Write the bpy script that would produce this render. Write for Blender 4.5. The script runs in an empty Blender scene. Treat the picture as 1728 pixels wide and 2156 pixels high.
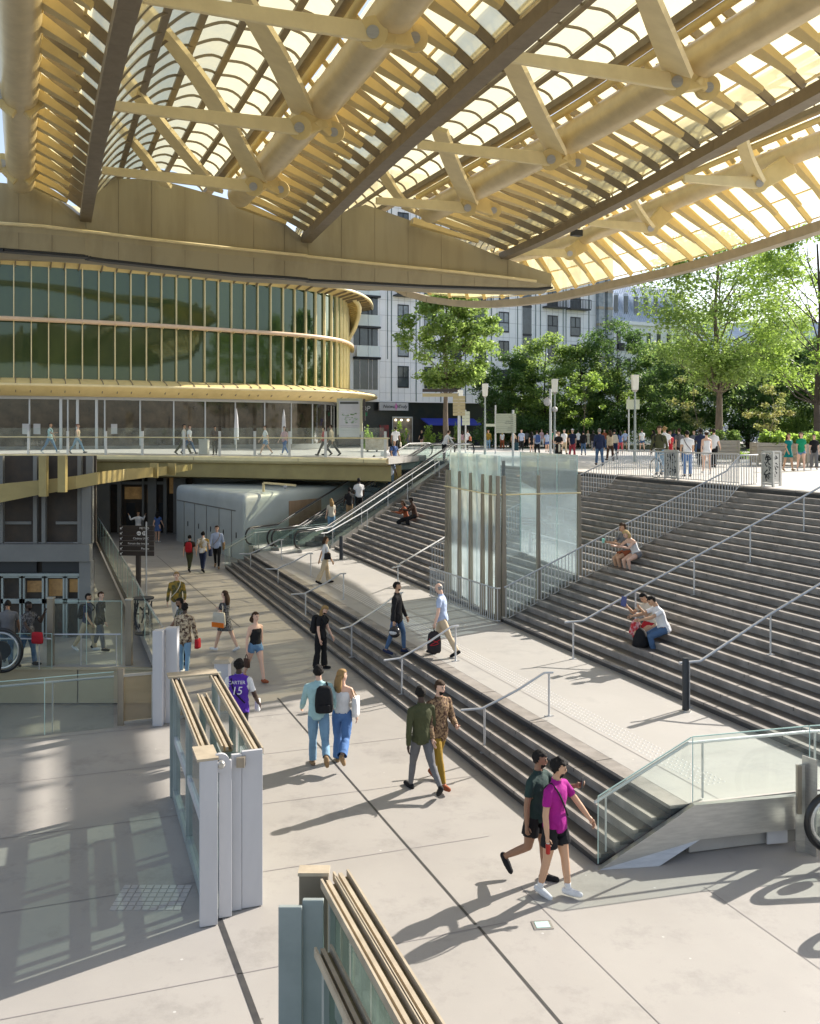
import bpy, bmesh, math, random
from mathutils import Vector, Matrix, noise
from mathutils.geometry import tessellate_polygon
SC = bpy.context.scene
COL = SC.collection
R = math.radians
V = Vector
# ---------------------------------------------------------------- camera, sky, sun, exposure
CAMZ = 6.0
FPX = 2000.0          # focal length in units of a 1728-wide picture
HOR = 903.0           # height of the horizon in that picture
cd = bpy.data.cameras.new('camera'); cam = bpy.data.objects.new('camera', cd); COL.objects.link(cam)
cam.location = (0, 0, CAMZ); cam.rotation_euler = (R(90), 0, 0)
cd.sensor_fit = 'HORIZONTAL'; cd.sensor_width = 36; cd.lens = 36*FPX/1728
cd.shift_y = -(1078-HOR)/1728; cd.clip_start = .1; cd.clip_end = 2000
SC.camera = cam
SUN_EL, SUN_AZ = R(32), math.atan2(.795, .607)      # azimuth from +Y towards +X
w = bpy.data.worlds.new('World'); SC.world = w; w.use_nodes = True
nt = w.node_tree; bg = nt.nodes['Background']
sky = nt.nodes.new('ShaderNodeTexSky'); sky.sky_type = 'NISHITA'; sky.sun_disc = False
sky.sun_elevation = SUN_EL; sky.sun_rotation = SUN_AZ
sky.air_density = 1.0; sky.dust_density = 1.2
sat = nt.nodes.new('ShaderNodeHueSaturation'); sat.inputs['Saturation'].default_value = .72
nt.links.new(sky.outputs[0], sat.inputs['Color']); nt.links.new(sat.outputs[0], bg.inputs[0]); bg.inputs[1].default_value = .118
sl = bpy.data.lights.new('sun', 'SUN'); sun = bpy.data.objects.new('sun', sl); COL.objects.link(sun)
sl.energy = 5.0; sl.angle = R(.5); sl.color = (1, .93, .83)
sd = V((math.sin(SUN_AZ)*math.cos(SUN_EL), math.cos(SUN_AZ)*math.cos(SUN_EL), math.sin(SUN_EL)))
sun.rotation_euler = sd.to_track_quat('Z', 'Y').to_euler()
SC.view_settings.view_transform = 'Standard'; SC.view_settings.look = 'None'
SC.view_settings.exposure = 1.05; SC.view_settings.gamma = 1
SC.cycles.max_bounces = 10; SC.cycles.transparent_max_bounces = 24
SC.cycles.diffuse_bounces = 5; SC.cycles.glossy_bounces = 3

def G(px, py, z=0.0):                 # the spot on level z seen at that place of the picture
    y = FPX*(CAMZ-z)/(py-HOR)
    return V(((px-864)/FPX*y, y, z))
def D(px, py, y):                     # the spot at distance y
    return V(((px-864)/FPX*y, y, CAMZ-(py-HOR)/FPX*y))

# ---------------------------------------------------------------- materials
MATS = {}
def mat(name, c, rough=.6, metal=0, c2=None, scale=3, detail=5, bump=0, bscale=None, spec=.5, stretch=None, contrast=(.35, .65), emit=0, joints=None):
    m = bpy.data.materials.new(name); m.use_nodes = True; MATS[name] = m
    n = m.node_tree.nodes; l = m.node_tree.links; p = n['Principled BSDF']
    p.inputs['Roughness'].default_value = rough; p.inputs['Metallic'].default_value = metal
    p.inputs['Specular IOR Level'].default_value = spec
    p.inputs['Base Color'].default_value = (*c, 1)
    geo = n.new('ShaderNodeNewGeometry'); src = geo.outputs['Position']
    if stretch:
        mp = n.new('ShaderNodeMapping'); mp.inputs['Scale'].default_value = stretch
        l.new(src, mp.inputs[0]); src = mp.outputs[0]
    out = None
    if c2 is not None:
        t = n.new('ShaderNodeTexNoise'); t.inputs['Scale'].default_value = scale; t.inputs['Detail'].default_value = detail
        t.inputs['Roughness'].default_value = .62
        l.new(src, t.inputs['Vector'])
        r = n.new('ShaderNodeValToRGB'); r.color_ramp.elements[0].position = contrast[0]; r.color_ramp.elements[1].position = contrast[1]
        r.color_ramp.elements[0].color = (*c, 1); r.color_ramp.elements[1].color = (*c2, 1)
        l.new(t.outputs['Fac'], r.inputs[0]); out = r.outputs[0]
        l.new(out, p.inputs['Base Color'])
    if bump:
        t2 = n.new('ShaderNodeTexNoise'); t2.inputs['Scale'].default_value = bscale or scale*4; t2.inputs['Detail'].default_value = 4
        l.new(src, t2.inputs['Vector'])
        b = n.new('ShaderNodeBump'); b.inputs['Strength'].default_value = bump; b.inputs['Distance'].default_value = .02
        l.new(t2.outputs['Fac'], b.inputs['Height']); l.new(b.outputs[0], p.inputs['Normal'])
    if emit:
        p.inputs['Emission Color'].default_value = (*c, 1); p.inputs['Emission Strength'].default_value = emit
    return m
def glass(name, tint, refl=.5, haze=0.0, hazec=(.8, .85, .85), dirt=0, rough=.02):
    """thin sheet of glass: see-through, mirror-like at grazing angles, with an optional milky film"""
    m = bpy.data.materials.new(name); m.use_nodes = True; MATS[name] = m
    n = m.node_tree.nodes; l = m.node_tree.links; n.remove(n['Principled BSDF'])
    out = n['Material Output']
    tr = n.new('ShaderNodeBsdfTransparent'); tr.inputs[0].default_value = (*tint, 1)
    gl = n.new('ShaderNodeBsdfGlossy'); gl.inputs['Roughness'].default_value = rough
    lw = n.new('ShaderNodeFresnel'); lw.inputs[0].default_value = 1.5
    mu = n.new('ShaderNodeMath'); mu.operation = 'MULTIPLY'; mu.inputs[1].default_value = refl*2
    l.new(lw.outputs[0], mu.inputs[0]); mu.use_clamp = True
    mx = n.new('ShaderNodeMixShader'); l.new(mu.outputs[0], mx.inputs[0]); l.new(tr.outputs[0], mx.inputs[1]); l.new(gl.outputs[0], mx.inputs[2])
    last = mx
    if haze > 0:
        df = n.new('ShaderNodeBsdfDiffuse'); df.inputs[0].default_value = (*hazec, 1)
        tl = n.new('ShaderNodeBsdfTranslucent'); tl.inputs[0].default_value = (*hazec, 1)
        m2 = n.new('ShaderNodeMixShader'); m2.inputs[0].default_value = .6
        l.new(df.outputs[0], m2.inputs[1]); l.new(tl.outputs[0], m2.inputs[2])
        m3 = n.new('ShaderNodeMixShader'); l.new(last.outputs[0], m3.inputs[1]); l.new(m2.outputs[0], m3.inputs[2])
        if dirt:
            g = n.new('ShaderNodeNewGeometry'); t = n.new('ShaderNodeTexNoise'); t.inputs['Scale'].default_value = dirt; t.inputs['Detail'].default_value = 6
            l.new(g.outputs['Position'], t.inputs['Vector'])
            mr = n.new('ShaderNodeMapRange'); mr.inputs['From Min'].default_value = .3; mr.inputs['From Max'].default_value = .7
            mr.inputs['To Min'].default_value = haze*.8; mr.inputs['To Max'].default_value = min(1, haze*1.2)
            l.new(t.outputs['Fac'], mr.inputs[0]); l.new(mr.outputs[0], m3.inputs[0])
        else: m3.inputs[0].default_value = haze
        last = m3
    l.new(last.outputs[0], out.inputs[0])
    return m
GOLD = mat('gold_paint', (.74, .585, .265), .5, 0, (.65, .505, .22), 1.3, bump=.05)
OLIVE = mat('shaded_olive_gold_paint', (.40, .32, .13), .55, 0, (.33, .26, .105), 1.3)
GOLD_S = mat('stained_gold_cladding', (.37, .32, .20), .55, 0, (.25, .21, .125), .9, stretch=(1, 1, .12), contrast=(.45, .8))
GOLD_T = mat('pearl_tube_metal', (.76, .63, .38), .34, .25, (.66, .54, .32), 2, bump=.15, bscale=1.2)
CREAM = mat('cream_edge_paint', (.80, .68, .39), .5, 0, (.72, .605, .34), 2)
BROWN = mat('brown_edge_metal', (.25, .205, .14), .55, .1, (.205, .165, .11), 3)
DARKRAIL = mat('dark_rail_metal', (.24, .20, .14), .5, .2)
STEEL = mat('brushed_steel', (.55, .54, .51), .35, .75, (.46, .45, .43), 4, stretch=(1, 1, 8))
GATEC = mat('worn_gate_rail', (.46, .39, .29), .55, .1, (.36, .30, .22), 5)
TANB = mat('tan_edge_board', (.42, .36, .27), .55, 0, (.36, .31, .23), 2)
RAIL = mat('grey_rail_metal', (.50, .51, .52), .4, .5)
BRONZE = mat('bronze_post_metal', (.32, .28, .22), .4, .5, (.25, .215, .17), 3, stretch=(1, 1, .3))
BLACKM = mat('black_metal', (.02, .023, .028), .45, .2)
RUBBER = mat('black_rubber', (.012, .012, .013), .35)
WHITEP = mat('white_panel_paint', (.50, .50, .52), .45, 0, (.42, .42, .44), 1.2, stretch=(1, 1, .25))
GREYP = mat('grey_panel_metal', (.34, .38, .375), .4, .2, (.27, .31, .30), 1.5)
BLUEP = mat('pale_blue_cladding', (.50, .55, .55), .45, 0, (.44, .49, .49), .8)
WOODP = mat('plywood', (.38, .26, .17), .7, 0, (.30, .20, .13), 3, stretch=(1, 1, .15))
MOSS = mat('mossy_channel', (.16, .13, .05), .9, 0, (.26, .21, .12), 9)
STONE = mat('step_stone', (.33, .31, .295), .5, 0, (.25, .235, .22), 2.3, bump=.1, bscale=60)
RISER = mat('riser_stone_painted_light', (.30, .272, .248), .5, 0, (.18, .163, .148), 2.2, bump=.1, bscale=50)  # colour lightened for sunlight bounced off the ground; nosings use it too
TREAD = mat('tread_stone_painted_shade', (.10, .088, .08), .5, 0, (.06, .054, .05), 1.7, bump=.12, bscale=55)  # colour darkened for the shade lying on the treads
STONE_E = mat('pale_stone', (.50, .48, .455), .55, 0, (.42, .40, .38), 1.1, bump=.08, bscale=50)
BLACKST = mat('black_riser_stone', (.035, .034, .036), .5, 0, (.055, .052, .05), 6)
WALLG = mat('grey_wall_panel', (.20, .20, .19), .55, 0, (.16, .16, .155), .7)
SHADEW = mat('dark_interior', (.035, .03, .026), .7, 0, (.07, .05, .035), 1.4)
BEIGE = mat('beige_wall_panel', (.50, .44, .30), .6, 0, (.44, .38, .26), .6)
LOCH = glass('clear_glass', (.86, .94, .92), .5, .05, (.75, .85, .82))
EDGEG = mat('green_glass_edge', (.45, .62, .57), .15, 0)
GATEG = glass('green_gate_glass', (.44, .52, .49), .5, .06, (.5, .58, .55))
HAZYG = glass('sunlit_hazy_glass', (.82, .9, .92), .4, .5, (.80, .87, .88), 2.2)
TOWERG = glass('milky_tower_glass', (.80, .90, .93), .45, .17, (.80, .88, .92))
FROST = glass('frosted_glass', (.7, .85, .82), .4, .80, (.76, .88, .86), 1.2)
ROOFG = glass('roof_glass', (.86, .81, .60), .15, .50, (.84, .74, .44), 1.1)
def concrete(name, a, b, dark):
    m = mat(name, a, .5, 0, b, .35, 7, contrast=(.3, .7))
    n = m.node_tree.nodes; l = m.node_tree.links; p = n['Principled BSDF']; base = p.inputs['Base Color'].links[0].from_socket
    g = n.new('ShaderNodeNewGeometry')
    def mixin(fac, col, prev, s):
        mx = n.new('ShaderNodeMixRGB'); mx.inputs[2].default_value = (*col, 1)
        mm = n.new('ShaderNodeMath'); mm.operation = 'MULTIPLY'; mm.inputs[1].default_value = s
        l.new(fac, mm.inputs[0]); l.new(mm.outputs[0], mx.inputs[0]); l.new(prev, mx.inputs[1]); return mx.outputs[0]
    # cloudy stains
    t = n.new('ShaderNodeTexNoise'); t.inputs['Scale'].default_value = .9; t.inputs['Detail'].default_value = 9; t.inputs['Roughness'].default_value = .75
    l.new(g.outputs['Position'], t.inputs['Vector'])
    r = n.new('ShaderNodeValToRGB'); r.color_ramp.elements[0].position = .52; r.color_ramp.elements[1].position = .78
    l.new(t.outputs['Fac'], r.inputs[0]); o = mixin(r.outputs[0], dark, base, .8)
    # small scuffs and gum spots
    v = n.new('ShaderNodeTexVoronoi'); v.inputs['Scale'].default_value = 2.1; l.new(g.outputs['Position'], v.inputs['Vector'])
    lt = n.new('ShaderNodeMath'); lt.operation = 'LESS_THAN'; lt.inputs[1].default_value = .035; l.new(v.outputs['Distance'], lt.inputs[0])
    o = mixin(lt.outputs[0], (.62, .61, .6), o, .6)
    v2 = n.new('ShaderNodeTexVoronoi'); v2.inputs['Scale'].default_value = 1.3; l.new(g.outputs['Position'], v2.inputs['Vector'])
    lt2 = n.new('ShaderNodeMath'); lt2.operation = 'LESS_THAN'; lt2.inputs[1].default_value = .03; l.new(v2.outputs['Distance'], lt2.inputs[0])
    o = mixin(lt2.outputs[0], (.12, .11, .1), o, .6)
    # fine grain
    t3 = n.new('ShaderNodeTexNoise'); t3.inputs['Scale'].default_value = 70; t3.inputs['Detail'].default_value = 2
    l.new(g.outputs['Position'], t3.inputs['Vector'])
    o = mixin(t3.outputs['Fac'], dark, o, .22)
    l.new(o, p.inputs['Base Color'])
    rr = n.new('ShaderNodeMapRange'); rr.inputs['To Min'].default_value = .36; rr.inputs['To Max'].default_value = .62
    l.new(t.outputs['Fac'], rr.inputs[0]); l.new(rr.outputs[0], p.inputs['Roughness'])
    return m
CONC = concrete('polished_concrete', (.375, .352, .325), (.31, .29, .27), (.17, .16, .15))
PLAZA = concrete('plaza_paving', (.56, .53, .49), (.50, .475, .44), (.36, .34, .32))
CONC2 = concrete('pale_paving', (.40, .383, .358), (.35, .335, .315), (.25, .24, .235))

# ---------------------------------------------------------------- mesh helpers
OFF = {}
def meta(o, label=None, cat=None, group=None, kind=None):
    if label: o['label'] = label
    if cat: o['category'] = cat
    if group: o['group'] = group
    if kind: o['kind'] = kind
    return o
def thing(name, loc, label, cat, group=None):
    o = bpy.data.objects.new(name, None); COL.objects.link(o); o.location = loc; o.empty_display_size = .1
    OFF[o] = V(loc); return meta(o, label, cat, group)
class MB:
    def __init__(s): s.v = []; s.f = []; s.mi = []; s.cur = 0
    def face(s, *p):
        b = len(s.v); s.v += [V(q) for q in p]; s.f.append(list(range(b, b+len(p)))); s.mi.append(s.cur); return s
    def add(s, vs, fs):
        b = len(s.v); s.v += [V(q) for q in vs]; s.f += [[b+i for i in f] for f in fs]; s.mi += [s.cur]*len(fs); return s
    def hexa(s, p):   # 8 points: bottom 4, top 4
        return s.add(p, [(3, 2, 1, 0), (4, 5, 6, 7), (0, 1, 5, 4), (1, 2, 6, 5), (2, 3, 7, 6), (3, 0, 4, 7)])
    def box(s, c, size, rz=0):
        x, y, z = [q/2 for q in size]; m = Matrix.Rotation(rz, 3, 'Z'); c = V(c)
        return s.hexa([c+m@V(q) for q in ((-x, -y, -z), (x, -y, -z), (x, y, -z), (-x, y, -z), (-x, -y, z), (x, -y, z), (x, y, z), (-x, y, z))])
    def bar(s, a, b, w, h, up=(0, 0, 1), w2=None, h2=None):   # tapered rectangular bar
        a = V(a); b = V(b); d = (b-a).normalized(); u = V(up); x = d.cross(u)
        if x.length < 1e-4: x = d.cross(V((1, 0, 0)))
        x.normalize(); u = x.cross(d).normalized(); w2 = w if w2 is None else w2; h2 = h if h2 is None else h2
        P = []
        for q, ww, hh in ((a, w, h), (b, w2, h2)):
            P.append([q-x*ww/2-u*hh/2, q+x*ww/2-u*hh/2, q+x*ww/2+u*hh/2, q-x*ww/2+u*hh/2])
        return s.add(P[0]+P[1], [(0, 1, 2, 3), (7, 6, 5, 4), (0, 4, 5, 1), (1, 5, 6, 2), (2, 6, 7, 3), (3, 7, 4, 0)])
    def tube(s, path, r, seg=10, cap=True):
        path = [V(p) for p in path]; n = len(path); rs = r if isinstance(r, (list, tuple)) else [r]*n
        t0 = (path[1]-path[0]).normalized(); x = t0.orthogonal().normalized(); rings = []
        for i in range(n):
            t = (path[min(i+1, n-1)]-path[max(i-1, 0)]).normalized()
            x = (x-t*x.dot(t)); x = x.normalized() if x.length > 1e-6 else t.orthogonal().normalized(); y = t.cross(x)
            rings.append([path[i]+(x*math.cos(a)+y*math.sin(a))*rs[i] for a in [2*math.pi*k/seg for k in range(seg)]])
        vs = [q for rg in rings for q in rg]; fs = []
        for i in range(n-1):
            for k in range(seg): fs.append((i*seg+k, i*seg+(k+1) % seg, (i+1)*seg+(k+1) % seg, (i+1)*seg+k))
        if cap: fs += [tuple(range(seg))[::-1], tuple((n-1)*seg+k for k in range(seg))]
        return s.add(vs, fs)
    def loft(s, rings, closed=True, cap=False):
        m = len(rings[0]); vs = [q for rg in rings for q in rg]; fs = []
        for i in range(len(rings)-1):
            for k in range(m if closed else m-1): fs.append((i*m+k, i*m+(k+1) % m, (i+1)*m+(k+1) % m, (i+1)*m+k))
        if cap: fs += [tuple(range(m))[::-1], tuple((len(rings)-1)*m+k for k in range(m))]
        return s.add(vs, fs)
    def prism(s, poly, z0, z1):
        n = len(poly); a = [V((p[0], p[1], z0)) for p in poly]; b = [V((p[0], p[1], z1)) for p in poly]
        tri = tessellate_polygon([b]); fs = [tuple(n+i for i in t) for t in tri]+[tuple(t)[::-1] for t in tri]
        fs += [(i, (i+1) % n, n+(i+1) % n, n+i) for i in range(n)]
        return s.add(a+b, fs)
    def ball(s, c, r, seg=10, rings=6, sc=(1, 1, 1), rot=None):
        c = V(c); vs = []; fs = []
        for i in range(rings+1):
            th = math.pi*i/rings
            for k in range(seg):
                a = 2*math.pi*k/seg; q = V((math.sin(th)*math.cos(a)*sc[0], math.sin(th)*math.sin(a)*sc[1], math.cos(th)*sc[2]))*r
                if rot: q = rot@q
                vs.append(c+q)
        for i in range(rings):
            for k in range(seg): fs.append((i*seg+k, (i+1)*seg+k, (i+1)*seg+(k+1) % seg, i*seg+(k+1) % seg))
        return s.add(vs, fs)
    def build(s, name, m, parent=None, smooth=False, label=None, cat=None, group=None, kind=None, fix=True, bevel=0):
        ms = m if isinstance(m, (list, tuple)) else [m]
        if parent is not None: o0 = OFF[parent]
        else:
            xs = [q.x for q in s.v]; ys = [q.y for q in s.v]; zs = [q.z for q in s.v]
            o0 = V(((min(xs)+max(xs))/2, (min(ys)+max(ys))/2, min(zs)))
        me = bpy.data.meshes.new(name); me.from_pydata([q-o0 for q in s.v], [], s.f)
        for mm in ms: me.materials.append(mm)
        if len(ms) > 1: me.polygons.foreach_set('material_index', s.mi)
        if fix or smooth:
            bm = bmesh.new(); bm.from_mesh(me)
            if smooth: bmesh.ops.remove_doubles(bm, verts=bm.verts, dist=1e-5)
            if fix: bmesh.ops.recalc_face_normals(bm, faces=bm.faces)
            bm.to_mesh(me); bm.free()
        if smooth:
            me.polygons.foreach_set('use_smooth', [True]*len(me.polygons))
        o = bpy.data.objects.new(name, me); COL.objects.link(o)
        if smooth and smooth != 'full':
            try: me.set_sharp_from_angle(angle=R(40))
            except Exception: pass
        if bevel:
            md = o.modifiers.new('bevel', 'BEVEL'); md.width = bevel; md.segments = 2; md.limit_method = 'ANGLE'
        if parent is not None: o.parent = parent; OFF[o] = o0
        else: o.location = o0; OFF[o] = o0
        return meta(o, label, cat, group, kind)
def crom(pts, n=8):
    pts = [V(p) for p in pts]; out = []
    P = [pts[0]*2-pts[1]]+pts+[pts[-1]*2-pts[-2]]
    for i in range(1, len(P)-2):
        for k in range(n):
            t = k/n; a, b, c, d = P[i-1:i+3]
            out.append(.5*((2*b)+(c-a)*t+(2*a-5*b+4*c-d)*t*t+(3*b-a-3*c+d)*t**3))
    out.append(pts[-1]); return out
def text(s, size, o, right, up, m, name, parent, align='LEFT', depth=.004, shear=0, font_scale=1):
    cu = bpy.data.curves.new(name, 'FONT'); cu.body = s; cu.size = size; cu.align_x = align; cu.extrude = depth; cu.shear = shear
    t = bpy.data.objects.new('tmp', cu); COL.objects.link(t)
    me = bpy.data.meshes.new_from_object(t.evaluated_get(bpy.context.evaluated_depsgraph_get()))
    bpy.data.objects.remove(t)
    right = V(right).normalized(); up = V(up).normalized(); nn = right.cross(up); off = OFF[parent]
    for vv in me.vertices:
        c = vv.co; q = V(o)+right*c.x*font_scale+up*c.y+nn*c.z; vv.co = q-off
    me.materials.clear(); me.materials.append(m)
    ob = bpy.data.objects.new(name, me); COL.objects.link(ob); ob.parent = parent; OFF[ob] = off
    return ob
# ---------------------------------------------------------------- levels and main lines of the place
RS = .142; ZL = .71; ZP = 4.26; ZB = 4.56
nd = V((.942, .335, 0)).normalized(); td = V((.350, -.937, 0)).normalized()      # up the stairs / along the nosings towards the camera
def lerp(a, b, t): return a+(b-a)*t
# lines (x, y) of the big stairs: foot and head, from the near right to the far left
B0, B1 = V((6.9, 14.2)), V((-3.33, 41.8))
T0, T1 = V((14.6, 16.9)), V((2.7, 51.3))
lB0, lB1 = V((2.57, 13.06)), V((-7.94, 40.8))          # lower flight foot
lT0, lT1 = V((3.94, 13.40)), V((-6.54, 40.4))          # lower flight head (level ZL)

# ---------------------------------------------------------------- ground sheets
m = MB()
m.prism([(-9.2, -12), (30, -12), (30, 70), (-21.5, 62), (-19, 57), (-10, 33.6), (-6.4, 24), (-5.15, 19.3), (-5.9, 19.1), (-8, 18.2), (-40, 14), (-40, -12)], -.3, 0)
m.build('lower_floor', CONC, kind='structure')
# floor joints: grooves filled dark, laid as 4 mm strips
def strip(mb, a, b, w_, z):
    a = V(a); b = V(b); a.z = b.z = z; x = (b-a).cross(V((0, 0, 1))).normalized()*w_/2
    mb.face(a-x, b-x, b+x, a+x)
m = MB()
strip(m, G(585, 1470), G(1003, 1948), .035, .004); strip(m, G(1008, 1952), G(1330, 2330), .035, .004)
strip(m, G(330, 1170), G(505, 1320)*1.0, .03, .004); strip(m, G(462, 1935), G(560, 2200), .07, .004)
m.build('floor_joint', BLACKST, kind='structure')
JT = mat('thin_joint', (.24, .22, .215), .7)
m = MB()
o_ = V((-2.6, 3, 0))
for k in range(14):                    # faint construction joints across the passage
    a = V((-7.5, 6+k*2.45, 0)); strip(m, a+nd*.0, a+nd*9.2-V((0, 0, 0)), .016, .004)
for k in range(3):
    a = V((2.2+k*2.4, 4, 0)); strip(m, a-td*0, a-td*9, .012, .005)
strip(m, V((-9, 16, 0)), V((-5.6, 4, 0)), .014, .005)
m.build('thin_floor_joint', JT, kind='structure')
# darker basalt band of floor at the foot of the escalator
m = MB(); a, b, c, d = G(1255, 1826), G(1690, 1790), G(1730, 1860), G(1345, 1935)
# landing between the flights
m = MB()
m.prism([(lT0.x, lT0.y), (5.85, 13.9), (8.5, 14.35), (8.6, 14.6), (B0.x+.1, B0.y+.3), (B1.x+.3, B1.y), (B1.x-.8, B1.y+1.8), (-6.3, 44.5), (lT1.x, lT1.y)], .02, ZL)
m.build('landing', CONC2, kind='structure')
# plaza deck
m = MB()
m.prism([(T0.x, T0.y), (20, 8), (60, 6), (260, 300), (-160, 300), (-70, 62), (-24, 60.5), (-1.2, 48), (.6, 51.9), (T1.x, T1.y)], ZP-.4, ZP)
m.build('plaza_pavement', PLAZA, kind='structure')
m = MB(); m.face((-900, 160, ZP-.2), (900, 160, ZP-.2), (900, 1500, ZP-.2), (-900, 1500, ZP-.2)); m.build('distant_ground', mat('far_ground', (.22, .22, .2), .9), kind='structure', fix=False)
# sunken concourse on the left
m = MB(); m.prism([(-45, 14.0), (-8, 18.2), (-5.9, 19.15), (-5.2, 19.35), (-6.4, 24), (-7, 25.9), (-45, 25.9)], -1.8, -1.5); m.build('sunken_floor', CONC, kind='structure')
m = MB(); m.prism([(-45, 25.9), (-7.05, 25.9), (-8.3, 29.3), (-10, 33.6), (-19, 57), (-19, 62), (-45, 62)], -1.49, -.5); m.build('sunken_walkway', CONC2, kind='structure')
m = MB()
for k in range(12): m.box((-7.6-k*2.9, 25.87, -1.0), (2.86, .05, .92))
m.box((-25, 25.84, -.52), (36, .12, .05))
wl = m.build('retaining_wall', BEIGE, label='low beige panelled wall below the sunken walkway on the left', cat='wall')

# ---------------------------------------------------------------- stairs
def flight(name, b0, b1, t0, t1, n, z0, label, first_dark=True):
    root = thing(name, ((b0.x+b1.x)/2, (b0.y+b1.y)/2, z0), label, 'staircase')
    for i in range(n):                  # step i: riser at fraction i/n, tread back to the next riser
        f0, f1 = i/n, (i+1)/n
        a0, a1 = lerp(b0, t0, f0), lerp(b1, t1, f0); c0, c1 = lerp(b0, t0, min(1, f1+.12)), lerp(b1, t1, min(1, f1+.12))
        zt = z0+RS*(i+1); last = i == n-1
        if last and name == 'upper_staircase': zt += .003
        m = MB(); ov = .018
        e = (a1-a0).normalized(); q = V((-e.y, e.x)); 
        if q.dot(V((nd.x, nd.y))) < 0: q = -q
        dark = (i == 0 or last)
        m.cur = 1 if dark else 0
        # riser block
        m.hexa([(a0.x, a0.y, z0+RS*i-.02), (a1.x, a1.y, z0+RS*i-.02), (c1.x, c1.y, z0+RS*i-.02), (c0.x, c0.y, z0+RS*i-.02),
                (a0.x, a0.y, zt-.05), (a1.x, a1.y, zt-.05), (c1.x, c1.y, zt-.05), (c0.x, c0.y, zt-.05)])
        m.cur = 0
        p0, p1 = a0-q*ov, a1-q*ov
        n0, n1 = p0+q*.085, p1+q*.085  # front strip in the lighter colour, painted in for the sunlit edge
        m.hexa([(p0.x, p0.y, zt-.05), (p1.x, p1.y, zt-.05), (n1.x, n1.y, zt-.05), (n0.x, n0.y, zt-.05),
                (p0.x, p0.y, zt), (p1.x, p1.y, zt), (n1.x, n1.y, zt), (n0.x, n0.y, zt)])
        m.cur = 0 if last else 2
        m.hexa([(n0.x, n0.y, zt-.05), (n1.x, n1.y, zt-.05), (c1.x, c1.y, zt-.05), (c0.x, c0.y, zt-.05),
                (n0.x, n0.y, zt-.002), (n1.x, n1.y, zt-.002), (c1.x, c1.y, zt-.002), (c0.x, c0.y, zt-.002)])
        # joints between the stone blocks of the step
        L = (a1-a0).length; k = 1.6+random.random(); m.cur = 1
        while k < L-.5:
            c = a0+e*k-q*(ov+.002); m.box((c.x+q.x*.16, c.y+q.y*.16, zt-.028), (.012, .325, .06), math.atan2(q.y, q.x)-math.pi/2); k += 1.9+.3*random.random()
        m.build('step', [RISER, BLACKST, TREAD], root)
    return root
random.seed(3)
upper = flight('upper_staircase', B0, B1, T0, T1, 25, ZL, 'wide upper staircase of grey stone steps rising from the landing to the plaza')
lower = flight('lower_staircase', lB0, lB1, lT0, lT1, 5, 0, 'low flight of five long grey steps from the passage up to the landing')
# tactile studs on the landing along the head of the lower flight
m = MB(); e = (lT1-lT0).normalized(); q = V((-e.y, e.x)); q = q if q.x > 0 else -q
k = .5
while k < 20:
    for r_ in range(5):
        c = lT0+e*k+q*(.62+.1*r_); m.add([(c.x-.02, c.y-.02, ZL), (c.x+.02, c.y-.02, ZL), (c.x+.02, c.y+.02, ZL), (c.x-.02, c.y+.02, ZL), (c.x, c.y, ZL+.012)], [(0, 1, 4), (1, 2, 4), (2, 3, 4), (3, 0, 4)])
    k += .1
m.build('tactile_studs', mat('stud_white', (.66, .64, .62), .4), fix=False, kind='structure')
m = MB(); a = lT0+q*.5; b = lT1+q*.5; strip(m, (a.x, a.y, 0), (b.x, b.y, 0), .015, ZL+.004); m.build('landing_joint', JT, kind='structure')

# ---------------------------------------------------------------- railings
def rail_path(name, pts, posts, label, r=.024, group=None, cat='handrail'):
    root = thing(name, posts[0][0], label, cat, group)
    MB().tube(pts, r, 8).build('rail_tube', RAIL, root, smooth=True)
    for foot, top in posts:
        m = MB(); m.tube([foot, top], .02, 8); m.box(V(foot)+V((0, 0, .006)), (.16, .07, .012), math.atan2(nd.y, nd.x)); m.build('post', RAIL, root, smooth=True)
    return root
def stair_z(p):                         # height of the upper flight under a point
    f = (V((p[0], p[1]))-B1).dot(V((nd.x, nd.y)))
    b = (lerp(B0, B1, .5)-B1).dot(V((nd.x, nd.y)))
    # distance from foot line
    e = (B1-B0).normalized(); q = V((-e.y, e.x)); q = q if q.x > 0 else -q
    d = (V((p[0], p[1]))-B0).dot(q)
    e2 = (T1-T0).normalized(); q2 = V((-e2.y, e2.x)); q2 = q2 if q2.x > 0 else -q2
    d2 = -(V((p[0], p[1]))-T0).dot(q2)
    fr = max(0, min(1, d/(d+d2))) if d > 0 else 0
    return ZL+RS*min(25, math.ceil(fr*25-1e-6)) if d > 0 else ZL
def slope_z(p):
    e = (B1-B0).normalized(); q = V((-e.y, e.x)); q = q if q.x > 0 else -q
    d = (V((p[0], p[1]))-B0).dot(q); e2 = (T1-T0).normalized(); q2 = V((-e2.y, e2.x)); q2 = q2 if q2.x > 0 else -q2
    d2 = -(V((p[0], p[1]))-T0).dot(q2); fr = max(0, min(1, d/(d+d2)))
    return ZL+RS*25*fr
H = .93
LOWR = [((1021, 1585), (1157, 1508)), ((847, 1462), (960, 1392)), ((741, 1384), (845, 1310)), ((644, 1305), (724, 1262)), ((586, 1245), (655, 1212)), ((528, 1208), (593, 1178))]
lowlab = ['nearest short grey handrail on the lower flight, below the tactile studs', 'short grey handrail on the lower flight in front of the man with the rucksack', 'short grey handrail on the lower flight behind the woman in black',
          'short grey handrail on the lower flight, third counted from the far end', 'short grey handrail on the lower flight, second counted from the far end', 'farthest short grey handrail at the left end of the lower flight']
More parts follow.
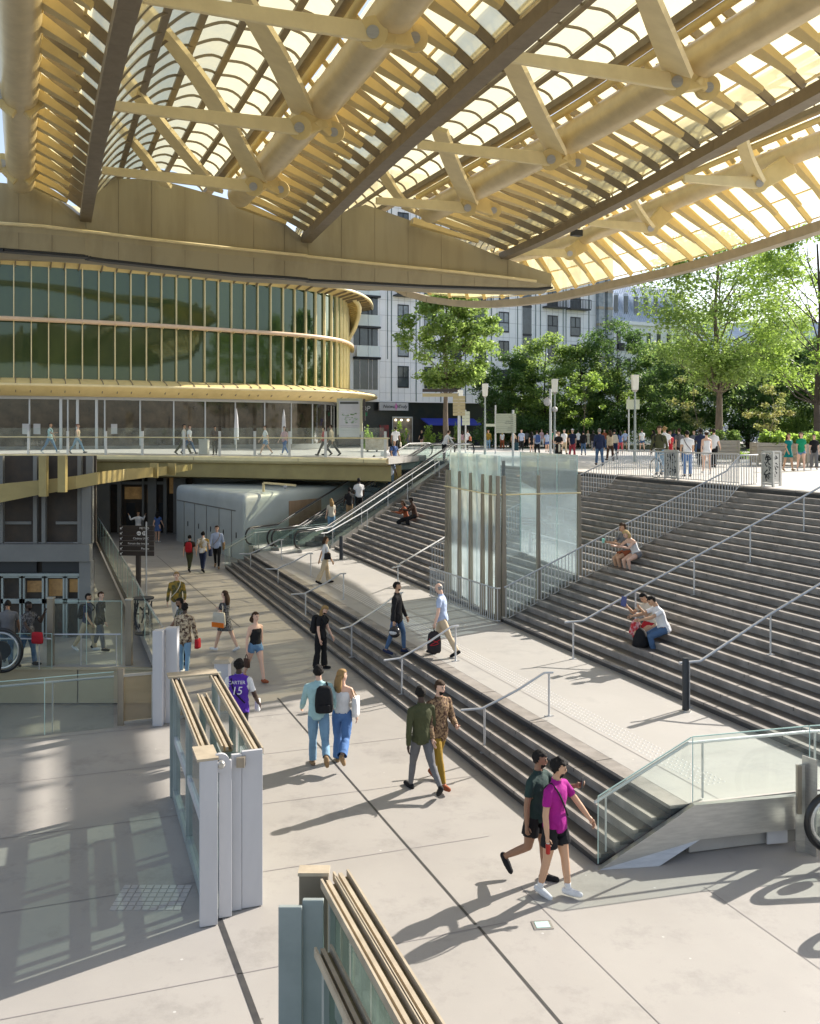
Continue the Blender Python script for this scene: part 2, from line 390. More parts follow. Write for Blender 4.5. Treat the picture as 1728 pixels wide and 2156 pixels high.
for (lo, hi), lb in zip(LOWR, lowlab):
    a = G(*lo, RS); b = G(*hi, ZL); dirv = (V((b.x, b.y, 0))-V((a.x, a.y, 0))).normalized()
    ha, hb = a+V((0, 0, .80)), b+V((0, 0, .80))
    b_up = b+V((0, 0, .80))
    rail_path('handrail', [ha-dirv*.45, ha-dirv*.05, lerp(ha, b_up, .5)+V((0, 0, .0)), b_up-dirv*.1, b_up+dirv*.08], [(a, ha), (b, b_up)], lb, group='short handrails on the lower flight')
def stair_rail(foot_px, dirv, dists, label, post_black=False):
    a = G(*foot_px, ZL); root_posts = []; pts = []
    h0 = .86
    pts.append(a+V((0, 0, h0))-dirv*.22); 
    first = True
    for d in dists:
        p = a+dirv*d; z = stair_z(p); p = V((p.x, p.y, z)); top = V((p.x, p.y, slope_z(p)+h0+.05)) if d > 0 else a+V((0, 0, h0))
        root_posts.append((p, top)); 
    e0 = a+dirv*.25; pts.append(V((e0.x, e0.y, a.z+h0)))
    for d in [x for x in dists if x > 0]:
        p = a+dirv*d; pts.append(V((p.x, p.y, slope_z(p)+h0+.05)))
    return rail_path('stair_handrail', pts, root_posts, label, r=.027, group='long handrails up the upper staircase')
stair_rail((1208, 1388), nd, [0, 1.66, 3.3, 4.95, 6.6, 8.3], 'long pale handrail climbing the upper staircase beside the pair in the white and red clothes')
stair_rail((1452, 1490), nd, [0, 1.9, 3.8, 5.8, 7.8], 'long pale handrail on the upper staircase starting at the thick dark bollard')
esc = V((6.03, 9.5, 0)).normalized()
stair_rail((835, 1250), esc, [.1, 3.9, 6.6], 'handrail on the far flight ending behind the milky glass tower, lower of two')
stair_rail((683, 1165), esc, [0, 3.2, 6.6, 9.6], 'handrail on the far flight starting beside the slim dark bollard')
# bollards
def bollard(p, h, r, label):
    t = thing('bollard', p, label, 'bollard', 'dark bollards at the ends of handrails')
    m = MB(); m.tube([p, p+V((0, 0, h-.02)), p+V((0, 0, h))], [r, r, r*.85], 20); m.build('post', BLACKM, t, smooth=True)
    MB().tube([p, p+V((0, 0, .03))], r*1.45, 20).build('base_plate', STEEL, t, smooth=True)
bollard(G(1445, 1498, ZL), 1.0, .065, 'thick dark bollard on the landing at the foot of the near handrail')
bollard(G(719, 1180, ZL), .98, .075, 'slim dark bollard at the foot of the far flight by the escalator')

# barred fences: rail at slope + bars
def fence(name, pts, label, h=.95, gap=.115, follow=True, r=.011, onland=None):
    root = thing(name, pts[0], label, 'fence')
    top = [p+V((0, 0, h)) for p in pts]
    MB().tube(top, .024, 8).build('rail_tube', RAIL, root, smooth=True)
    MB().tube([p+V((0, 0, .06)) for p in pts], .014, 6).build('bottom_rail', RAIL, root, smooth=True)
    m = MB(); cnt = 0
    for a, b in zip(pts, pts[1:]):
        L = (b-a).length; n = max(1, int(L/gap))
        for k in range(n):
            p = lerp(a, b, (k+.5)/n); m.bar(p+V((0, 0, .04)), p+V((0, 0, h)), .02, .02, up=(0, 1, 0)) if True else None
    m.build('bars', RAIL, root)
    return root
C0 = V((2.42, 26.2, ZL))
def on(p): return V((p.x, p.y, slope_z(p)+.02))
F1a = C0-V((-.28, .96, 0))*.35+V((.05, 0, 0)); F1a = on(F1a)
fl1 = [F1a]+[on(F1a+nd*k) for k in (1.5, 3, 4.5, 6, 7.3)]
F1t = F1a+nd*8.0; F1t = V((F1t.x, F1t.y, ZP)); fl1.append(V((F1t.x-.2, F1t.y-.07, ZP))); fl1.append(V((10.62, 29.0, ZP)))
fence('stair_fence', fl1, 'barred grey fence climbing the stairs between the two flights from the tower corner')
F2t = V((7.68, 35.1, ZP)); fl2 = [on(F2t-nd*k) for k in (7.4, 6, 4.5, 3, 1.5, .3)]+[F2t]
fence('stair_fence', fl2, 'barred grey fence climbing the stairs behind the glass tower')
fence('plaza_fence', [F2t, V((8.4, 33.6, ZP)), V((9.4, 31.6, ZP)), V((10.25, 29.6, ZP))], 'barred grey fence closing the head of the middle flight, with the bicycle against it')
fence('tower_fence', [G(905, 1258, ZL), G(1042, 1312, ZL), C0-V((-.28, .96, 0))*.35+V((-.05, 0, 0))], 'low barred grey fence on the landing in front of the glass tower')
# perforated gates
def gate_panel(p, dirv, w_, h, label):
    t = thing('gate_panel', p, label, 'gate', 'perforated metal gate panels at the stair head')
    m = MB(); m.bar(p, p+V((0, 0, h)), .06, .06, up=dirv); q = p+dirv*w_; m.bar(q, q+V((0, 0, h)), .06, .06, up=dirv)
    m.bar(p+V((0, 0, h)), q+V((0, 0, h)), .05, .05); m.bar(p+V((0, 0, .08)), q+V((0, 0, .08)), .05, .05); m.build('frame', STEEL, t)
    m = MB(); rnd = random.Random(5); nrm = dirv.cross(V((0, 0, 1)))
    m.bar(p+dirv*.03+V((0, 0, h*.53)), q-dirv*.03+V((0, 0, h*.53)), .012, h*.82); sh_ = m.build('sheet', STEEL, t); m = MB()
    for k in range(26):                       # cut metal leaf pattern
        c = p+dirv*rnd.uniform(.12, w_-.12)+V((0, 0, rnd.uniform(.2, h-.12))); a = rnd.uniform(0, 6.28); u = (dirv*math.cos(a)+V((0, 0, 1))*math.sin(a)); l_ = rnd.uniform(.04, .11)
        m.bar(c-u*l_, c+u*l_, .05, .02, up=nrm, w2=.01)
    m.build('leaf_cutouts', BLACKM, sh_)
gate_panel(V((9.1, 32.2, ZP)), V((-td.x, -td.y, 0))*1.0, .75, 1.0, 'perforated metal gate panel behind the parked bicycle')
gate_panel(V((10.75, 28.85, ZP)), nd*1.0, .62, 1.05, 'perforated metal gate panel at the right end of the stair fence')
gate_panel(V((10.7, 28.8, ZP)), td*1.0, .45, 1.05, 'narrow perforated metal gate panel folded back at the end of the stair fence')

# ---------------------------------------------------------------- glass lift tower in the stairs
tw = thing('glass_tower', C0, 'milky glass enclosure with bronze posts standing in the middle of the stairs', 'glass tower')
back = V((-.28, .96, 0)); C1 = C0+nd*2.5; C2 = C0+back*4.15; C3 = C2+nd*2.5
HT = 4.55
for i, (a, b, n_) in enumerate(((C0, C1, 2), (C0, C2, 5), (C2, C3, 2), (C1, C3, 3))):
    for k in range(n_):
        p, q = lerp(a, b, k/n_+.004), lerp(a, b, (k+1)/n_-.004)
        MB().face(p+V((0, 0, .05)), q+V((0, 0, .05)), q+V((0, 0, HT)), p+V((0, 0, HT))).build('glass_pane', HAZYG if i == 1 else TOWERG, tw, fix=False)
        m = MB(); m.bar(q+V((0, 0, .05)), q+V((0, 0, HT)), .012, .02); m.build('pane_edge', EDGEG, tw)
nn_ = V((-.942, -.335, 0)); MB().face(lerp(C0, C2, .02)+nd*.12+V((0, 0, HT-1.05)), lerp(C0, C2, .98)+nd*.12+V((0, 0, HT-1.05)), lerp(C0, C2, .98)+nd*.12+V((0, 0, HT)), lerp(C0, C2, .02)+nd*.12+V((0, 0, HT))).build('frosted_pane', FROST, tw, fix=False)
nrmA = V((-.96, -.28, 0)); nrmB = V((.335, -.942, 0))
def tpost(p, h, w_, tw_):
    m = MB(); m.bar(p+V((0, 0, -.1)), p+V((0, 0, h)), w_*1.35, w_*1.35, up=nd, w2=w_*.85, h2=w_*.85); m.build('post', BRONZE, tw, bevel=.012)
for f in (1.0, .93, .70, .46, .22, .07): tpost(lerp(C0, C2, f)+nrmA*.1, 4.0, .095, 0)
for p in (C0+nrmA*.05+nrmB*.12, C0+nrmB*.13+nd*.12): tpost(p, 4.0, .11, 0)
tpost(lerp(C0, C1, .48)+nrmB*.1, 4.0, .09, 0); tpost(C1+nrmB*.08, 4.0, .10, 0)
z_ = V((0, 0, 3.48)); MB().tube([C2+nrmA*.18+z_, lerp(C0, C2, .2)+nrmA*.18+z_, C0+(nrmA+nrmB)*.14+z_, C1+nrmB*.18+z_], .02, 8).build('tie_rail', CREAM, tw, smooth=True)
m = MB(); m.bar(C0+nd*.3+back*.3+V((0, 0, 3.9)), C0+nd*.3+back*.3+V((0, 0, 4.4)), .09, .09); m.build('lamp_box', BLACKM, tw)

# ---------------------------------------------------------------- glass balustrades
def glass_fence(name, pts, h, label, post_every=1.5, rail_drop=.12, hs=None, fascia=0, group=None):
    root = thing(name, pts[0], label, 'glass balustrade', group)
    side = None
    for a, b in zip(pts, pts[1:]):
        L = (b-a).length; n = max(1, round(L/post_every)); nr = (b-a).cross(V((0, 0, 1))).normalized()
        for k in range(n):
            p, q = lerp(a, b, k/n), lerp(a, b, (k+1)/n); p2 = lerp(p, q, .006); q2 = lerp(p, q, .994)
            m = MB(); m.face(p2, q2, q2+V((0, 0, h)), p2+V((0, 0, h))); m.build('glass_pane', LOCH, root, fix=False)
            m = MB(); m.bar(p2+V((0, 0, h)), q2+V((0, 0, h)), .014, .014); m.bar(p2, p2+V((0, 0, h)), .012, .012); m.build('glass_rim', EDGEG, root)
            c = lerp(p, q, .12); m = MB(); m.bar(c+nr*-.1, c+nr*-.1+V((0, 0, h-rail_drop)), .04, .02); m.build('post', RAIL, root)
        MB().tube([a-nr*.1+V((0, 0, h-rail_drop)), b-nr*.1+V((0, 0, h-rail_drop))], .024, 8).build('rail_tube', RAIL, root, smooth=True)
    return root
g1 = G(1259, 1824, 0); g2 = G(1458, 1692, ZL); g3 = G(1705, 1664, ZL); g4 = g3+V((2.6, .45, 0)); g2.z = g3.z = g4.z = ZL+.02
glass_fence('glass_balustrade', [g1+V((0, 0, .03)), g2, g3, g4], .92, 'glass balustrade with green edges at the near end of the landing beside the lower flight', 1.7)
# steel fascia below it
fz = thing('landing_fascia', g1, 'brushed steel fascia under the near end of the landing', 'fascia')
m = MB(); o = V((.10, -.14, 0))
def fs(p, q, d0, d1):
    return (p+o+V((0, 0, -d0)), q+o+V((0, 0, -d1)), q+o, p+o)
k1 = g1+V((0, -.12, 0)); k2 = g2+V((0, -.12, -.0)); k3 = V((g2.x+.08, g2.y-.12, ZL-.46)); k4 = V((3.42, 13.02, .002))
k5 = g4+V((0, -.12, 0)); k6 = g4+V((0, -.12, -.44))
for P in ([k1, k4, k3, k2], [k2, k3, k6, k5]):
    bk = [q+V((0, .1, 0)) for q in P]; m.add(P+bk, [(0, 1, 2, 3), (7, 6, 5, 4), (0, 4, 5, 1), (1, 5, 6, 2), (2, 6, 7, 3), (3, 7, 4, 0)])
m.build('steel_plate', STEEL, fz)
m = MB(); a = V((3.5, 13.42, .0)); b = V((8.6, 14.4, 0)); m.hexa([a, b, b+V((0, .1, 0)), a+V((0, .1, 0)), a+V((0, 0, .3)), b+V((0, 0, .42)), b+V((0, .1, .42)), a+V((0, .1, .3))]); m.build('recessed_plinth', WALLG, fz)
MB().box((5.28, 13.66, .17), (.32, .03, .26), .19).build('white_hatch', WHITEP, fz)
# post plates beside the escalator newel
pl = thing('steel_post', G(1690, 1797, 0), 'tall brushed steel angle post next to the escalator newel at the right edge', 'post')
p = G(1690, 1797, 0); m = MB(); m.box(p+V((0, .05, .62)), (.13, .03, 1.24)); m.box(p+V((.1, -.02, .68)), (.02, .24, 1.36), .5); m.build('plates', STEEL, pl)
MB().box(p+V((-.04, .0, .9)), (.06, .05, .68)).build('switch_box', BRONZE, pl)

gl1 = G(474, 1197, 0); gl2 = G(538, 1163, ZL); gl3 = G(690, 1146, ZL)
glass_fence('glass_balustrade', [gl1, gl2], .95, 'glass balustrade sloping up at the far left end of the lower flight', 1.6)
glass_fence('glass_balustrade', [gl2, gl3], .95, 'glass balustrade on the far end of the landing in front of the escalator foot', 2.2)
# left: along the edge of the sunken concourse
gp = [V((-19, 57, 0)), V((-14.5, 45.3, 0)), V((-10, 33.6, 0)), V((-7.6, 27.2, 0)), V((-6.35, 24, 0))]
glass_fence('glass_balustrade', gp, 1.1, 'long glass balustrade along the edge of the sunken concourse below the signpost', 2.4)
glass_fence('glass_balustrade', [V((-8.4, 18.15, 0)), V((-5.95, 19.08, 0))], 1.12, 'glass balustrade at the near edge of the sunken concourse on the left', 1.4)
glass_fence('glass_balustrade', [V((-13.5, 17.55, 0)), V((-8.45, 18.14, 0))], 1.12, 'glass balustrade cut by the left picture edge above the sunken floor', 1.8)
glass_fence('glass_screen', [V((-7.95, 26.2, -.5)), V((-9.9, 26.2, -.5))], 1.75, 'tall glass screen with a steel rail in front of the man in the black suit', 1.2, .9)
for px_, lb_, hh_ in ((107, 'tall square bronze post left of the man in navy', 1.85), (272, 'tall square bronze post right of the man in the black suit', 1.8)):
    q_ = D(px_, 903+6.5*FPX/26.1, 26.1); t_ = thing('bronze_post', q_, lb_, 'post', 'bronze posts of the sunken walkway'); MB().box(q_+V((0, 0, hh_/2)), (.17, .14, hh_)).build('shaft', BRONZE, t_, bevel=.008); MB().box(q_+V((0, 0, hh_+.015)), (.2, .17, .03)).build('cap', STEEL, t_)
glass_fence('glass_balustrade', [V((-9.7, 25.75, -.5)), V((-15, 25.75, -.5))], .95, 'glass balustrade above the low beige wall', 2.2)
# ---------------------------------------------------------------- sliding gate frames in the foreground
gd = V((.335, -.942, 0)).normalized(); gn = V((gd.y*-1, gd.x, 0))            # gd towards the camera, gn to the right
def gate_frame(p0, length, label, sgn, leaves):
    """p0: outer right foot corner at the open end; the frame runs from there along sgn*gd"""
    t = thing('sliding_gate', p0, label, 'sliding gate', 'stacked sliding gate frames')
    H_ = 1.95; d = gd*sgn; r = gn
    # three leaves: offsets from the right face
    for off, st, ln, hh in leaves:
        a = p0-r*off+d*st; b = a+d*ln
        m = MB(); m.bar(a+V((0, 0, hh-.03)), b+V((0, 0, hh-.03)), .035, .06); m.bar(a+r*.07+V((0, 0, hh-.02)), b+r*.07+V((0, 0, hh-.02)), .02, .08); m.bar(a-r*.06+V((0, 0, hh-.02)), b-r*.06+V((0, 0, hh-.02)), .02, .08); m.build('top_rail', GATEC, t)
        m = MB(); m.bar(a+V((0, 0, hh-.055)), b+V((0, 0, hh-.055)), .13, .02); m.build('channel', MOSS, t)
        m = MB(); m.bar(a+V((0, 0, .09)), b+V((0, 0, .09)), .09, .16); m.build('bottom_rail', GREYP, t)
        m = MB(); m.bar(a+V((0, 0, .98)), b+V((0, 0, .98)), .06, .12); m.build('middle_rail', WHITEP, t)
        for f in (0.04, .5, .96):
            c = lerp(a, b, f); MB().bar(c, c+V((0, 0, hh-.07)), .09, .07, up=d).build('upright', GREYP, t)
        m = MB(); m.face(a+V((0, 0, .17)), b+V((0, 0, .17)), b+V((0, 0, hh-.09)), a+V((0, 0, hh-.09))); m.build('glass_pane', GATEG, t, fix=False)
        m = MB(); m.bar(a+r*.075+V((0, 0, hh-.06)), b+r*.075+V((0, 0, hh-.06)), .012, .02); m.build('glass_rim', EDGEG, t)
    # end plates
    return t
gA = G(552, 1903, 0)
t = gate_frame(gA, 3.95, 'stack of sliding metal and glass gate frames standing in the left foreground', -1, ((.06, 0, 3.95, 1.95), (.36, .5, 2.6, 1.86), (.68, 0, 3.95, 1.95)))
for o0, o1, yy, top in ((.0, .27, 0, 1.97), (.27, .40, -.02, 1.95), (.41, .57, -.14, 1.93), (.60, .82, -.28, 2.0)):
    a = gA-gn*o0+gd*(.04-yy); b = gA-gn*o1+gd*(.04-yy)
    m = MB(); c = lerp(a, b, .5); m.bar(c+V((0, 0, .01)), c+V((0, 0, top)), (o1-o0)*.97, .06, up=gd); m.build('end_plate', WHITEP, t, bevel=.006)
c = gA-gn*.71+gd*.3; MB().bar(c+V((0, 0, 0)), c+V((0, 0, .2)), .2, .02, up=gd).build('foot_plate', STEEL, t)
c = gA-gn*.72+gd*.1; MB().bar(c+V((0, 0, 2.0)), c+V((0, 0, 2.03)), .26, .5, up=gd).build('cap', GATEC, t)
c = gA-gn*.56+gd*.22+V((0, 0, 1.93)); m = MB(); m.tube([c, c+gd*.06], .115, 20); m.build('guide_wheel', WHITEP, t, smooth=True)
m = MB(); m.tube([c+gd*.05, c+gd*.11, c+gd*.13], [.05, .05, .03], 16); m.build('wheel_hub', STEEL, t, smooth=True)
c = gA-gn*.40+V((0, 0, 1.86)); MB().box(c-gn*-.12+gd*.1, (.1, .1, .12)).build('guide_bracket', BRONZE, t)
for o1 in (.0, .70):
    c = gA-gn*o1-gd*3.95; MB().bar(c, c+V((0, 0, 1.97)), .12, .08, up=gd).build('end_post', GREYP, t)
c = gA-gn*.4-gd*3.95; MB().bar(c-gn*.4+V((0, 0, 1.98)), c+gn*.4+V((0, 0, 1.98)), .3, .03).build('cap', GATEC, t)
gB = G(728, 1836, 1.95); gB.z = 0
t = gate_frame(gB, 5.4, 'stack of sliding metal and glass gate frames cut by the bottom of the picture', 1, ((.05, 0, 5.4, 1.95), (.19, .1, 5.3, 1.95), (.42, .8, 4.6, 1.74)))
for px, w_, top, dy in ((612, .20, 1.93, -.30), (660, .18, 1.96, -.18)):
    q = G(px, 1890-dy*60, 1.93); q.z = 0
    MB().bar(q+V((0, 0, .01)), q+V((0, 0, top)), w_, .05, up=(0, 1, 0)).build('end_plate', GREYP, t, bevel=.006)
q = G(662, 1842, 1.95); q.z = 0; MB().bar(q, q+V((0, 0, 1.97)), .26, .12, up=(0, 1, 0)).build('end_post', BRONZE, t)
MB().box(q+V((0, 0, 1.985)), (.28, .16, .03)).build('cap', GATEC, t)
# square gate pillars further back
pp = G(345, 1526, 0); t = thing('gate_pillar', pp, 'pair of square pale metal pillars ending the left glass balustrade', 'pillar')
MB().box(pp+V((-.1, 0, .96)), (.2, .22, 1.92)).build('pillar', WHITEP, t, bevel=.008); MB().box(pp+V((.13, .18, .97)), (.24, .2, 1.94)).build('pillar', WHITEP, t, bevel=.008)
pp = G(458, 1600, 0)+V((0, .5, 0)); t = thing('white_post', pp, 'stout white metal post with a cream cap behind the foreground gate', 'post')
MB().box(pp+V((0, 0, .83)), (.26, .3, 1.66)).build('shaft', WHITEP, t, bevel=.008); MB().bar(pp+V((0, 0, 1.66)), pp+V((0, 0, 1.72)), .36, .36, up=(0, 1, 0), w2=.25, h2=.25).build('cap', GATEC, t)
# half height glass gate beside the pillars
t = thing('low_glass_gate', G(285, 1520, 0), 'low glass gate with a bronze post between the balustrade and the pale pillars', 'gate')
p = G(255, 1527, 0); MB().bar(p, p+V((0, 0, 1.15)), .12, .08, up=(0, 1, 0)).build('post', BRONZE, t)
q = G(322, 1520, 0); m = MB(); m.bar(p+V((0, 0, 1.0)), q+V((0, 0, 1.0)), .05, .05); m.bar(p+V((0, 0, .05)), q+V((0, 0, .05)), .05, .05); m.bar(q, q+V((0, 0, 1.0)), .04, .04, up=(0, 1, 0)); m.build('frame', STEEL, t)
MB().face(p+V((.05, 0, .08)), q+V((0, 0, .08)), q+V((0, 0, .98)), p+V((.05, 0, .98))).build('bronze_glass', glass('bronze_tinted_glass', (.8, .68, .5), .4, .35, (.6, .5, .36)), t, fix=False)
# floor light and floor grille
fl = G(1143, 1949, 0); t = thing('floor_light', fl, 'small square lit glass light set in the floor near the man in magenta', 'floor light')
MB().box(fl+V((0, 0, .004)), (.24, .2, .008), .1).build('frame', STEEL, t); MB().box(fl+V((0, 0, .009)), (.17, .14, .006), .1).build('lens', EDGEG, t)
t = thing('floor_grille', G(320, 1900, 0), 'pale square access cover in the floor left of the foreground gate', 'floor cover')
m = MB(); c = G(320, 1890, 0)
for i in range(9):
    for j in range(6): m.box(c+V((-.4+i*.1, -.28+j*.11, .004)), (.085, .095, .006))
m.build('cover_plates', STONE_E, t)

# ---------------------------------------------------------------- escalators
def escalator(p0, d, run, z0, z1, wdt, label, name='escalator', low=1.8, high=2.2):
    """p0 foot of the slope on the left edge, d direction up"""
    t = thing(name, p0, label, 'escalator'); r = V((d.y, -d.x, 0)); UP = V((0, 0, 1)); rise = z1-z0
    def P(s, off, h):       # s along run (may be <0 or >run)
        f = min(1, max(0, s/run)); return V((p0.x, p0.y, 0))+d*s+r*off+UP*(z0+f*rise+h)
    ss = [-low, -.3, 0]+[run*k/6 for k in range(1, 6)]+[run, run+.3, run+high]
    for off in (0, wdt):
        m = MB(); 
        m.hexa([P(-low, off-.12, -.3), P(-low, off+.12, -.3), P(-.1, off+.12, -.3), P(-.1, off-.12, -.3), P(-low, off-.12, .12), P(-low, off+.12, .12), P(-.1, off+.12, .12), P(-.1, off-.12, .12)])
        m.hexa([P(-.1, off-.12, -.5), P(-.1, off+.12, -.5), P(run+.1, off+.12, -.5), P(run+.1, off-.12, -.5), P(-.1, off-.12, .12), P(-.1, off+.12, .12), P(run+.1, off+.12, .12), P(run+.1, off-.12, .12)])
        m.hexa([P(run+.1, off-.12, -.1), P(run+.1, off+.12, -.1), P(run+high, off+.12, -.1), P(run+high, off-.12, -.1), P(run+.1, off-.12, .12), P(run+.1, off+.12, .12), P(run+high, off+.12, .12), P(run+high, off-.12, .12)])
        m.build('skirt_panel', STEEL, t)
        for a, b in zip(ss, ss[1:]):
            MB().face(P(a+.01, off, .12), P(b-.01, off, .12), P(b-.01, off, .86), P(a+.01, off, .86)).build('glass_pane', LOCH, t, fix=False)
        top = [P(s, off, .92) for s in ss]; a = top[0]; e = top[-1]
        loopa = [a-d*.0+UP*0] ; lo = []; hi = []
        for k in range(1, 9):
            g = math.pi*k/8; lo.append(a-d*(.36*math.sin(g))-UP*(.36*(1-math.cos(g)))); hi.append(e+d*(.36*math.sin(g))-UP*(.36*(1-math.cos(g))))
        MB().tube(lo[::-1]+top+hi, .04, 10).build('handrail_belt', RUBBER, t, smooth=True)
        m = MB(); m.tube([q-UP*.05 for q in top], .018, 6); m.build('rail_strip', STEEL, t, smooth=True)
    m = MB(); n = max(6, int(rise/.2)); 
    for k in range(n):
        s0 = run*k/n; zt = rise*(k+1)/n; q = V((p0.x, p0.y, 0))+d*s0
        a = q+r*.12; b = q+r*(wdt-.12); c = b+d*(run/n+.02); e = a+d*(run/n+.02); zz = z0+zt
        m.hexa([V((x.x, x.y, zz-rise/n-.02)) for x in (a, b, c, e)]+[V((x.x, x.y, zz)) for x in (a, b, c, e)])
    m.build('moving_steps', mat('step_metal', (.10, .10, .105), .4, .5) if 'step_metal' not in MATS else MATS['step_metal'], t)
    m = MB(); m.hexa([P(-low, .12, -.02), P(-low, wdt-.12, -.02), P(0, wdt-.12, -.02), P(0, .12, -.02), P(-low, .12, .01), P(-low, wdt-.12, .01), P(0, wdt-.12, .01), P(0, .12, .01)]); m.build('comb_plate', STEEL, t)
    return t
el = V((-esc.y, esc.x, 0)); ef = V((B1.x, B1.y, ZL))
RUN = 11.2
escalator(ef+el*1.75, esc, RUN, ZL, ZP, 1.25, 'steep escalator next to the far flight of stairs, on its right hand side')
escalator(ef+el*3.25, esc, RUN, ZL, ZP, 1.25, 'escalator beside the pale blue kiosk, outer one of the pair')
# sloping steel cheek + rail between stair and escalator
t = thing('escalator_cheek', ef, 'sloping glass and steel parapet between the far flight and the escalators', 'parapet')
m = MB(); a = ef+el*.2; b = a+esc*RUN*.98
m.hexa([a+V((0, 0, -.3)), b+V((0, 0, 3.1)), b+el*.12+V((0, 0, 3.1)), a+el*.12+V((0, 0, -.3)), a+V((0, 0, .16)), b+V((0, 0, 3.66)), b+el*.12+V((0, 0, 3.66)), a+el*.12+V((0, 0, .16))]); m.build('steel_cheek', STEEL, t)
for k in range(5):
    p, q = lerp(a, b, k/5+.003), lerp(a, b, (k+1)/5-.003); p = V((p.x, p.y, ZL+3.5*k/5+.16)); q = V((q.x, q.y, ZL+3.5*(k+1)/5+.16))
    MB().face(p, q, q+V((0, 0, .8)), p+V((0, 0, .8))).build('glass_pane', LOCH, t, fix=False)
    MB().tube([p-el*.08, p-el*.08+V((0, 0, .82))], .02, 8).build('post', RAIL, t)
MB().tube([a-esc*1.2-el*.08+V((0, 0, .9)), a-el*.08+V((0, 0, .98)), V((b.x, b.y, ZP+.9))-el*.08, V((b.x, b.y, ZP+.92))-el*.08+esc*1.5], .025, 8).build('rail_tube', RAIL, t, smooth=True)
# floor escalators cut by the picture edges
def newel(c, r, dirv, label, length, glow):
    t = thing('escalator_end', c-V((0, 0, r)), label, 'escalator'); UP = V((0, 0, 1))
    rr = V((dirv.y, -dirv.x, 0))
    for off in (0, 1.2):
        cc = c+rr*off*(1 if rr.y < 0 else -1); pts = [cc+dirv*length+UP*r]
        for k in range(17):
            g = math.pi/2+math.pi*k/16; pts.append(cc+dirv*(r*math.cos(g))+UP*(r*math.sin(g)))
        pts.append(cc+dirv*length-UP*r); MB().tube(pts, .045, 10).build('handrail_belt', RUBBER, t, smooth=True)
        inner = [cc+(q-cc)*.84 if (q-cc).length < r*1.1 else q-UP*.05*(1 if q.z > cc.z else -1) for q in pts]; MB().tube(inner, .03, 8).build('rail_strip', STEEL, t, smooth=True)
        MB().add([cc+(q-cc)*.8 if (q-cc).length < r*1.1 else q for q in pts], [tuple(range(len(pts)))]).build('glass_pane', LOCH, t, fix=False)
    m = MB(); m.box(c+dirv*(length/2)+rr*.6*(1 if rr.y < 0 else -1)-UP*(r-.05), (length, 1.2, .1), math.atan2(dirv.y, dirv.x)); m.build('floor_plate', STEEL, t)
    m = MB(); m.tube([c-rr*.02, c+rr*.02], r*.45, 20); m.build('hub_cover', BLACKM, t, smooth=True)
    return t
newel(V((5.82, 13.0, .62)), .40, V((1, .1, 0)).normalized(), 'black belted escalator newel cut by the right picture edge', 2.0, 0)
newel(V((-10.85, 25.2, .12)), .56, V((-1, .05, 0)).normalized(), 'big round black escalator newel at the left picture edge under the walkers', 3.0, 1)

# ---------------------------------------------------------------- left: lower building fronts, kiosk
YW = 29.5
t = thing('lower_shopfront', (-12, YW, -.5), 'grey front with dark windows over a row of framed doors at the left edge', 'shopfront')
def WX(px, Y=YW): return (px-864)/FPX*Y
def WZ(py, Y=YW): return CAMZ-(py-HOR)/FPX*Y
def wbox(x0, x1, y0, y1, dy=0, th=.12, Y=YW): 
    xa, xb, za, zb = WX(x0, Y), WX(x1, Y), WZ(y1, Y), WZ(y0, Y)
    return ((xa+xb)/2, Y+dy, (za+zb)/2), (xb-xa, th, zb-za)
m = MB(); m.box(*wbox(-350, 192, 1145, 1181, 0, .3)); m.build('concrete_band', WALLG, t)
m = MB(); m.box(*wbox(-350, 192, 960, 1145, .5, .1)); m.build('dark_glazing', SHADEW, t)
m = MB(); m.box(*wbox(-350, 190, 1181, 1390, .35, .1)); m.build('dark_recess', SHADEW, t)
for x0, x1 in ((-6, 2), (66, 74), (84, 92), (160, 168), (178, 192)): MB().box(*wbox(x0, x1, 960, 1145, .2, .14)).build('mullion', WALLG, t)
for x in (-20, 110): MB().box(*wbox(x, x+78, 1100, 1106, .32, .05)).build('window_rail', WALLG, t)
for x0, x1 in ((-60, -8), (0, 42), (46, 90), (94, 134), (136, 166)):
    m = MB()
    for bx in ((x0, x0+4, 1215, 1385), (x1-4, x1, 1215, 1385), (x0, x1, 1212, 1218), (x0, x1, 1262, 1272), (x0, x1, 1376, 1385)): m.box(*wbox(*bx, .12, .08))
    d_ = m.build('door', GREYP, t)
MB().box(*wbox(-350, 192, 1208, 1213, .1, .16)).build('lintel', GREYP, t)
for x0, x1 in ((-60, 74), (86, 166)): MB().box(*wbox(x0, x1, 1184, 1207, .14, .06)).build('sign_panel', BLACKM, t)
MB().box(*wbox(168, 192, 1181, 1390, .1, .3)).build('pier', WALLG, t)
WARM = mat('warm_interior_light', (.45, .27, .10), .6, 0, (.12, .07, .03), 1.5, emit=.05)
for bx in ((96, 132, 1222, 1258), (140, 160, 1222, 1250), (50, 86, 1226, 1250)): MB().box(*wbox(*bx, .28, .02)).build('lit_ceiling', WARM, t)
m = MB(); a = V((WX(192), YW, 0)); b = V((-19.6, 56, 0)); m.hexa([(a.x, a.y, -1), (b.x, b.y, -1), (b.x-.3, b.y, -1), (a.x-.3, a.y, -1), (a.x, a.y, 4.4), (b.x, b.y, 4.4), (b.x-.3, b.y, 4.4), (a.x-.3, a.y, 4.4)])
m.build('side_wall', WALLG, t)
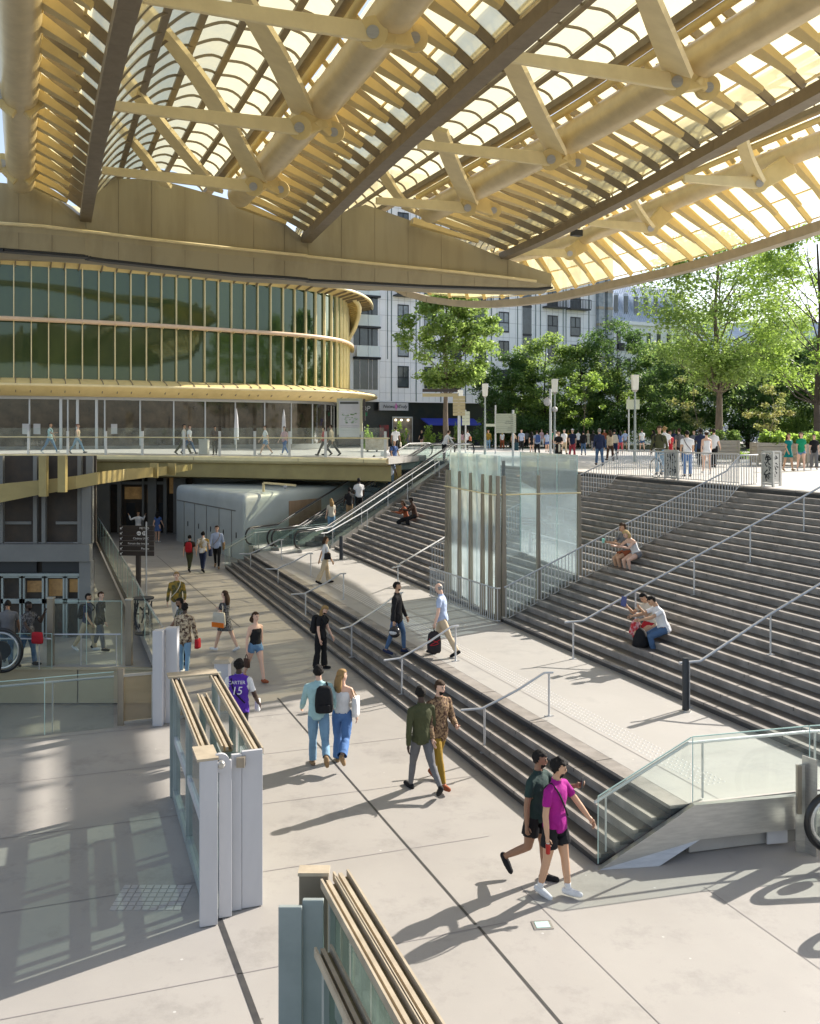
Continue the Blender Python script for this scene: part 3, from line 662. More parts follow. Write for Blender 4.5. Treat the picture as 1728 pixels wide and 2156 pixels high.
# doors under the bridge
YD = 54.5
t = thing('mall_entrance', (-15, YD, 0), 'dark glass entrance doors with grey piers in the shade under the footbridge', 'entrance')
def dbox(x0, x1, y0, y1, dy=0, th=.2): return wbox(x0, x1, y0, y1, dy, th, YD)
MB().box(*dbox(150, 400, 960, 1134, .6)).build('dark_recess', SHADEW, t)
for a, b in ((196, 232), (248, 256), (300, 304), (312, 330), (345, 352), (366, 392)): MB().box(*dbox(a, b, 970, 1134, 0)).build('pier', WALLG, t)
MB().box(*dbox(232, 345, 1014, 1020, .1)).build('lintel', WALLG, t); MB().box(*dbox(232, 345, 1128, 1134, .1)).build('threshold', WALLG, t)
for bx in ((258, 298, 1026, 1052), (306, 320, 1030, 1060), (353, 364, 985, 1040)): MB().box(*dbox(*bx, .45, .04)).build('lit_ceiling', WARM, t)
for bx in ((262, 280, 1060, 1120), (330, 342, 1060, 1128)): MB().box(*dbox(*bx, .4, .04)).build('dark_display', BLACKM, t)
# pale blue kiosk with rounded roof edge
kc = V((-7.6, 43.3, 0)); kl = V((-12.6, 51, 0)); kr = V((-3.0, 50.5, 0)); kb = V((-8.0, 57, 0))
t = thing('kiosk', kc, 'pale blue rounded metal kiosk with a plywood panel below the footbridge', 'kiosk')
def inset(P, c, f): return [c+(p-c)*f for p in P]
base = [kl, kc, kr, kb]; cc = (kl+kc+kr+kb)/4
def round_poly(P, r=.5, n=4):
    out = []
    for i in range(len(P)):
        a, b, c = P[i-1], P[i], P[(i+1) % len(P)]; u = (a-b).normalized(); v = (c-b).normalized(); 
        for k in range(n+1):
            f = k/n; out.append(b+u*r*(1-f)**2+v*r*f**2)
    return out
rp = round_poly(base, .22); rings = [[V((p.x, p.y, z)) for p in inset(rp, cc, f)] for z, f in ((0, 1), (2.55, 1), (2.62, 1), (2.8, .995), (2.93, .98), (3.0, .95), (3.02, .2))]
m = MB(); m.loft(rings, True, True); m.build('shell', BLUEP, t, smooth=True)
off = (kr-kc).cross(V((0, 0, 1))).normalized(); off = off if off.y < 0 else -off
a, b = lerp(kc, kr, .375), lerp(kc, kr, .67); m = MB(); m.hexa([a+off*.0, b, b+off*.03, a+off*.03]+[x+V((0, 0, 2.5)) for x in (a, b, b+off*.03, a+off*.03)]); m.build('plywood_panel', WOODP, t)
offl = (kl-kc).cross(V((0, 0, 1))).normalized(); offl = offl if offl.x < 0 and offl.y < 0 else -offl
for f in (.15, .32, .5, .68, .85):
    a = lerp(kc, kl, f)-offl*-.01; m = MB(); m.bar(a+V((0, 0, .02)), a+V((0, 0, 2.2)), .03, .03, up=offl); m.build('panel_joint', WALLG, t)
    a = lerp(kc, kl, f-.06); m = MB(); m.bar(a+V((0, 0, .95)), a+V((0, 0, 1.2)), .06, .05, up=offl); m.build('door_handle', BLACKM, t)
m = MB(); a = lerp(kc, kl, .1)+V((0, 0, 2.2)); b = lerp(kc, kl, .97)+V((0, 0, 2.2)); m.bar(a, b, .05, .05); m.build('cornice_rail', WALLG, t)
c = V((-6.9, 44.7, 3.04)); m = MB(); m.bar(c, c+V((0, 0, .42)), .1, .1); m.bar(c+V((0, 0, .42)), c+V((1.5, .3, .28)), .09, .09); m.build('camera_arm', CREAM, t); MB().ball(c+V((1.0, .2, .22)), .1).build('camera_dome', WHITEP, t)
# retaining wall under the plaza edge behind escalator
m = MB(); m.hexa([(-14, 57.6, 0), (4, 55, 0), (4, 55.3, 0), (-14, 58, 0), (-14, 57.6, 3.85), (4, 55, 3.85), (4, 55.3, 3.85), (-14, 58, 3.85)]); m.build('plaza_wall', BLUEP, label='pale wall under the plaza edge behind the escalators', cat='wall')

# ---------------------------------------------------------------- footbridge
t = thing('footbridge', D(400, 965, 51), 'cream edged footbridge crossing the picture on the left above the kiosk', 'footbridge')
br = [D(-260, 957, 58.0), D(0, 960, 54.6), D(150, 960.5, 53.2), D(300, 961, 52.0), D(450, 962.5, 50.6), D(600, 965, 49.0), D(720, 968, 47.7), D(818, 971, 46.6)]
br = [V((p.x, p.y, ZB)) for p in crom(br, 4)]
m = MB(); prof = [(0, 0), (-.10, .0), (-.22, -.08), (-.22, -.22), (-.05, -.36), (.3, -.38)]
def prf(path, prof):
    rings = []
    for i, p in enumerate(path):
        tt = (path[min(i+1, len(path)-1)]-path[max(i-1, 0)]).normalized(); nr = V((tt.y, -tt.x, 0)); nr = nr if nr.y < 0 else -nr   # outward to the camera
        rings.append([p-nr*a+V((0, 0, z)) for a, z in prof])
    return rings
m.loft(prf(br, prof), False); m.build('cream_edge', CREAM, t, smooth=True)
for i in (3, 9, 15, 21, 26):
    tt = prf(br, [(-.225, -.07), (-.225, -.23)])[i]; MB().bar(tt[0], tt[1], .03, .02, up=(1, 0, 0)).build('edge_seam', DARKRAIL, t)
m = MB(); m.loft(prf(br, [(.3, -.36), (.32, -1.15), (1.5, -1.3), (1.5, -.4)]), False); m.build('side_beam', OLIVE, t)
far = [V((-24, 61, ZB)), V((-70, 63, ZB))]
m = MB(); poly = [(p.x, p.y) for p in prf(br, [(.0, 0)] ) and [r_[0] for r_ in prf(br, [(.05, 0)])]]+[(0.9, 52.3), (-1, 56), (-9, 70), (-36, 66.0)]
m.prism(poly, ZB-.3, ZB-.004); m.build('deck', CONC2, t)
# big tapered arch beam reaching left
m = MB(); A = [(-120, 1040, 1085, 28.4), (0, 1019, 1058, 28.7), (80, 1012, 1042, 28.9), (160, 1002, 1029, 29.2), (205, 994, 1020, 29.6), (260, 988, 1012, 36), (330, 984, 1003, 43), (400, 978, 990, 49.5)]
ra = []
for px, y0, y1, Y in A:
    a, b = D(px, y0, Y), D(px, y1, Y); ra.append([a, b, b+V((0, .5, 0)), a+V((0, .5, 0))])
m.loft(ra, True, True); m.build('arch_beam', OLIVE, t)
for px, y0, y1, Y in ((92, 960, 1045, 28.6), (132, 960, 1036, 28.7), (325, 975, 1006, 42), (362, 975, 1000, 45)):
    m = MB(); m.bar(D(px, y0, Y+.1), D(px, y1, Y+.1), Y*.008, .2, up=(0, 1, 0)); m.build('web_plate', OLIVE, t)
# balustrade of the footbridge
t = thing('bridge_balustrade', br[4], 'glass balustrade with steel posts along the cream edge of the footbridge', 'glass balustrade')
ins = [r_[0] for r_ in prf(br, [(.12, 0)])]
def at_px(path, px):
    for a, b in zip(path, path[1:]):
        pa, pb = 864+a.x/a.y*FPX, 864+b.x/b.y*FPX
        if pa <= px <= pb: return lerp(a, b, (px-pa)/(pb-pa))
    return path[-1]
bp = [-20, 60, 143, 223, 300, 388, 463, 537, 610, 686, 763, 812]
for px in bp: p = at_px(ins, px); MB().bar(p, p+V((0, 0, 1.32)), .13, .06, up=(0, 1, 0)).build('post', STEEL, t)
for a, b in zip(bp, bp[1:]):
    p, q = at_px(ins, a+3), at_px(ins, b-3); MB().face(p+V((0, 0, .05)), q+V((0, 0, .05)), q+V((0, 0, 1.5)), p+V((0, 0, 1.5))).build('glass_pane', LOCH, t, fix=False)
MB().tube([p+V((0, -.08, .98)) for p in ins], .03, 8).build('rail_tube', CREAM, t, smooth=True)
# ---------------------------------------------------------------- curved glass building on the left
FGL = mat('facade_green_glass', (.008, .026, .014), .06, 0, (.06, .085, .022), .11, 5, spec=.5, stretch=(1, 1, .35), bump=.03, bscale=.8)  # olive patches in the base colour stand in for reflections
_n = FGL.node_tree.nodes; _l = FGL.node_tree.links; _p = _n['Principled BSDF']; _g = _n.new('ShaderNodeBsdfGlossy'); _g.inputs['Roughness'].default_value = .03; _g.inputs[0].default_value = (.62, .82, .66, 1)
_f = _n.new('ShaderNodeFresnel'); _f.inputs[0].default_value = 1.45; _mr = _n.new('ShaderNodeMapRange'); _mr.inputs['From Min'].default_value = .03; _mr.inputs['From Max'].default_value = .55; _mr.inputs['To Min'].default_value = .03; _mr.inputs['To Max'].default_value = 1.0; _l.new(_f.outputs[0], _mr.inputs[0])
_m = _n.new('ShaderNodeMixShader'); _l.new(_mr.outputs[0], _m.inputs[0]); _l.new(_p.outputs[0], _m.inputs[1]); _l.new(_g.outputs[0], _m.inputs[2]); _l.new(_m.outputs[0], _n['Material Output'].inputs[0])
FGL2 = mat('ground_floor_dark_glass', (.018, .016, .014), .05, 0, (.07, .055, .04), 1.0, 7, spec=.7)
t = thing('curved_building', D(400, 940, 70), 'curved gold and green glass building behind the footbridge with a dark ground floor', 'building')
fp = [(-200, 64.5), (0, 66.3), (150, 68.2), (300, 70.6), (400, 72.6), (500, 75.0), (590, 77.2), (660, 79.6), (705, 82.5), (728, 86.5), (733, 91), (728, 97)]
fp = crom([V(((px-864)/FPX*y, y, 0)) for px, y in fp], 10)
# resample by arc length
def resample(path, step):
    out = [path[0]]; acc = 0; last = path[0]
    for a, b in zip(path, path[1:]):
        L = (b-a).length; s = step-acc
        while s <= L: out.append(a+(b-a)*(s/L)); s += step
        acc = L-(s-step)
    return out
fr = resample(fp, 1.14)
def offs(path, d):
    out = []
    for i, p in enumerate(path):
        tt = (path[min(i+1, len(path)-1)]-path[max(i-1, 0)]).normalized(); out.append(p+V((tt.y, -tt.x, 0))*d)
    return out
z0, z1, zr = 9.5, 17.7, 13.7
m = MB(); m.loft([[p+V((0, 0, z0)) for p in fp], [p+V((0, 0, z1+.3)) for p in fp]], False); m.build('green_glazing', FGL, t)
f1 = offs(fr, .16)
for p, q in zip(fr, f1):
    m = MB(); m.bar(p+V((0, 0, z0-.1)), p+V((0, 0, z1)), .065, .42, up=(q-p).normalized()); m.build('mullion', CREAM, t)
MB().tube([p+V((0, 0, zr)) for p in offs(fp, .45)], .17, 10).build('middle_ring', mat('peach_ring_paint', (.70, .50, .33), .45, 0, (.62, .45, .29), 1.5), t, smooth=True)
for p, q in zip(offs(fr, .0), offs(fr, .62)): MB().bar(p+V((0, 0, zr-.16)), q+V((0, 0, zr-.16)), .05, .12).build('ring_bracket', GOLD, t)
# lower flared skirt
n_ = len(fp)
def flare(i): return 1.0+2.2*max(0, (i-n_*.45)/(n_*.55))**1.2
def ring(z, k): 
    out = []
    for i, p in enumerate(fp):
        tt = (fp[min(i+1, n_-1)]-fp[max(i-1, 0)]).normalized(); out.append(p+V((tt.y, -tt.x, 0))*(k*flare(i) if k > 0 else k)+V((0, 0, z)))
    return out
m = MB(); m.loft([ring(9.6, .02), ring(9.35, .75), ring(9.15, 1.0), ring(9.0, 1.02), ring(8.75, .7), ring(8.35, -.3)], False); m.build('lower_skirt', GOLD, t, smooth=True)
idx = [min(range(n_), key=lambda j: (fp[j]-p).length) for p in fr]
q1_, q2_, q3_ = ring(9.62, .05), ring(9.2, 1.0), ring(8.6, .45)
for i in idx:
    a, b, c = q1_[i], q2_[i], q3_[i]; m = MB(); m.bar(a, b, .06, .09); m.bar(b+V((0, 0, -.05)), c, .06, .10); m.build('skirt_rib', BROWN, t)
m = MB(); m.tube([p+V((0, 0, 0)) for p in ring(9.1, 1.0)], .09, 8); m.build('skirt_lip', CREAM, t, smooth=True)
# upper cornice with open slats
m = MB(); m.loft([ring(17.5, .05), ring(17.75, .45), ring(17.9, .8)], False); m.build('upper_cornice', GOLD, t, smooth=True)
MB().tube(ring(17.9, .85), .12, 8).build('cornice_lip', CREAM, t, smooth=True)
r1_, r2_ = ring(17.5, .1), ring(17.85, .8)
for i in idx: MB().bar(r1_[i]+V((0, 0, -.05)), r2_[i]+V((0, 0, -.05)), .07, .16).build('cornice_rib', BROWN, t)
# swooping fin at the curved end
oc = crom([D(560, 566, 77), D(640, 583, 80), D(705, 603, 83), D(748, 632, 86), D(757, 652, 87), D(750, 685, 88), D(734, 716, 88.5)], 6)
ic = crom([D(560, 584, 78.5), D(640, 600, 81), D(690, 616, 84), D(718, 640, 87), D(727, 665, 89), D(728, 692, 90), D(724, 716, 90)], 6)
MB().tube(oc, .2, 8).build('end_fin', CREAM, t, smooth=True)
m = MB(); m.loft([[p+V((0, 0, .12)) for p in ic], [p+V((0, 0, .12)) for p in oc]], False); m.build('end_fin_glazing', ROOFG, t)
m = MB()
for k in range(2, len(oc), 1): m.bar(ic[k], oc[k], .12, .22)
m.build('end_fin_slats', GOLD, t)
# roof slab that closes the volume
rl = [V((p.x, p.y, 0)) for p in fp]; m = MB(); m.prism([(p.x, p.y) for p in rl]+[(-20, 125), (-60, 125), (-60, 64)], 17.7, 18.1); m.build('roof', GOLD, t)
# ground floor
gf = offs(fp, -1.3)
m = MB(); m.loft([[p+V((0, 0, 4.3)) for p in gf], [p+V((0, 0, 8.5)) for p in gf]], False); m.build('ground_glazing', FGL2, t)
g2_ = resample(gf, 2.6)
for k, p in enumerate(g2_): MB().bar(p+V((0, -.06, 4.3)), p+V((0, -.06, 8.5)), .10, .12, up=(0, 1, 0)).build('shop_mullion', RAIL, t)
m = MB(); m.loft([[p+V((0, 0, 8.15)) for p in offs(gf, .14)], [p+V((0, 0, 8.42)) for p in offs(gf, .14)]], False); m.build('shop_head_rail', RAIL, t)
m = MB(); m.loft([[p+V((0, 0, 4.3)) for p in offs(gf, .12)], [p+V((0, 0, 4.75)) for p in offs(gf, .12)]], False); m.build('shop_plinth', WALLG, t)
m = MB()
for px in (130, 165, 205): p = at_px(gf, px); m.bar(p+V((0, -.15, 4.3)), p+V((0, -.15, 8.2)), .2, .1, up=(0, 1, 0))
m.build('door_frame', RAIL, t)
for px in (55, 78, 240): p = at_px(gf, px); MB().box(p+V((0, -.09, 6.0)), (.55, .02, .75)).build('notice', WHITEP, t)

# ---------------------------------------------------------------- canopy
cn = thing('canopy', D(864, 560, 44), 'vast gold canopy of tubes, blades and milky glass sheltering the forum', 'canopy')
vd = V((.34, -.94, 0)).normalized(); un = V((.94, .34, 0)).normalized()
def ground_at(px, py, z): y = FPX*(z-CAMZ)/(HOR-py); return V(((px-864)/FPX*y, y, z))
def curve(pts, ext):
    P = crom(pts, 6); a = P[-1]+(P[-1]-P[-2]).normalized()*ext   # towards the camera
    P.append(a); return sorted([(p.dot(vd), p) for p in P], key=lambda q: q[0])
def at(c, v):
    if v <= c[0][0]: return c[0][1]+(c[1][1]-c[0][1])/(c[1][0]-c[0][0]+1e-9)*(v-c[0][0])
    for (a, p), (b, q) in zip(c, c[1:]):
        if a <= v <= b: return lerp(p, q, (v-a)/(b-a+1e-9))
    return c[-1][1]+(c[-1][1]-c[-2][1])/(c[-1][0]-c[-2][0]+1e-9)*(v-c[-1][0])
ZE, ZT = 14.5, 15.5
E = [curve([ground_at(180, 460, ZE), ground_at(205, 300, ZE), ground_at(240, 130, ZE), ground_at(270, 0, ZE)], 16),
     curve([ground_at(645, 503, ZE), ground_at(700, 448, ZE), ground_at(800, 350, ZE), ground_at(920, 240, ZE), ground_at(1060, 112, ZE), ground_at(1185, 0, ZE)], 16),
     curve([ground_at(1060, 540, ZE), ground_at(1150, 500, ZE), ground_at(1300, 425, ZE), ground_at(1500, 315, ZE), ground_at(1728, 190, ZE)], 3),
     curve([D(830, 603, 66), D(880, 625, 64), D(960, 638, 62), D(1040, 640, 59.5), D(1160, 628, 56), D(1300, 598, 51.5), D(1500, 550, 45.5), D(1728, 478, 38)], 2.5)]
T = [curve([ground_at(44, 380, ZT), ground_at(42, 200, ZT), ground_at(40, 0, ZT)], 16),
     curve([ground_at(505, 410, ZT), ground_at(585, 325, ZT), ground_at(730, 155, ZT), ground_at(835, 20, ZT)], 16),
     curve([ground_at(905, 445, ZT), ground_at(1060, 365, ZT), ground_at(1250, 262, ZT), ground_at(1460, 135, ZT), ground_at(1660, 14, ZT)], 5),
     curve([D(850, 575, 66), D(1130, 528, 54), D(1300, 470, 46), D(1500, 388, 39.5), D(1728, 300, 34.2)], 4)]
RT = [.50, .50, .50, .42]
def vrange(c, far=None): return (c[0][0] if far is None else far), c[-1][0]
for i in range(4):
    pts = [p for v, p in E[i]]; m = MB()
    wdt, hgt = (.44, .34) if i < 3 else (.5, .42)
    # board in short cladding lengths with dark gaps
    L = resample(pts, 1.9)+[pts[-1]]
    m = MB()
    for a, b in zip(L, L[1:]):
        if (b-a).length > .1: m.bar(a, lerp(a, b, .994), wdt, hgt)
    m.build('edge_beam', BROWN if i < 3 else TANB, cn)
    pts = [p for v, p in T[i]]; MB().tube(pts, RT[i], 28).build('main_tube', GOLD_T, cn, smooth=True)
    if i >= 1: MB().tube([p+V((-.50, -.1, .62)) for p in pts], .12, 10).build('small_pipe', GOLD, cn, smooth=True)
    for p, q in zip(resample(pts, 1.5), resample(pts, 1.5)[1:]):      # clamp hoops
        d_ = (q-p).normalized(); x = d_.cross(V((0, 0, 1))).normalized(); y = x.cross(d_)
        rr = RT[i]+.015
        arc = [p+(x*math.cos(a)+y*math.sin(a))*rr+d_*.18*math.sin(a) for a in [R(60+20*k) for k in range(8)]]
        m = MB(); m.tube(arc, .022, 5)
        if i >= 1: m.bar(p+V((-.3, -.05, .38)), p+V((-.5, -.1, .62)), .06, .2, up=d_)
        m.build('hoop', GOLD, cn, smooth=True)
random.seed(7)
BLADES = 0
for i in range(4):
    # blade side: tube -> edge beam on its right
    dv = 1.32 if i < 3 else 1.42
    v0 = E[i][0][0]+.5; v1 = E[i][-1][0]; v = v0; gv = []
    gl = MB(); mu = MB(); extra = MB(); lip = MB(); prev = None
    while v < v1:
        e = at(E[i], v); tt_ = at(T[i], v); top = tt_+V((.05, .02, .95)); bot = e+V((0, 0, .32))
        MB().bar(top, bot, .075, .26).build('mullion', BROWN if i < 3 else GOLD, cn)
        a = tt_+(e-tt_).normalized()*RT[i]*.8+V((0, 0, .25)); b = lerp(a, e+V((0, 0, .1)), .66)
        sh = vd*.42
        blade = MB(); blade.bar(a+sh, b+sh, .46, .30, w2=.20, h2=.14)
        if BLADES < 100 : blade.build('blade', GOLD, cn); BLADES += 1
        else: extra.bar(a+sh, b+sh, .46, .30, w2=.20, h2=.14)
        if prev:
            pa, pb = prev
            for s0, s1 in ((0, .36), (.37, .68), (.69, 1.0)):
                x0, x1, y0, y1 = lerp(pa, pb, s0), lerp(pa, pb, s1), lerp(top, bot, s0), lerp(top, bot, s1)
                u_ = V((0, 0, .16)); gl.face(x0+u_, x1+u_*.9, y1+u_*1.2, y0+u_*1.3)
                lip.bar(lerp(x1, y1, .04)+V((0, 0, .10)), lerp(x1, y1, .96)+V((0, 0, .10)), .07, .05)
        prev = (top, bot); v += dv
    gl.build('blade_side_glass', ROOFG, cn, fix=False); lip.build('glass_lips', CREAM, cn)
    if extra.v: extra.build('far_blades', GOLD, cn, kind='stuff')
    if i == 0: continue
    # grid side: previous edge beam -> tube, a shallow bulging net
    v0 = min(E[i-1][0][0], T[i][0][0])-(2.5, 2.5, 7, -3)[i]; v1 = min(E[i-1][-1][0], T[i][-1][0]); n = int((v1-v0)/1.25)
    def S(v, u):
        a = at(E[i-1], v)+V((.2, .07, .55)); b = at(T[i], v)+V((-.55, -.2, .95)); p = lerp(a, b, u); p.z += 1.5*math.sin(math.pi*u)**.8 if 0 < u < 1 else 0; return p
    US = [0, .22, .44, .66, .86, 1.0]
    for u in US[1:]:
        m = MB(); L = [S(v0+(v1-v0)*k/40, u) for k in range(41)]
        for a, b in zip(L, L[1:]): m.bar(a, lerp(a, b, 1.02), .20 if u < 1 else .34, .10 if u < 1 else .22)
        m.build('net_rail', DARKRAIL if u < 1 else BROWN, cn)
    gl = MB()
    for k in range(n):
        pu = MB(); va, vb = v0+k*1.25, v0+(k+1)*1.25
        for u0, u1 in zip(US, US[1:]):
            gl.face(S(va, u0)+V((0, 0, .2)), S(va, u1)+V((0, 0, .17)), S(vb, u1)+V((0, 0, .17)), S(vb, u0)+V((0, 0, .2)))
            pts = []
            for j in range(7):      # sagging S-shaped purlin
                s = j/6; p = S(va, u0+(u1-u0)*s)-vd*.07*math.sin(2*math.pi*s); p.z += .10*math.sin(s*math.pi)-.02; pts.append(p)
            for a, b in zip(pts, pts[1:]): pu.bar(a, b, .035, .08)
        pu.build('purlin', DARKRAIL, cn)
    gl.build('net_glass', ROOFG, cn, fix=False)
# ties with pin plates, and broad arched arms
def tie(a, pin, pin2, tube_c, d=.55):
    m = MB(); dd = (pin-a).normalized(); m.bar(a, pin, .12, .27, w2=.12, h2=.46); m.build('tie', CREAM, cn, bevel=.03)
    for q, r_ in ((pin, .35), (pin2, .31)):
        if q is None: continue
        m = MB(); nrm = V((q.x*.0, -1, -.25)).normalized(); m.tube([q-nrm*.11, q+nrm*.12], r_, 20); h_ = m.build('pin_plate', GOLD, cn, smooth=True)
        m = MB(); m.tube([q+nrm*.12, q+nrm*.16], r_*.42, 14); m.build('pin', STEEL, h_, smooth=True)
        w_ = tube_c
        m = MB(); m.bar(q, w_, .22, r_*1.7, w2=.3, h2=.8); m.build('bracket', GOLD, cn, bevel=.04)
def arm(a, b, c, w0, w1, w2_=None):
    P = crom([a, b, c], 8); m = MB(); n = len(P); rings = []
    for k, p in enumerate(P):
        s = k/(n-1); wd = w0+(w1-w0)*s; tt = (P[min(k+1, n-1)]-P[max(k-1, 0)]).normalized(); view = (p-V((0, 0, CAMZ))).normalized()
        x = tt.cross(V((.2, -.5, .85)).normalized()).normalized(); y = tt.cross(x).normalized()
        rings.append([p-x*wd/2-y*.07, p+x*wd/2-y*.07, p+x*wd/2+y*.07, p-x*wd/2+y*.07])
    m.loft(rings, True, True); m.build('arched_arm', CREAM, cn)
def pinset(tp, p1, p2, i, Yp, arms, Yt=None):
    q1 = D(*p1, Yp); q2 = D(*p2, Yp+.4) if p2 else None; v = q1.dot(vd); tc = at(T[i], v)+V((0, 0, -.35))
    tie(D(*tp, Yt or Yp-1.5), q1, q2, tc)
pinset((215, 358), (535, 392), (592, 398), 1, 34.5, None, 33)
pinset((238, 222), (632, 268), (704, 278), 1, 27.5, None, 25.6)
pinset((300, -8), (786, 68), (874, 80), 1, 21.6, None, 19.6)
pinset((792, 422), (985, 437), (1040, 442), 2, 37.8, None, 36.5)
pinset((880, 304), (1160, 335), (1215, 342), 2, 31.0, None, 29.4)
pinset((1070, 118), (1424, 172), (1490, 184), 2, 24.2, None, 21.9)
pinset((1440, 375), (1598, 385), None, 3, 35.0, None, 34)
pinset((1240, 468), (1370, 480), None, 3, 42.0, None, 41)
pinset((1090, 530), (1200, 533), None, 3, 49.0, None, 48)
pinset((-60, 190), (2, 198), (78, 205), 0, 26.8, None, 26)
pinset((-60, 335), (8, 343), (76, 348), 0, 34.2, None, 33)
arm(D(270, -25, 24), D(430, 180, 28.5), D(543, 376, 34.6), .62, .80)
arm(D(505, -15, 22), D(580, 110, 24.6), D(642, 240, 27.8), .62, .80)
arm(D(243, 135, 28), D(340, 262, 31.5), D(455, 400, 37.5), .55, .62)
arm(D(232, 245, 33), D(290, 310, 35), D(350, 390, 38), .5, .5)
arm(D(1075, 120, 24), D(1120, 215, 27), D(1172, 318, 31.2), .62, .8)
arm(D(1360, -20, 19.8), D(1392, 60, 21.5), D(1428, 150, 24), .55, .8)
arm(D(925, 270, 31), D(955, 350, 34), D(990, 425, 38), .6, .75)
arm(D(1560, 280, 33), D(1575, 330, 34), D(1598, 380, 35.2), .5, .7)
arm(D(800, 352, 37), D(830, 400, 39.5), D(862, 440, 42), .5, .6)
arm(D(1325, 405, 40), D(1345, 440, 41), D(1372, 478, 42.2), .5, .6)
# main box girder
GP = [(-260, 35, 372, 462, 478, 512), (0, 36.6, 384, 470, 486, 521), (90, 37.4, 392, 476, 492, 528), (178, 38.2, 462, 487, 500, 535), (182, 38.25, 400, 487, 500, 538), (215, 38.6, 375, 491, 505, 543), (330, 39.7, 376, 505, 519, 556), (500, 41.2, 424, 524, 538, 574),
      (600, 42.1, 470, 534, 548, 580), (645, 42.5, 506, 538, 552, 584), (650, 42.55, 470, 540, 553, 586), (770, 43.7, 430, 553, 562, 592), (900, 45, 476, 566, 574, 599), (1060, 46.6, 542, 583, 588, 604), (1130, 47.3, 566, 592, 595, 605), (1162, 47.6, 576, 600, 601, 602)]
def gring(px, Y, a, b, c, d_):
    return [D(px, a, Y)+V((0, .5, 0)), D(px, a, Y), D(px, b, Y-.1), D(px, b, Y-.55), D(px, c, Y-.55), D(px, d_, Y-.35), D(px, d_, Y-.35)+V((0, 2.6, 0)), D(px, a, Y)+V((0, 2.6, 0))]
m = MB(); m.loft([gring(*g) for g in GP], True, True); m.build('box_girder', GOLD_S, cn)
for px in (40, 110, 250, 320, 390, 460, 535, 600, 720, 790, 860, 930, 1000, 1070):       # cladding joints
    for g, h in zip(GP, GP[1:]):
        if g[0] <= px < h[0]:
            s = (px-g[0])/(h[0]-g[0]); q = [x+(y-x)*s for x, y in zip(g, h)]; q[0] = px
            r_ = gring(*q); o = V((0, -.012, 0)); m = MB(); m.bar(r_[1]+o, r_[2]+o, .012, .012, up=(0, 1, 0)); m.bar(r_[4]+o, r_[5]+o, .012, .012, up=(0, 1, 0)); m.build('panel_joint', BROWN, cn)
MB().tube([gring(*g)[3]+V((0, -.02, 0)) for g in GP[:-1]], .07, 6).build('girder_trim', CREAM, cn, smooth=True)
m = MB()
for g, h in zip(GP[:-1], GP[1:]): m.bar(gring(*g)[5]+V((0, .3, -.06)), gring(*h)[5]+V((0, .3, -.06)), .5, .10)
m.build('painted_shadow_strip', BLACKM, cn)  # black bar added as painted shade along the girder's underside
# far rim of the canopy over the curved building
rim = crom([D(-200, 533, 60), D(0, 541, 61), D(160, 546, 62), D(300, 556, 63), D(430, 572, 64), D(500, 581, 65), D(545, 573, 66), D(620, 584, 67), D(700, 598, 68), D(770, 606, 68), D(830, 603, 66)], 6)
m = MB()
for a, b in zip(rim, rim[1:]): m.bar(a, lerp(a, b, .99), .4, .34)
m.build('edge_beam', BROWN, cn)
ri = [V((p.x*.93+.0, p.y-9.5, p.z+1.2)) for p in rim]; m = MB(); g_ = MB()
for a, b in zip(resample(rim, 1.3), resample(ri, 1.3*.93)): MB().bar(a, b, .16, .3).build('rim_blade', GOLD, cn)
g_ = MB(); g_.loft([[p+V((0, 0, .2)) for p in rim], [p+V((0, 0, .2)) for p in ri]], False); g_.build('rim_glass', ROOFG, cn)
m = MB(); c = D(1215, 490, 44); m.box(c, (.5, .3, .28), .5); m.bar(c, c+V((0, 0, .7)), .06, .06, up=(0, 1, 0)); m.build('floodlight', BLACKM, cn)

# ---------------------------------------------------------------- white apartment building beyond
WST = mat('white_stone_cladding', (.88, .88, .90), .6, 0, (.80, .81, .84), .5)
WIN = mat('dark_window_glass', (.02, .026, .034), .08, 0, (.07, .085, .10), .4, spec=.8)
CURT = mat('curtained_glass', (.34, .38, .42), .2, 0, (.16, .19, .22), 1.1, spec=.7)
GREENST = mat('green_joint_strip', (.05, .10, .10), .4)
ZINC = mat('zinc_roof', (.48, .55, .66), .5, 0, (.42, .48, .58), 2)
fa = V((-8.5, 91.5, 0)); fb = V((21.7, 108.2, 0)); fdir = (fb-fa).normalized(); fn = V((fdir.y, -fdir.x, 0)); FL = (fb-fa).length
t = thing('white_building', fa, 'white stone clad apartment building with dark windows behind the plane tree', 'building')
def fpt(px, z, o=0):            # point on the facade plane seen at picture column px
    k = (px-864)/FPX; s = (k*fa.y-fa.x)/(fdir.x-k*fdir.y); p = fa+fdir*s+fn*o; return V((p.x, p.y, z))
def fquad(mb, x0, x1, z0, z1, o, th=.1):
    a, b = fpt(x0, z0, o), fpt(x1, z0, o); c = V((0, 0, z1-z0)); n = fn*-th
    mb.hexa([a, b, b+n, a+n, a+c, b+c, b+c+n, a+c+n])
m = MB(); fquad(m, 715, 1292, 8.7, 32, 0, 10); m.build('wall', WST, t)
m = MB(); fquad(m, 715, 1292, ZP, 8.7, -.4, 8); m.build('shop_front', mat('dark_shopfront', (.012, .02, .024), .3, 0, (.03, .03, .028), 1), t)
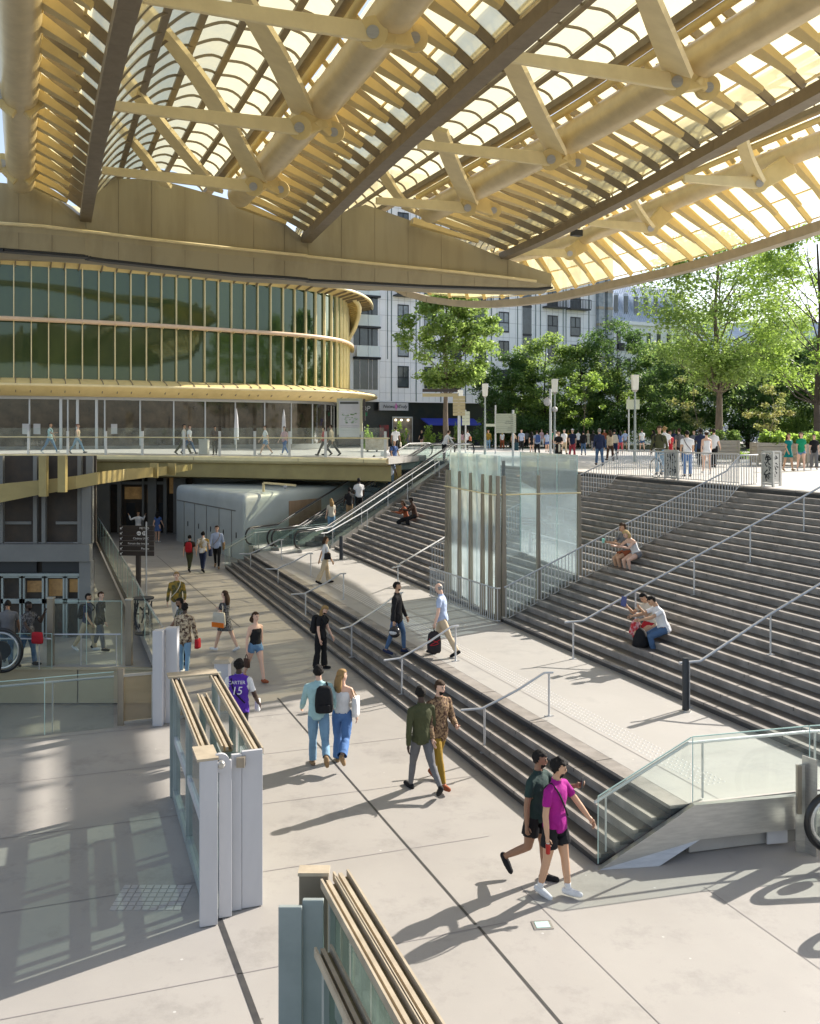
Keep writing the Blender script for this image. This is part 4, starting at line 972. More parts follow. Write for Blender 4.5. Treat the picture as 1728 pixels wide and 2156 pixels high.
for r_ in range(7):
    zt = 12.35+3.1*r_
    for j, (x0, x1) in enumerate(((838, 861), (894, 917), (948, 971), (1001, 1024), (1051, 1072), (1154, 1175), (1202, 1223), (1247, 1256))):
        if j == 7: continue
        m = MB(); fquad(m, x0, x1, zt-2.15, zt, .02, .04); w_ = m.build('window', CURT if (r_ in (1, 2) and j in (0, 1)) or (r_*7+j) % 5 == 3 else WIN, t)
        m = MB()
        for bx in ((x0, x0+.9, zt-2.15, zt), (x1-.9, x1, zt-2.15, zt), (x0, x1, zt-.12, zt), (x0, x1, zt-2.2, zt-2.05), (x0, x1, zt-1.2, zt-1.1)) + (((x0+x1)/2-.6, (x0+x1)/2+.6, zt-1.1, zt),): fquad(m, *bx, .06, .05)
        m.build('frame', BLACKM, w_)
    if r_ in (3,):
        for x0, x1 in ((828, 872), (985, 1030), (1143, 1186), (1192, 1235)):
            m = MB(); fquad(m, x0, x1, zt-2.35, zt-2.2, .9, .9); fquad(m, x0, x1, zt-1.25, zt-1.18, .9, .05)
            for k in range(15): xx = x0+(x1-x0)*k/14; fquad(m, xx, xx+.8, zt-2.2, zt-1.2, .9, .04)
            m.build('balcony', BLACKM, t)
# glazed bay on the left
for r_ in range(7):
    zt = 12.9+3.05*r_
    m = MB(); fquad(m, 745, 796, zt-3.0 if r_ == 0 else zt-1.7, zt, .02, .03); m.build('bay_window', WIN, t)
    m = MB(); [fquad(m, x, x+1.5, zt-3.0 if r_ == 0 else zt-1.7, zt, .06, .04) for x in (757, 775, 783)]; m.build('bay_mullion', WHITEP if r_ == 0 else BLACKM, t)
    if r_: 
        m = MB(); fquad(m, 748, 771, zt-2.85, zt-1.75, .45, .05); fquad(m, 772, 796, zt-2.85, zt-1.75, .45, .05); m.build('balcony_panel', mat('white_balcony_glass', (.62, .70, .72), .25) if 'white_balcony_glass' not in MATS else MATS['white_balcony_glass'], t)
        m = MB(); fquad(m, 744, 798, zt-3.05, zt-2.86, .5, .5); m.build('balcony_slab', BLACKM, t)
    else: 
        m = MB(); fquad(m, 744, 798, zt-.02, zt+.2, .5, .5); m.build('balcony_slab', BLACKM, t)
m = MB(); fquad(m, 1101, 1120, 13, 32, .02, .03); m.build('stair_glazing', WIN, t)
m = MB(); [fquad(m, 1101, 1120, 13+3.1*k, 13.25+3.1*k, .06, .05) for k in range(7)]; m.build('stair_transoms', BLACKM, t)
for x in (816, 824, 876, 884, 928, 980, 1035, 1090, 1128, 1138, 1186, 1192, 1240):
    m = MB(); zz = 8.8 if x in (824, 876, 928, 980) else 13.0; fquad(m, x, x+1.4, zz, 32, .03, .03); m.build('green_joint', GREENST, t)
JW = mat('cladding_joint', (.42, .43, .45), .7); m = MB()
for k in range(15): fquad(m, 800, 1285, 9.6+1.55*k, 9.63+1.55*k, .012, .01)
for x in range(800, 1285, 13): fquad(m, x, x+.35, 8.8, 32, .011, .01)
m.build('cladding_joints', JW, t)
# round glazed bays at the right end
for x0, x1 in ((1256, 1266), (1275, 1285)):
    m = MB(); fquad(m, x0, x1, 12, 31, .5, .5); m.build('oriel', CURT, t)
    for k in range(11): m = MB(); fquad(m, x0-.5, x1+.5, 12+1.9*k, 12.3+1.9*k, .56, .5); m.build('oriel_transom', BRONZE, t)
# second building with zinc mansard
t2 = thing('mansard_building', fpt(1310, ZP), 'white building with blue grey zinc mansard roof beside the white apartment block', 'building')
OFFX = OFF[t2]
m = MB(); a, b = fpt(1293, ZP), fpt(1460, ZP); nb = fn*-12
def wall2(a, b, z0, z1, back, mb): mb.hexa([V((q.x, q.y, z0)) for q in (a, b, b+back, a+back)]+[V((q.x, q.y, z1)) for q in (a, b, b+back, a+back)])
wall2(a, b, ZP, 18.4, nb, m); m.build('wall', WST, t2)
m = MB(); i_ = fn*-2.2; m.hexa([V((q.x, q.y, 18.45)) for q in (a, b, b+nb, a+nb)]+[V((q.x, q.y, 23.2)) for q in (a+i_, b+i_, b+nb, a+nb)]); m.build('mansard_roof', ZINC, t2)
m = MB(); wall2(a+fn*.3, b+fn*.3, 18.1, 18.5, nb, m); m.build('cornice', WST, t2)
for k in range(7):
    x = 1300+k*21
    for zz, hh in ((9, 2.1), (12.1, 2.1), (15.2, 2.1)):
        m = MB(); fquad(m, x, x+8, zz, zz+hh, .03, .05); m.build('window', WIN, t2)
    m = MB(); fquad(m, x-1, x+9, 19.2, 21.8, -.5, .8); d_ = m.build('dormer', ZINC, t2); m = MB(); fquad(m, x, x+8, 19.3, 21.5, -.44, .1); m.build('pane', WIN, d_)
m = MB()
for k in range(40): x = 1295+k*4; p = fpt(x, 18.5, .0); q = fpt(x, 23.1, -2.15); m.bar(p+fn*.04, q+fn*.06, .06, .06, up=fn)
m.build('roof_seams', ZINC, t2)
for k in range(7): m = MB(); fquad(m, 1298+k*21, 1310+k*21, 15.0, 15.9, .5, .05); m.build('balcony', BLACKM, t2)
# far low building seen through the right-hand trees
t3 = thing('far_building', V((55, 150, ZP)), 'pale distant building with grey roof glimpsed through the trees on the right', 'building')
m = MB(); m.box((50, 150, 11), (60, 12, 14), -.1); m.build('wall', WST, t3)
m = MB(); m.hexa([(20, 147, 18), (80, 141, 18), (80, 153, 18), (20, 159, 18), (22, 150, 22.5), (78, 144.5, 22.5), (78, 151, 22.5), (22, 156, 22.5)]); m.build('roof', ZINC, t3)
for i in range(12):
    for j in range(3):
        m = MB(); x = 24+i*4.7; m.box((x, 144.0-(x-50)*.1, 8.5+j*3.2), (1.2, .2, 1.9), -.1); m.build('window', WIN, t3)
# shop signs and awning
t4 = thing('shop_sign', fpt(800, 7.6), 'white shop sign with dark script and a pink diamond under the white building', 'shop sign')
m = MB(); fquad(m, 797, 858, 8.0-.15, 8.65, .25, .2); m.build('board', WHITEP, t4)
PINK = mat('pink_sign_paint', (.55, .18, .42), .5)
a = fpt(804, 8.1, .28); text('Network', .48, a, fdir, (0, 0, 1), BLACKM, 'lettering', t4, shear=.3); text('Truly', .48, fpt(836, 8.1, .28), fdir, (0, 0, 1), BLACKM, 'lettering', t4, shear=.3)
c = fpt(832, 8.25, .29); MB().add([c+V((0, 0, .42)), c+fdir*.16, c-V((0, 0, .42)), c-fdir*.16], [(0, 1, 2, 3)]).build('diamond', PINK, t4, fix=False)
t5 = thing('shop_sign', fpt(763, 7.6, .5), 'white OP letters above green foliage mark on the dark shopfront', 'shop sign')
text('OP', .75, fpt(757, 7.75, .3), fdir, (0, 0, 1), WHITEP, 'lettering', t5, shear=.2); m = MB(); m.box(fpt(763, 7.45, .35), (.7, .1, .35)); m.build('green_mark', mat('sign_green', (.02, .25, .13), .5), t5)
t6 = thing('shop_sign', fpt(740, 7.4, .5), 'small white lettering on dark shopfront at the end of the curved building', 'shop sign')
m = MB(); fquad(m, 720, 745, 7.1, 7.9, .2, .1); m.build('board', BLACKM, t6)
text('CING', .5, fpt(722, 7.25, .24), fdir, (0, 0, 1), WHITEP, 'lettering', t6)
t7 = thing('awning', fpt(900, 6.9), 'deep blue shop awning behind the trunk of the plane tree', 'awning')
m = MB(); a, b = fpt(888, 7.1, -.1), fpt(998, 7.1, -.1); m.hexa([a-V((0, 0, .1)), b-V((0, 0, .1)), b+fn*1.6-V((0, 0, .75)), a+fn*1.6-V((0, 0, .75)), a, b, b+fn*1.6-V((0, 0, .6)), a+fn*1.6-V((0, 0, .6))]); m.build('canvas', mat('blue_canvas', (.02, .04, .35), .7), t7)
t8 = thing('shop_window', fpt(840, 4.3), 'lit shop window with cream interior under the white shop sign', 'shop window')
m = MB(); fquad(m, 830, 872, 4.4, 7.1, -.3, .1); m.build('interior', mat('cream_shop_interior', (.35, .30, .22), .6, 0, (.16, .12, .09), 1.2), t8)
for x in (836, 848, 862): MB().ball(fpt(x, 6.9, -.2), .1).build('spot_lamp', mat('lamp_white', (1, .9, .7), .5, emit=2) if 'lamp_white' not in MATS else MATS['lamp_white'], t8)
m = MB(); [fquad(m, *q, -.25, .06) for q in ((829, 830.5, 4.3, 7.2), (871, 872.5, 4.3, 7.2), (829, 872, 7.1, 7.25))]; m.build('frame', RAIL, t8)
t9 = thing('shop_window', fpt(806, 4.3), 'dark shop window with red display left of the lit one', 'shop window')
m = MB(); fquad(m, 803, 822, 4.9, 6.4, -.28, .1); m.build('red_display', mat('red_display', (.30, .03, .03), .6, 0, (.08, .05, .05), 2.5), t9)

# ---------------------------------------------------------------- trees and planting
def leafmat(name, a, b, tl):
    m = bpy.data.materials.new(name); m.use_nodes = True; MATS[name] = m
    n = m.node_tree.nodes; l = m.node_tree.links; n.remove(n['Principled BSDF']); out = n['Material Output']
    g = n.new('ShaderNodeNewGeometry'); t = n.new('ShaderNodeTexNoise'); t.inputs['Scale'].default_value = 1.1; t.inputs['Detail'].default_value = 6
    l.new(g.outputs['Position'], t.inputs['Vector']); r = n.new('ShaderNodeValToRGB'); r.color_ramp.elements[0].position = .36; r.color_ramp.elements[1].position = .64
    r.color_ramp.elements[0].color = (*a, 1); r.color_ramp.elements[1].color = (*b, 1); l.new(t.outputs['Fac'], r.inputs[0])
    d = n.new('ShaderNodeBsdfDiffuse'); l.new(r.outputs[0], d.inputs[0]); tr = n.new('ShaderNodeBsdfTranslucent')
    hs = n.new('ShaderNodeHueSaturation'); hs.inputs['Hue'].default_value = .483; hs.inputs['Saturation'].default_value = .95; hs.inputs['Value'].default_value = 2.4; l.new(r.outputs[0], hs.inputs['Color']); l.new(hs.outputs[0], tr.inputs[0])
    gl = n.new('ShaderNodeBsdfGlossy'); gl.inputs['Roughness'].default_value = .45
    m1 = n.new('ShaderNodeMixShader'); m1.inputs[0].default_value = tl; l.new(d.outputs[0], m1.inputs[1]); l.new(tr.outputs[0], m1.inputs[2])
    m2 = n.new('ShaderNodeMixShader'); m2.inputs[0].default_value = .05; l.new(m1.outputs[0], m2.inputs[1]); l.new(gl.outputs[0], m2.inputs[2]); l.new(m2.outputs[0], out.inputs[0])
    return m
LEAF = leafmat('plane_tree_leaf', (.10, .17, .035), (.17, .26, .055), .52)
LEAFD = leafmat('dark_leaf', (.04, .09, .022), (.08, .155, .035), .45)
LEAFY = leafmat('yellow_green_leaf', (.105, .19, .024), (.17, .27, .038), .52)
LEAFR = leafmat('rusty_leaf', (.11, .15, .035), (.18, .18, .05), .5)
BARK = mat('bark', (.17, .13, .095), .85, 0, (.10, .078, .06), 5, bump=.5, bscale=14, stretch=(1, 1, .3))
BARKD = mat('dark_bark', (.07, .055, .045), .9, 0, (.045, .037, .03), 6, bump=.5, bscale=14)
def leaves(name, clumps, size, m, parent, rnd, droop=.3):
    vs = []; fs = []
    for c, r, n in clumps:
        for _ in range(n):
            while True:
                q = V((rnd.uniform(-1, 1), rnd.uniform(-1, 1), rnd.uniform(-1, 1)))
                if q.length <= 1: break
            q = q*(.55+.45*q.length)
            p = c+V((q.x*r[0], q.y*r[1], q.z*r[2])); s = size*rnd.uniform(.55, 1.25)
            u = V((rnd.gauss(0, 1), rnd.gauss(0, 1), rnd.gauss(0, .6))).normalized(); w_ = u.cross(V((rnd.gauss(0, .5), rnd.gauss(0, .5), 1))).normalized()
            b = len(vs); vs += [p-u*s*.6, p+w_*s*.34, p+u*s*.6+V((0, 0, -s*droop*.5)), p-w_*s*.34]; fs.append((b, b+1, b+2, b+3))
    off = OFF[parent]; me = bpy.data.meshes.new(name); me.from_pydata([v-off for v in vs], [], fs); me.materials.append(m)
    o = bpy.data.objects.new(name, me); COL.objects.link(o); o.parent = parent; OFF[o] = off; return o
def tree(name, base, h, cz, rad, label, lm, nclump, per, size, bark=BARK, tr=.22, seed=1, group=None, fork=None, lean=(0, 0), cz0=None, layered=False, gaps=0):
    """base point, total height, height where the crown starts, crown radii"""
    rnd = random.Random(seed); t = thing(name, base, label, 'tree', group)
    top = base+V((lean[0], lean[1], h*.93)); mid = base+V((lean[0]*.3+rnd.uniform(-.1, .1), lean[1]*.3, cz))
    m = MB(); m.tube(crom([base-V((0, 0, .1)), lerp(base, mid, .5)+V((rnd.uniform(-.08, .08), 0, 0)), mid, lerp(mid, top, .5)+V((rnd.uniform(-.3, .3), rnd.uniform(-.3, .3), 0)), top], 4),
                     [tr*1.15]+[tr*(1-.85*k/16) for k in range(16)], 10)
    clumps = []; cc = base+V((lean[0]*.7, lean[1]*.7, (cz+h)/2)); rz = (h-cz)/2
    for k in range(nclump):
        for _ in range(30):
            a = rnd.uniform(0, 2*math.pi); zz = rnd.uniform(-1, 1); prof = math.sqrt(max(.05, 1-abs(zz)**2.2)) if not fork else (math.sqrt(max(.05, 1-zz*zz)))
            rr = rnd.uniform(.25, 1)**.6*prof; p = cc+V((math.cos(a)*rr*rad, math.sin(a)*rr*rad, zz*rz))
            if noise.noise(p*.45+V((seed*3.1, 0, 0))) > gaps-.35: break
        rc = rad*rnd.uniform(.14, .26); clumps.append((p, (rc*1.15, rc*1.15, rc*(.5 if layered else .72)), int(per*rnd.uniform(.6, 1.3))))
        if k % 3 == 0:
            s = (p.z-base.z)/h; st = lerp(base, top, min(.93, max(cz/h*.9, s-.14-.1*rnd.random()))); q = lerp(st, p, .45)+V((rnd.uniform(-.2, .2), rnd.uniform(-.2, .2), -rad*.05)); q2 = lerp(st, p, .75)+V((rnd.uniform(-.15, .15), 0, rad*.03))
            m.tube(crom([st, q, q2, p], 2), [tr*.26*(1-s*.5)]+[tr*.26*(1-s*.5)*(1-.14*k) for k in range(1, 7)], 6)
    m.build('trunk', bark, t, smooth=True); leaves('crown', clumps, size, lm, t, rnd); return t
def pt(px, Y, z=ZP): return V(((px-864)/FPX*Y, Y, z))
tree('plane_tree', pt(941, 78), 12.9, 5.4, 4.1, 'lone bright green plane tree with pale trunk in front of the white building', LEAF, 120, 160, .30, tr=.25, seed=4, gaps=.1)
tree('tall_tree', pt(1516, 64), 14.6, 5.0, 5.6, 'tall airy green tree with long bare trunk right of the white building', LEAF, 190, 130, .25, tr=.27, seed=9, gaps=.12)
tree('locust_tree', pt(1722, 56), 13.6, 3.8, 4.4, 'yellow green feathery tree cut by the right picture edge', LEAFY, 95, 150, .20, tr=.26, seed=12, layered=True, bark=BARKD, gaps=.15)
bgt = [('tree', 1075, 84, 8.2, 1.4, 2.9, LEAFD, 'dark conical evergreen just right of the plane tree', 2), ('tree', 1150, 80, 9.2, 1.8, 3.3, LEAF, 'bushy green tree behind the dense multi-line signpost', 3),
       ('tree', 1222, 82, 8.6, 1.5, 3.2, LEAF, 'bushy green tree behind the tall camera mast', 5), ('tree', 1300, 78, 10.2, 1.8, 3.3, LEAFD, 'dark green tree left of the street lamp in the middle of the grove', 6),
       ('tree', 1378, 80, 8.6, 1.6, 3.4, LEAF, 'mid green tree right of the street lamp in the grove', 7), ('tree', 1440, 74, 8.0, 2.0, 3.2, LEAFD, 'dark shady tree left of the tall airy tree trunk', 8),
       ('tree', 1575, 72, 7.6, 2.0, 3.2, LEAFD, 'dark round tree right of the tall airy tree trunk', 10), ('tree', 1650, 76, 8.4, 2.0, 3.6, LEAF, 'green tree between the tall tree and the yellow green one', 11),
       ('tree', 1745, 72, 8.4, 1.6, 3.4, LEAFD, 'dark tree behind the yellow green tree at the right edge', 13), ('tree', 1480, 92, 12.5, 2.5, 4.6, LEAF, 'farther broad tree showing behind the tall airy tree', 14), ('tree', 1625, 95, 13.0, 2.5, 4.8, LEAF, 'farther broad tree at the back right of the grove', 15)]
for nm, px, Y, h, cz, rad, lm, lb, sd_ in bgt:
    q_ = min(1.17, 92.0/Y) if px < 1340 else 1.17; Y *= q_; h *= q_; cz *= q_; rad *= q_
    tree(nm, pt(px, Y), h, cz*.6, rad*1.08, lb, lm, 120, 120, .27, bark=BARKD, tr=.16, seed=sd_, group='trees of the grove behind the plaza', gaps=.05)
tree('small_tree', pt(1232, 83), 6.7, 2.1, 2.0, 'young light green tree behind the tall camera mast', LEAFY, 26, 80, .2, tr=.06, seed=21)
tree('small_tree', pt(1470, 78), 7.2, 1.8, 2.0, 'slender young tree with rusty tinted leaves beside the tall bare trunk', LEAFR, 26, 70, .18, tr=.06, seed=22)
tree('small_tree', pt(1622, 66), 4.8, 1.7, 1.6, 'small tree with rusty leaves above the wooden planters', LEAFR, 22, 70, .18, tr=.05, seed=23)
def bush(px, Y, r, h, lm, label, n=16, per=90, size=.16, seed=1, nm='shrub', z=ZP):
    if 60 < Y < 78 and seed < 12: q_ = (89.0 if px < 1330 else 84.0)/Y; Y *= q_; r *= q_; h *= q_
    rnd = random.Random(seed+50); p = pt(px, Y, z); t = thing(nm, p, label, 'shrub'); m = MB()
    cl = []
    for k in range(n):
        a = rnd.uniform(0, 6.28); rr = rnd.uniform(0, 1); q = p+V((math.cos(a)*rr*r, math.sin(a)*rr*r*.8, h*rnd.uniform(.15, .85)*(1-.35*rr))); cl.append((q, (r*.3, r*.3, h*.2), per)); m.tube([p+V((0, 0, -.02)), q], [.03, .01], 5)
    m.build('stems', BARKD, t); leaves('foliage', cl, size, lm, t, rnd); return t
bush(1100, 72, 2.2, 3.0, LEAFD, 'dark undergrowth behind the tourists left of the dense signpost', 30, 110, .2, 1)
bush(1165, 70, 2.4, 3.2, LEAFD, 'dark undergrowth behind the signpost crowd', 30, 110, .2, 2)
bush(1290, 64, 2.6, 3.6, LEAFD, 'large dark laurel shrub behind the man in the navy jacket', 34, 120, .2, 3)
bush(1390, 70, 2.6, 2.6, LEAF, 'sunny green undergrowth behind the middle street lamp', 30, 100, .2, 4)
bush(1580, 62, 2.2, 2.6, LEAFD, 'round dark shrub between the tall trunk and the planters', 30, 110, .18, 5)
bush(1680, 62, 2.8, 2.8, LEAF, 'light green shrubs behind the women in green', 30, 110, .2, 6)
bush(1555, 55, 1.5, .8, LEAFY, 'low pale flowering shrub beside the tree trunk', 18, 90, .12, 7)
bush(1450, 68, 2.4, 3.0, LEAFD, 'dark undergrowth behind the couple at the fence', 30, 110, .2, 8)
bush(1035, 76, 2.0, 2.6, LEAFD, 'dark shrubs at the left end of the grove', 26, 110, .2, 9)
bush(1225, 74, 2.2, 2.8, LEAFD, 'dark undergrowth behind the camera mast', 26, 110, .2, 10)
bush(1740, 58, 2.0, 2.2, LEAFD, 'dark shrub at the far right edge', 26, 100, .2, 11)
for px, lb, s_ in ((910, 'small yellow green potted shrub in front of the dark cafe', 31), (842, 'small light green potted shrub in front of the lit shop window', 32), (962, 'green potted shrub right of the plane tree trunk', 33), (772, 'narrow green shrub right of the map stand', 34)):
    bush(px, 84, .8, 2.6, LEAFY if s_ != 33 else LEAF, lb, 14, 60, .16, s_)
m = MB()
m.prism([(7.5, 86), (22, 80), (30, 70), (44, 60), (75, 60), (90, 130), (20, 104)], ZP-.05, ZP+.02); m.build('planted_ground', mat('garden_soil', (.06, .055, .03), .95, 0, (.05, .09, .03), 1.5), kind='structure')
# wooden planters
PL = mat('weathered_planter_wood', (.42, .38, .31), .75, 0, (.34, .30, .24), 2, stretch=(.3, .3, 6))
def planter(px, Y, w_, h, label, grass=True, rot=.0):
    p = pt(px, Y); t = thing('planter', p, label, 'planter', 'wooden planters on the plaza'); m = MB()
    for k in range(5): m.box(p+V((0, 0, .15+h*(k+.5)/5)), (w_, .9, h/5-.015), rot)
    m.build('boards', PL, t); m = MB()
    for sx in (-1, 1):
        for sy in (-1, 1): q = Matrix.Rotation(rot, 3, 'Z')@V((sx*(w_/2), sy*.45, 0)); m.box(p+q+V((0, 0, (h+.15)/2)), (.08, .08, h+.17), rot)
    m.build('corner_posts', PL, t)
    rnd = random.Random(px); MBg = [(p+V((rnd.uniform(-w_/2, w_/2), rnd.uniform(-.3, .3), .2+h+rnd.uniform(0, .3))), (.3, .3, .3), 60) for _ in range(9)]
    leaves('grasses', MBg, .22, LEAFY if grass else LEAF, t, rnd, 1.2)
planter(1625, 45, 1.6, .95, 'wooden planter with trailing grasses left of the women in green')
planter(1672, 46, 1.5, .9, 'wooden planter half hidden behind the women in green')
planter(1525, 50, 1.3, 1.0, 'tall wooden planter just right of the tall tree trunk', False)
planter(1725, 44, 1.4, .9, 'wooden planter behind the woman in black at the right edge')
t = thing('low_counter', pt(800, 66), 'long low box clad in pale mottled stone slabs right of the map stand', 'counter')
m = MB(); m.box(pt(794, 72)+V((0, 0, .62)), (1.7, .8, .95)); m.build('body', mat('mottled_slab', (.55, .48, .38), .7, 0, (.38, .32, .24), 4), t); m = MB(); [m.box(pt(794, 72)+V((x, 0, .07)), (.12, .7, .14)) for x in (-.7, 0, .7)]; m.build('feet', BLACKM, t)

# ---------------------------------------------------------------- street furniture on the plaza
LAMPW = mat('lamp_diffuser', (.85, .84, .76), .4)
def lamp(px, Y, ztop, label, wd=.38):
    p = pt(px, Y); t = thing('street_lamp', p, label, 'street lamp', 'street lamps on the plaza'); h = ztop-ZP
    MB().tube([p, p+V((0, 0, 1)), p+V((0, 0, h-.9))], [.09, .07, .05], 10).build('pole', GREYP, t, smooth=True)
    m = MB(); m.bar(p+V((0, 0, h-.85)), p+V((0, 0, h-.05)), wd*.8, wd*.8, up=(0, 1, 0), w2=wd, h2=wd); m.build('lantern', LAMPW, t, bevel=.03)
    MB().bar(p+V((0, 0, h-.95)), p+V((0, 0, h-.85)), .15, .15, up=(0, 1, 0), w2=wd*.6, h2=wd*.6).build('collar', STEEL, t)
lamp(1022, 62, 9.0, 'street lamp with square lantern left of the dense signpost'); lamp(1169, 58, 9.1, 'street lamp behind the camera mast')
lamp(1338, 50, 8.9, 'street lamp standing in front of the grove'); lamp(969, 70, 8.9, 'street lamp beside the plane tree trunk', .45)
m_ = pt(1160, 44); t = thing('camera_mast', m_, 'thin pale mast with white domes in front of the grove', 'camera mast'); MB().tube([m_, m_+V((0, 0, 3.6))], .06, 10).build('pole', RAIL, t, smooth=True)
MB().ball(m_+V((-.15, 0, 3.0)), .17, 12, 8, (1, 1, 1.2)).build('camera_dome', WHITEP, t, smooth=True); MB().ball(m_+V((.2, 0, 2.65)), .13, 12, 8).build('camera_dome', WHITEP, t, smooth=True)
SIGNG = mat('pale_sign_slat', (.50, .53, .42), .55); SIGNT = mat('sign_dark_ink', (.06, .065, .06), .6); DKS = mat('dark_sign_slat', (.045, .035, .032), .5)
def slatsign(p, z0, z1, n, wd, side, m_slat, m_txt, words, label, polez, sz=.8, right=V((1, 0, 0)), polem=RAIL, arrows=False):
    t = thing('signpost', p, label, 'signpost'); MB().tube([p, p+V((0, 0, polez))], .055, 10).build('pole', polem, t, smooth=True)
    hh = (z1-z0)/n; nr = right.cross(V((0, 0, 1)))
    for k in range(n):
        c = p+right*(side*wd/2)+V((0, 0, z1-hh*(k+.5)))+nr*.07; m = MB(); m.box(c, (wd, .03, hh*.93), math.atan2(right.y, right.x)); s = m.build('slat', m_slat, t)
        if k < len(words) and words[k]: lettering(words[k], hh*sz*.62, c+nr*.02+right*(wd*.36)-V((0, 0, hh*.22)), right, m_txt, s)
        if arrows:
            o = c-right*wd*.43+nr*.018; mm = MB(); mm.bar(o+right*.035+V((0, 0, .035)), o-right*.03-V((0, 0, .03)), .02, .005, up=nr); mm.face(o+right*(-.055)+V((0, 0, -.05)), o+right*.02+V((0, 0, -.045)), o+right*(-.05)+V((0, 0, .025))); mm.build('arrow', m_txt, s, fix=False)
    return t
def lettering(s, size, o, right, m, parent): return text(s, size, o, right, (0, 0, 1), m, 'lettering', parent, 'RIGHT')
sgp = pt(1081, 44); slatsign(sgp+V((-.0, 0, 0)), 1.55, 2.45, 9, .95, -.72, SIGNG, SIGNT, ['Rue', 'Les Halles', 'Forum', 'Rue Montorgueil', 'Centre commercial', 'Jardin', 'Bibliotheque', 'Conservatoire', 'Eglise'], 'dense pale green signpost with nine slats in front of the grove', 2.62)
sgp = pt(1044, 66); slatsign(sgp, 1.9, 2.1, 1, 1.9, .3, SIGNG, SIGNT, [''], 'low signpost with one narrow slat behind the dense signpost', 3.4)
sgp = pt(966, 62); t = slatsign(sgp, 2.6, 3.9, 6, .8, .1, mat('tan_sign_slat', (.45, .38, .22), .6), SIGNT, ['', '', '', '', '', ''], 'tan street signpost in front of the plane tree trunk', 4.1)
m = MB(); m.box(sgp+V((-1.2, -.1, 3.95)), (2.3, .06, .22)); m.build('tan_arm', MATS['tan_sign_slat'], t); m = MB(); m.box(sgp+V((-1.2, -.12, 4.25)), (2.3, .06, .2)); m.build('dark_arm', DKS, t)
sgp = pt(981, 68); slatsign(sgp, 2.0, 3.0, 4, .55, .1, SIGNG, SIGNT, ['', '', '', ''], 'small pale signpost right of the tan street signpost', 3.1)
sgp = pt(1325, 72); slatsign(sgp+V((0, 0, 0)), 3.2, 4.0, 1, 1.0, .6, SIGNG, SIGNT, [''], 'pale sign board half hidden in the grove foliage', 4.2)
# dark direction sign in the passage
sp = G(294, 1262, 0); dpx = FPX/sp.y
t = slatsign(sp, CAMZ-(1170-HOR)/dpx, CAMZ-(1106-HOR)/dpx, 6, 76/dpx, -.12, DKS, mat('sign_white_ink', (.8, .8, .82), .5), ['METRO', '', 'Cinéma UGC', 'Forum des images', 'Piscine', ''], 'dark brown direction sign with white arrows standing at the left of the passage', CAMZ-(1170-HOR)/dpx+.1, .95, V((.99, -.1, 0)).normalized(), DKS, True)
OFFT = t; MB().bar(sp+V((-.05, 0, 0)), sp+V((-.05, 0, CAMZ-(1168-HOR)/dpx)), .14, .1, up=(0, 1, 0)).build('broad_post', DKS, t)
q = sp+V((.28, -.15, 0)); MB().tube([q, q+V((0, 0, CAMZ-(1098-HOR)/dpx))], .03, 10).build('thin_pole', RAIL, t, smooth=True)
zz = CAMZ-(1122-HOR)/dpx; o = sp+V((.02, -.14, zz)); m = MB()
for dx in (0, .19):
    m.tube([o+V((dx, 0, 0)), o+V((dx, -.01, 0))], .075, 20)
m.build('metro_symbols', MATS['sign_white_ink'], t, smooth=True); text('M', .12, o+V((.19, -.012, -.04)), (1, 0, 0), (0, 0, 1), DKS, 'lettering', t, 'CENTER'); text('RER', .06, o+V((0, -.012, -.02)), (1, 0, 0), (0, 0, 1), DKS, 'lettering', t, 'CENTER')
# ornamental base of the sign
t = thing('litter_bin', G(302, 1330, 0), 'ornate openwork black metal litter bin beside the direction sign', 'litter bin')
def lacebin(t, p, h, w_):
    m = MB(); rnd = random.Random(2); m.tube([p+V((0, 0, h-.02)), p+V((0, 0, h+.02))], w_*.62, 14); m.tube([p, p+V((0, 0, .03))], w_*.5, 14); m.build('rims', BLACKM, t)
    m = MB()
    for k in range(26):
        a = rnd.uniform(0, 6.28); b = a+rnd.uniform(-1.2, 1.2); z1_, z2_ = rnd.uniform(0, h), rnd.uniform(0, h); f = lambda a_, z_: p+V((math.cos(a_)*w_/2, math.sin(a_)*w_/2, z_)); m.tube([f(a, z1_), f((a+b)/2, (z1_+z2_)/2), f(b, z2_)], .022, 5)
    m.build('lace_body', BLACKM, t)
lacebin(t, G(302, 1335, 0), 1.05, .5)
# map stand on the footbridge
p = pt(737, 52.5, ZB); t = thing('map_stand', p, 'tall freestanding map panel with cream frame on the footbridge', 'map stand')
m = MB(); m.box(p+V((0, 0, .85)), (1.35, .25, .55)); m.build('dark_base', DKS, t); m = MB(); m.box(p+V((0, 0, 1.98)), (1.42, .22, 2.3)); m.build('frame', mat('map_frame_paint', (.45, .43, .30), .5), t, bevel=.02)
m = MB(); m.box(p+V((-.02, -.12, 2.0)), (1.15, .03, 2.0)); pg = m.build('map_sheet', WHITEP, t)
m = MB(); m.box(p+V((-.02, -.14, 2.88)), (1.02, .01, .12)); m.build('title_bar', SIGNT, pg)
m = MB(); rnd = random.Random(3)
for k in range(26): m.box(p+V((rnd.uniform(-.42, .45), -.14, rnd.uniform(1.75, 2.3))), (rnd.uniform(.03, .13), .01, rnd.uniform(.02, .06)), 0)
m.build('green_districts', mat('map_green', (.18, .32, .15), .6), pg)
m = MB()
for k in range(5): m.box(p+V((0, -.14, 1.62-.09*k)), (1.0, .01, .015))
for k in range(14): a = rnd.uniform(-.45, .3); b_ = rnd.uniform(1.8, 2.7); m.bar(p+V((a, -.14, b_)), p+V((a+rnd.uniform(.1, .3), -.14, b_+rnd.uniform(-.2, .2))), .008, .008)
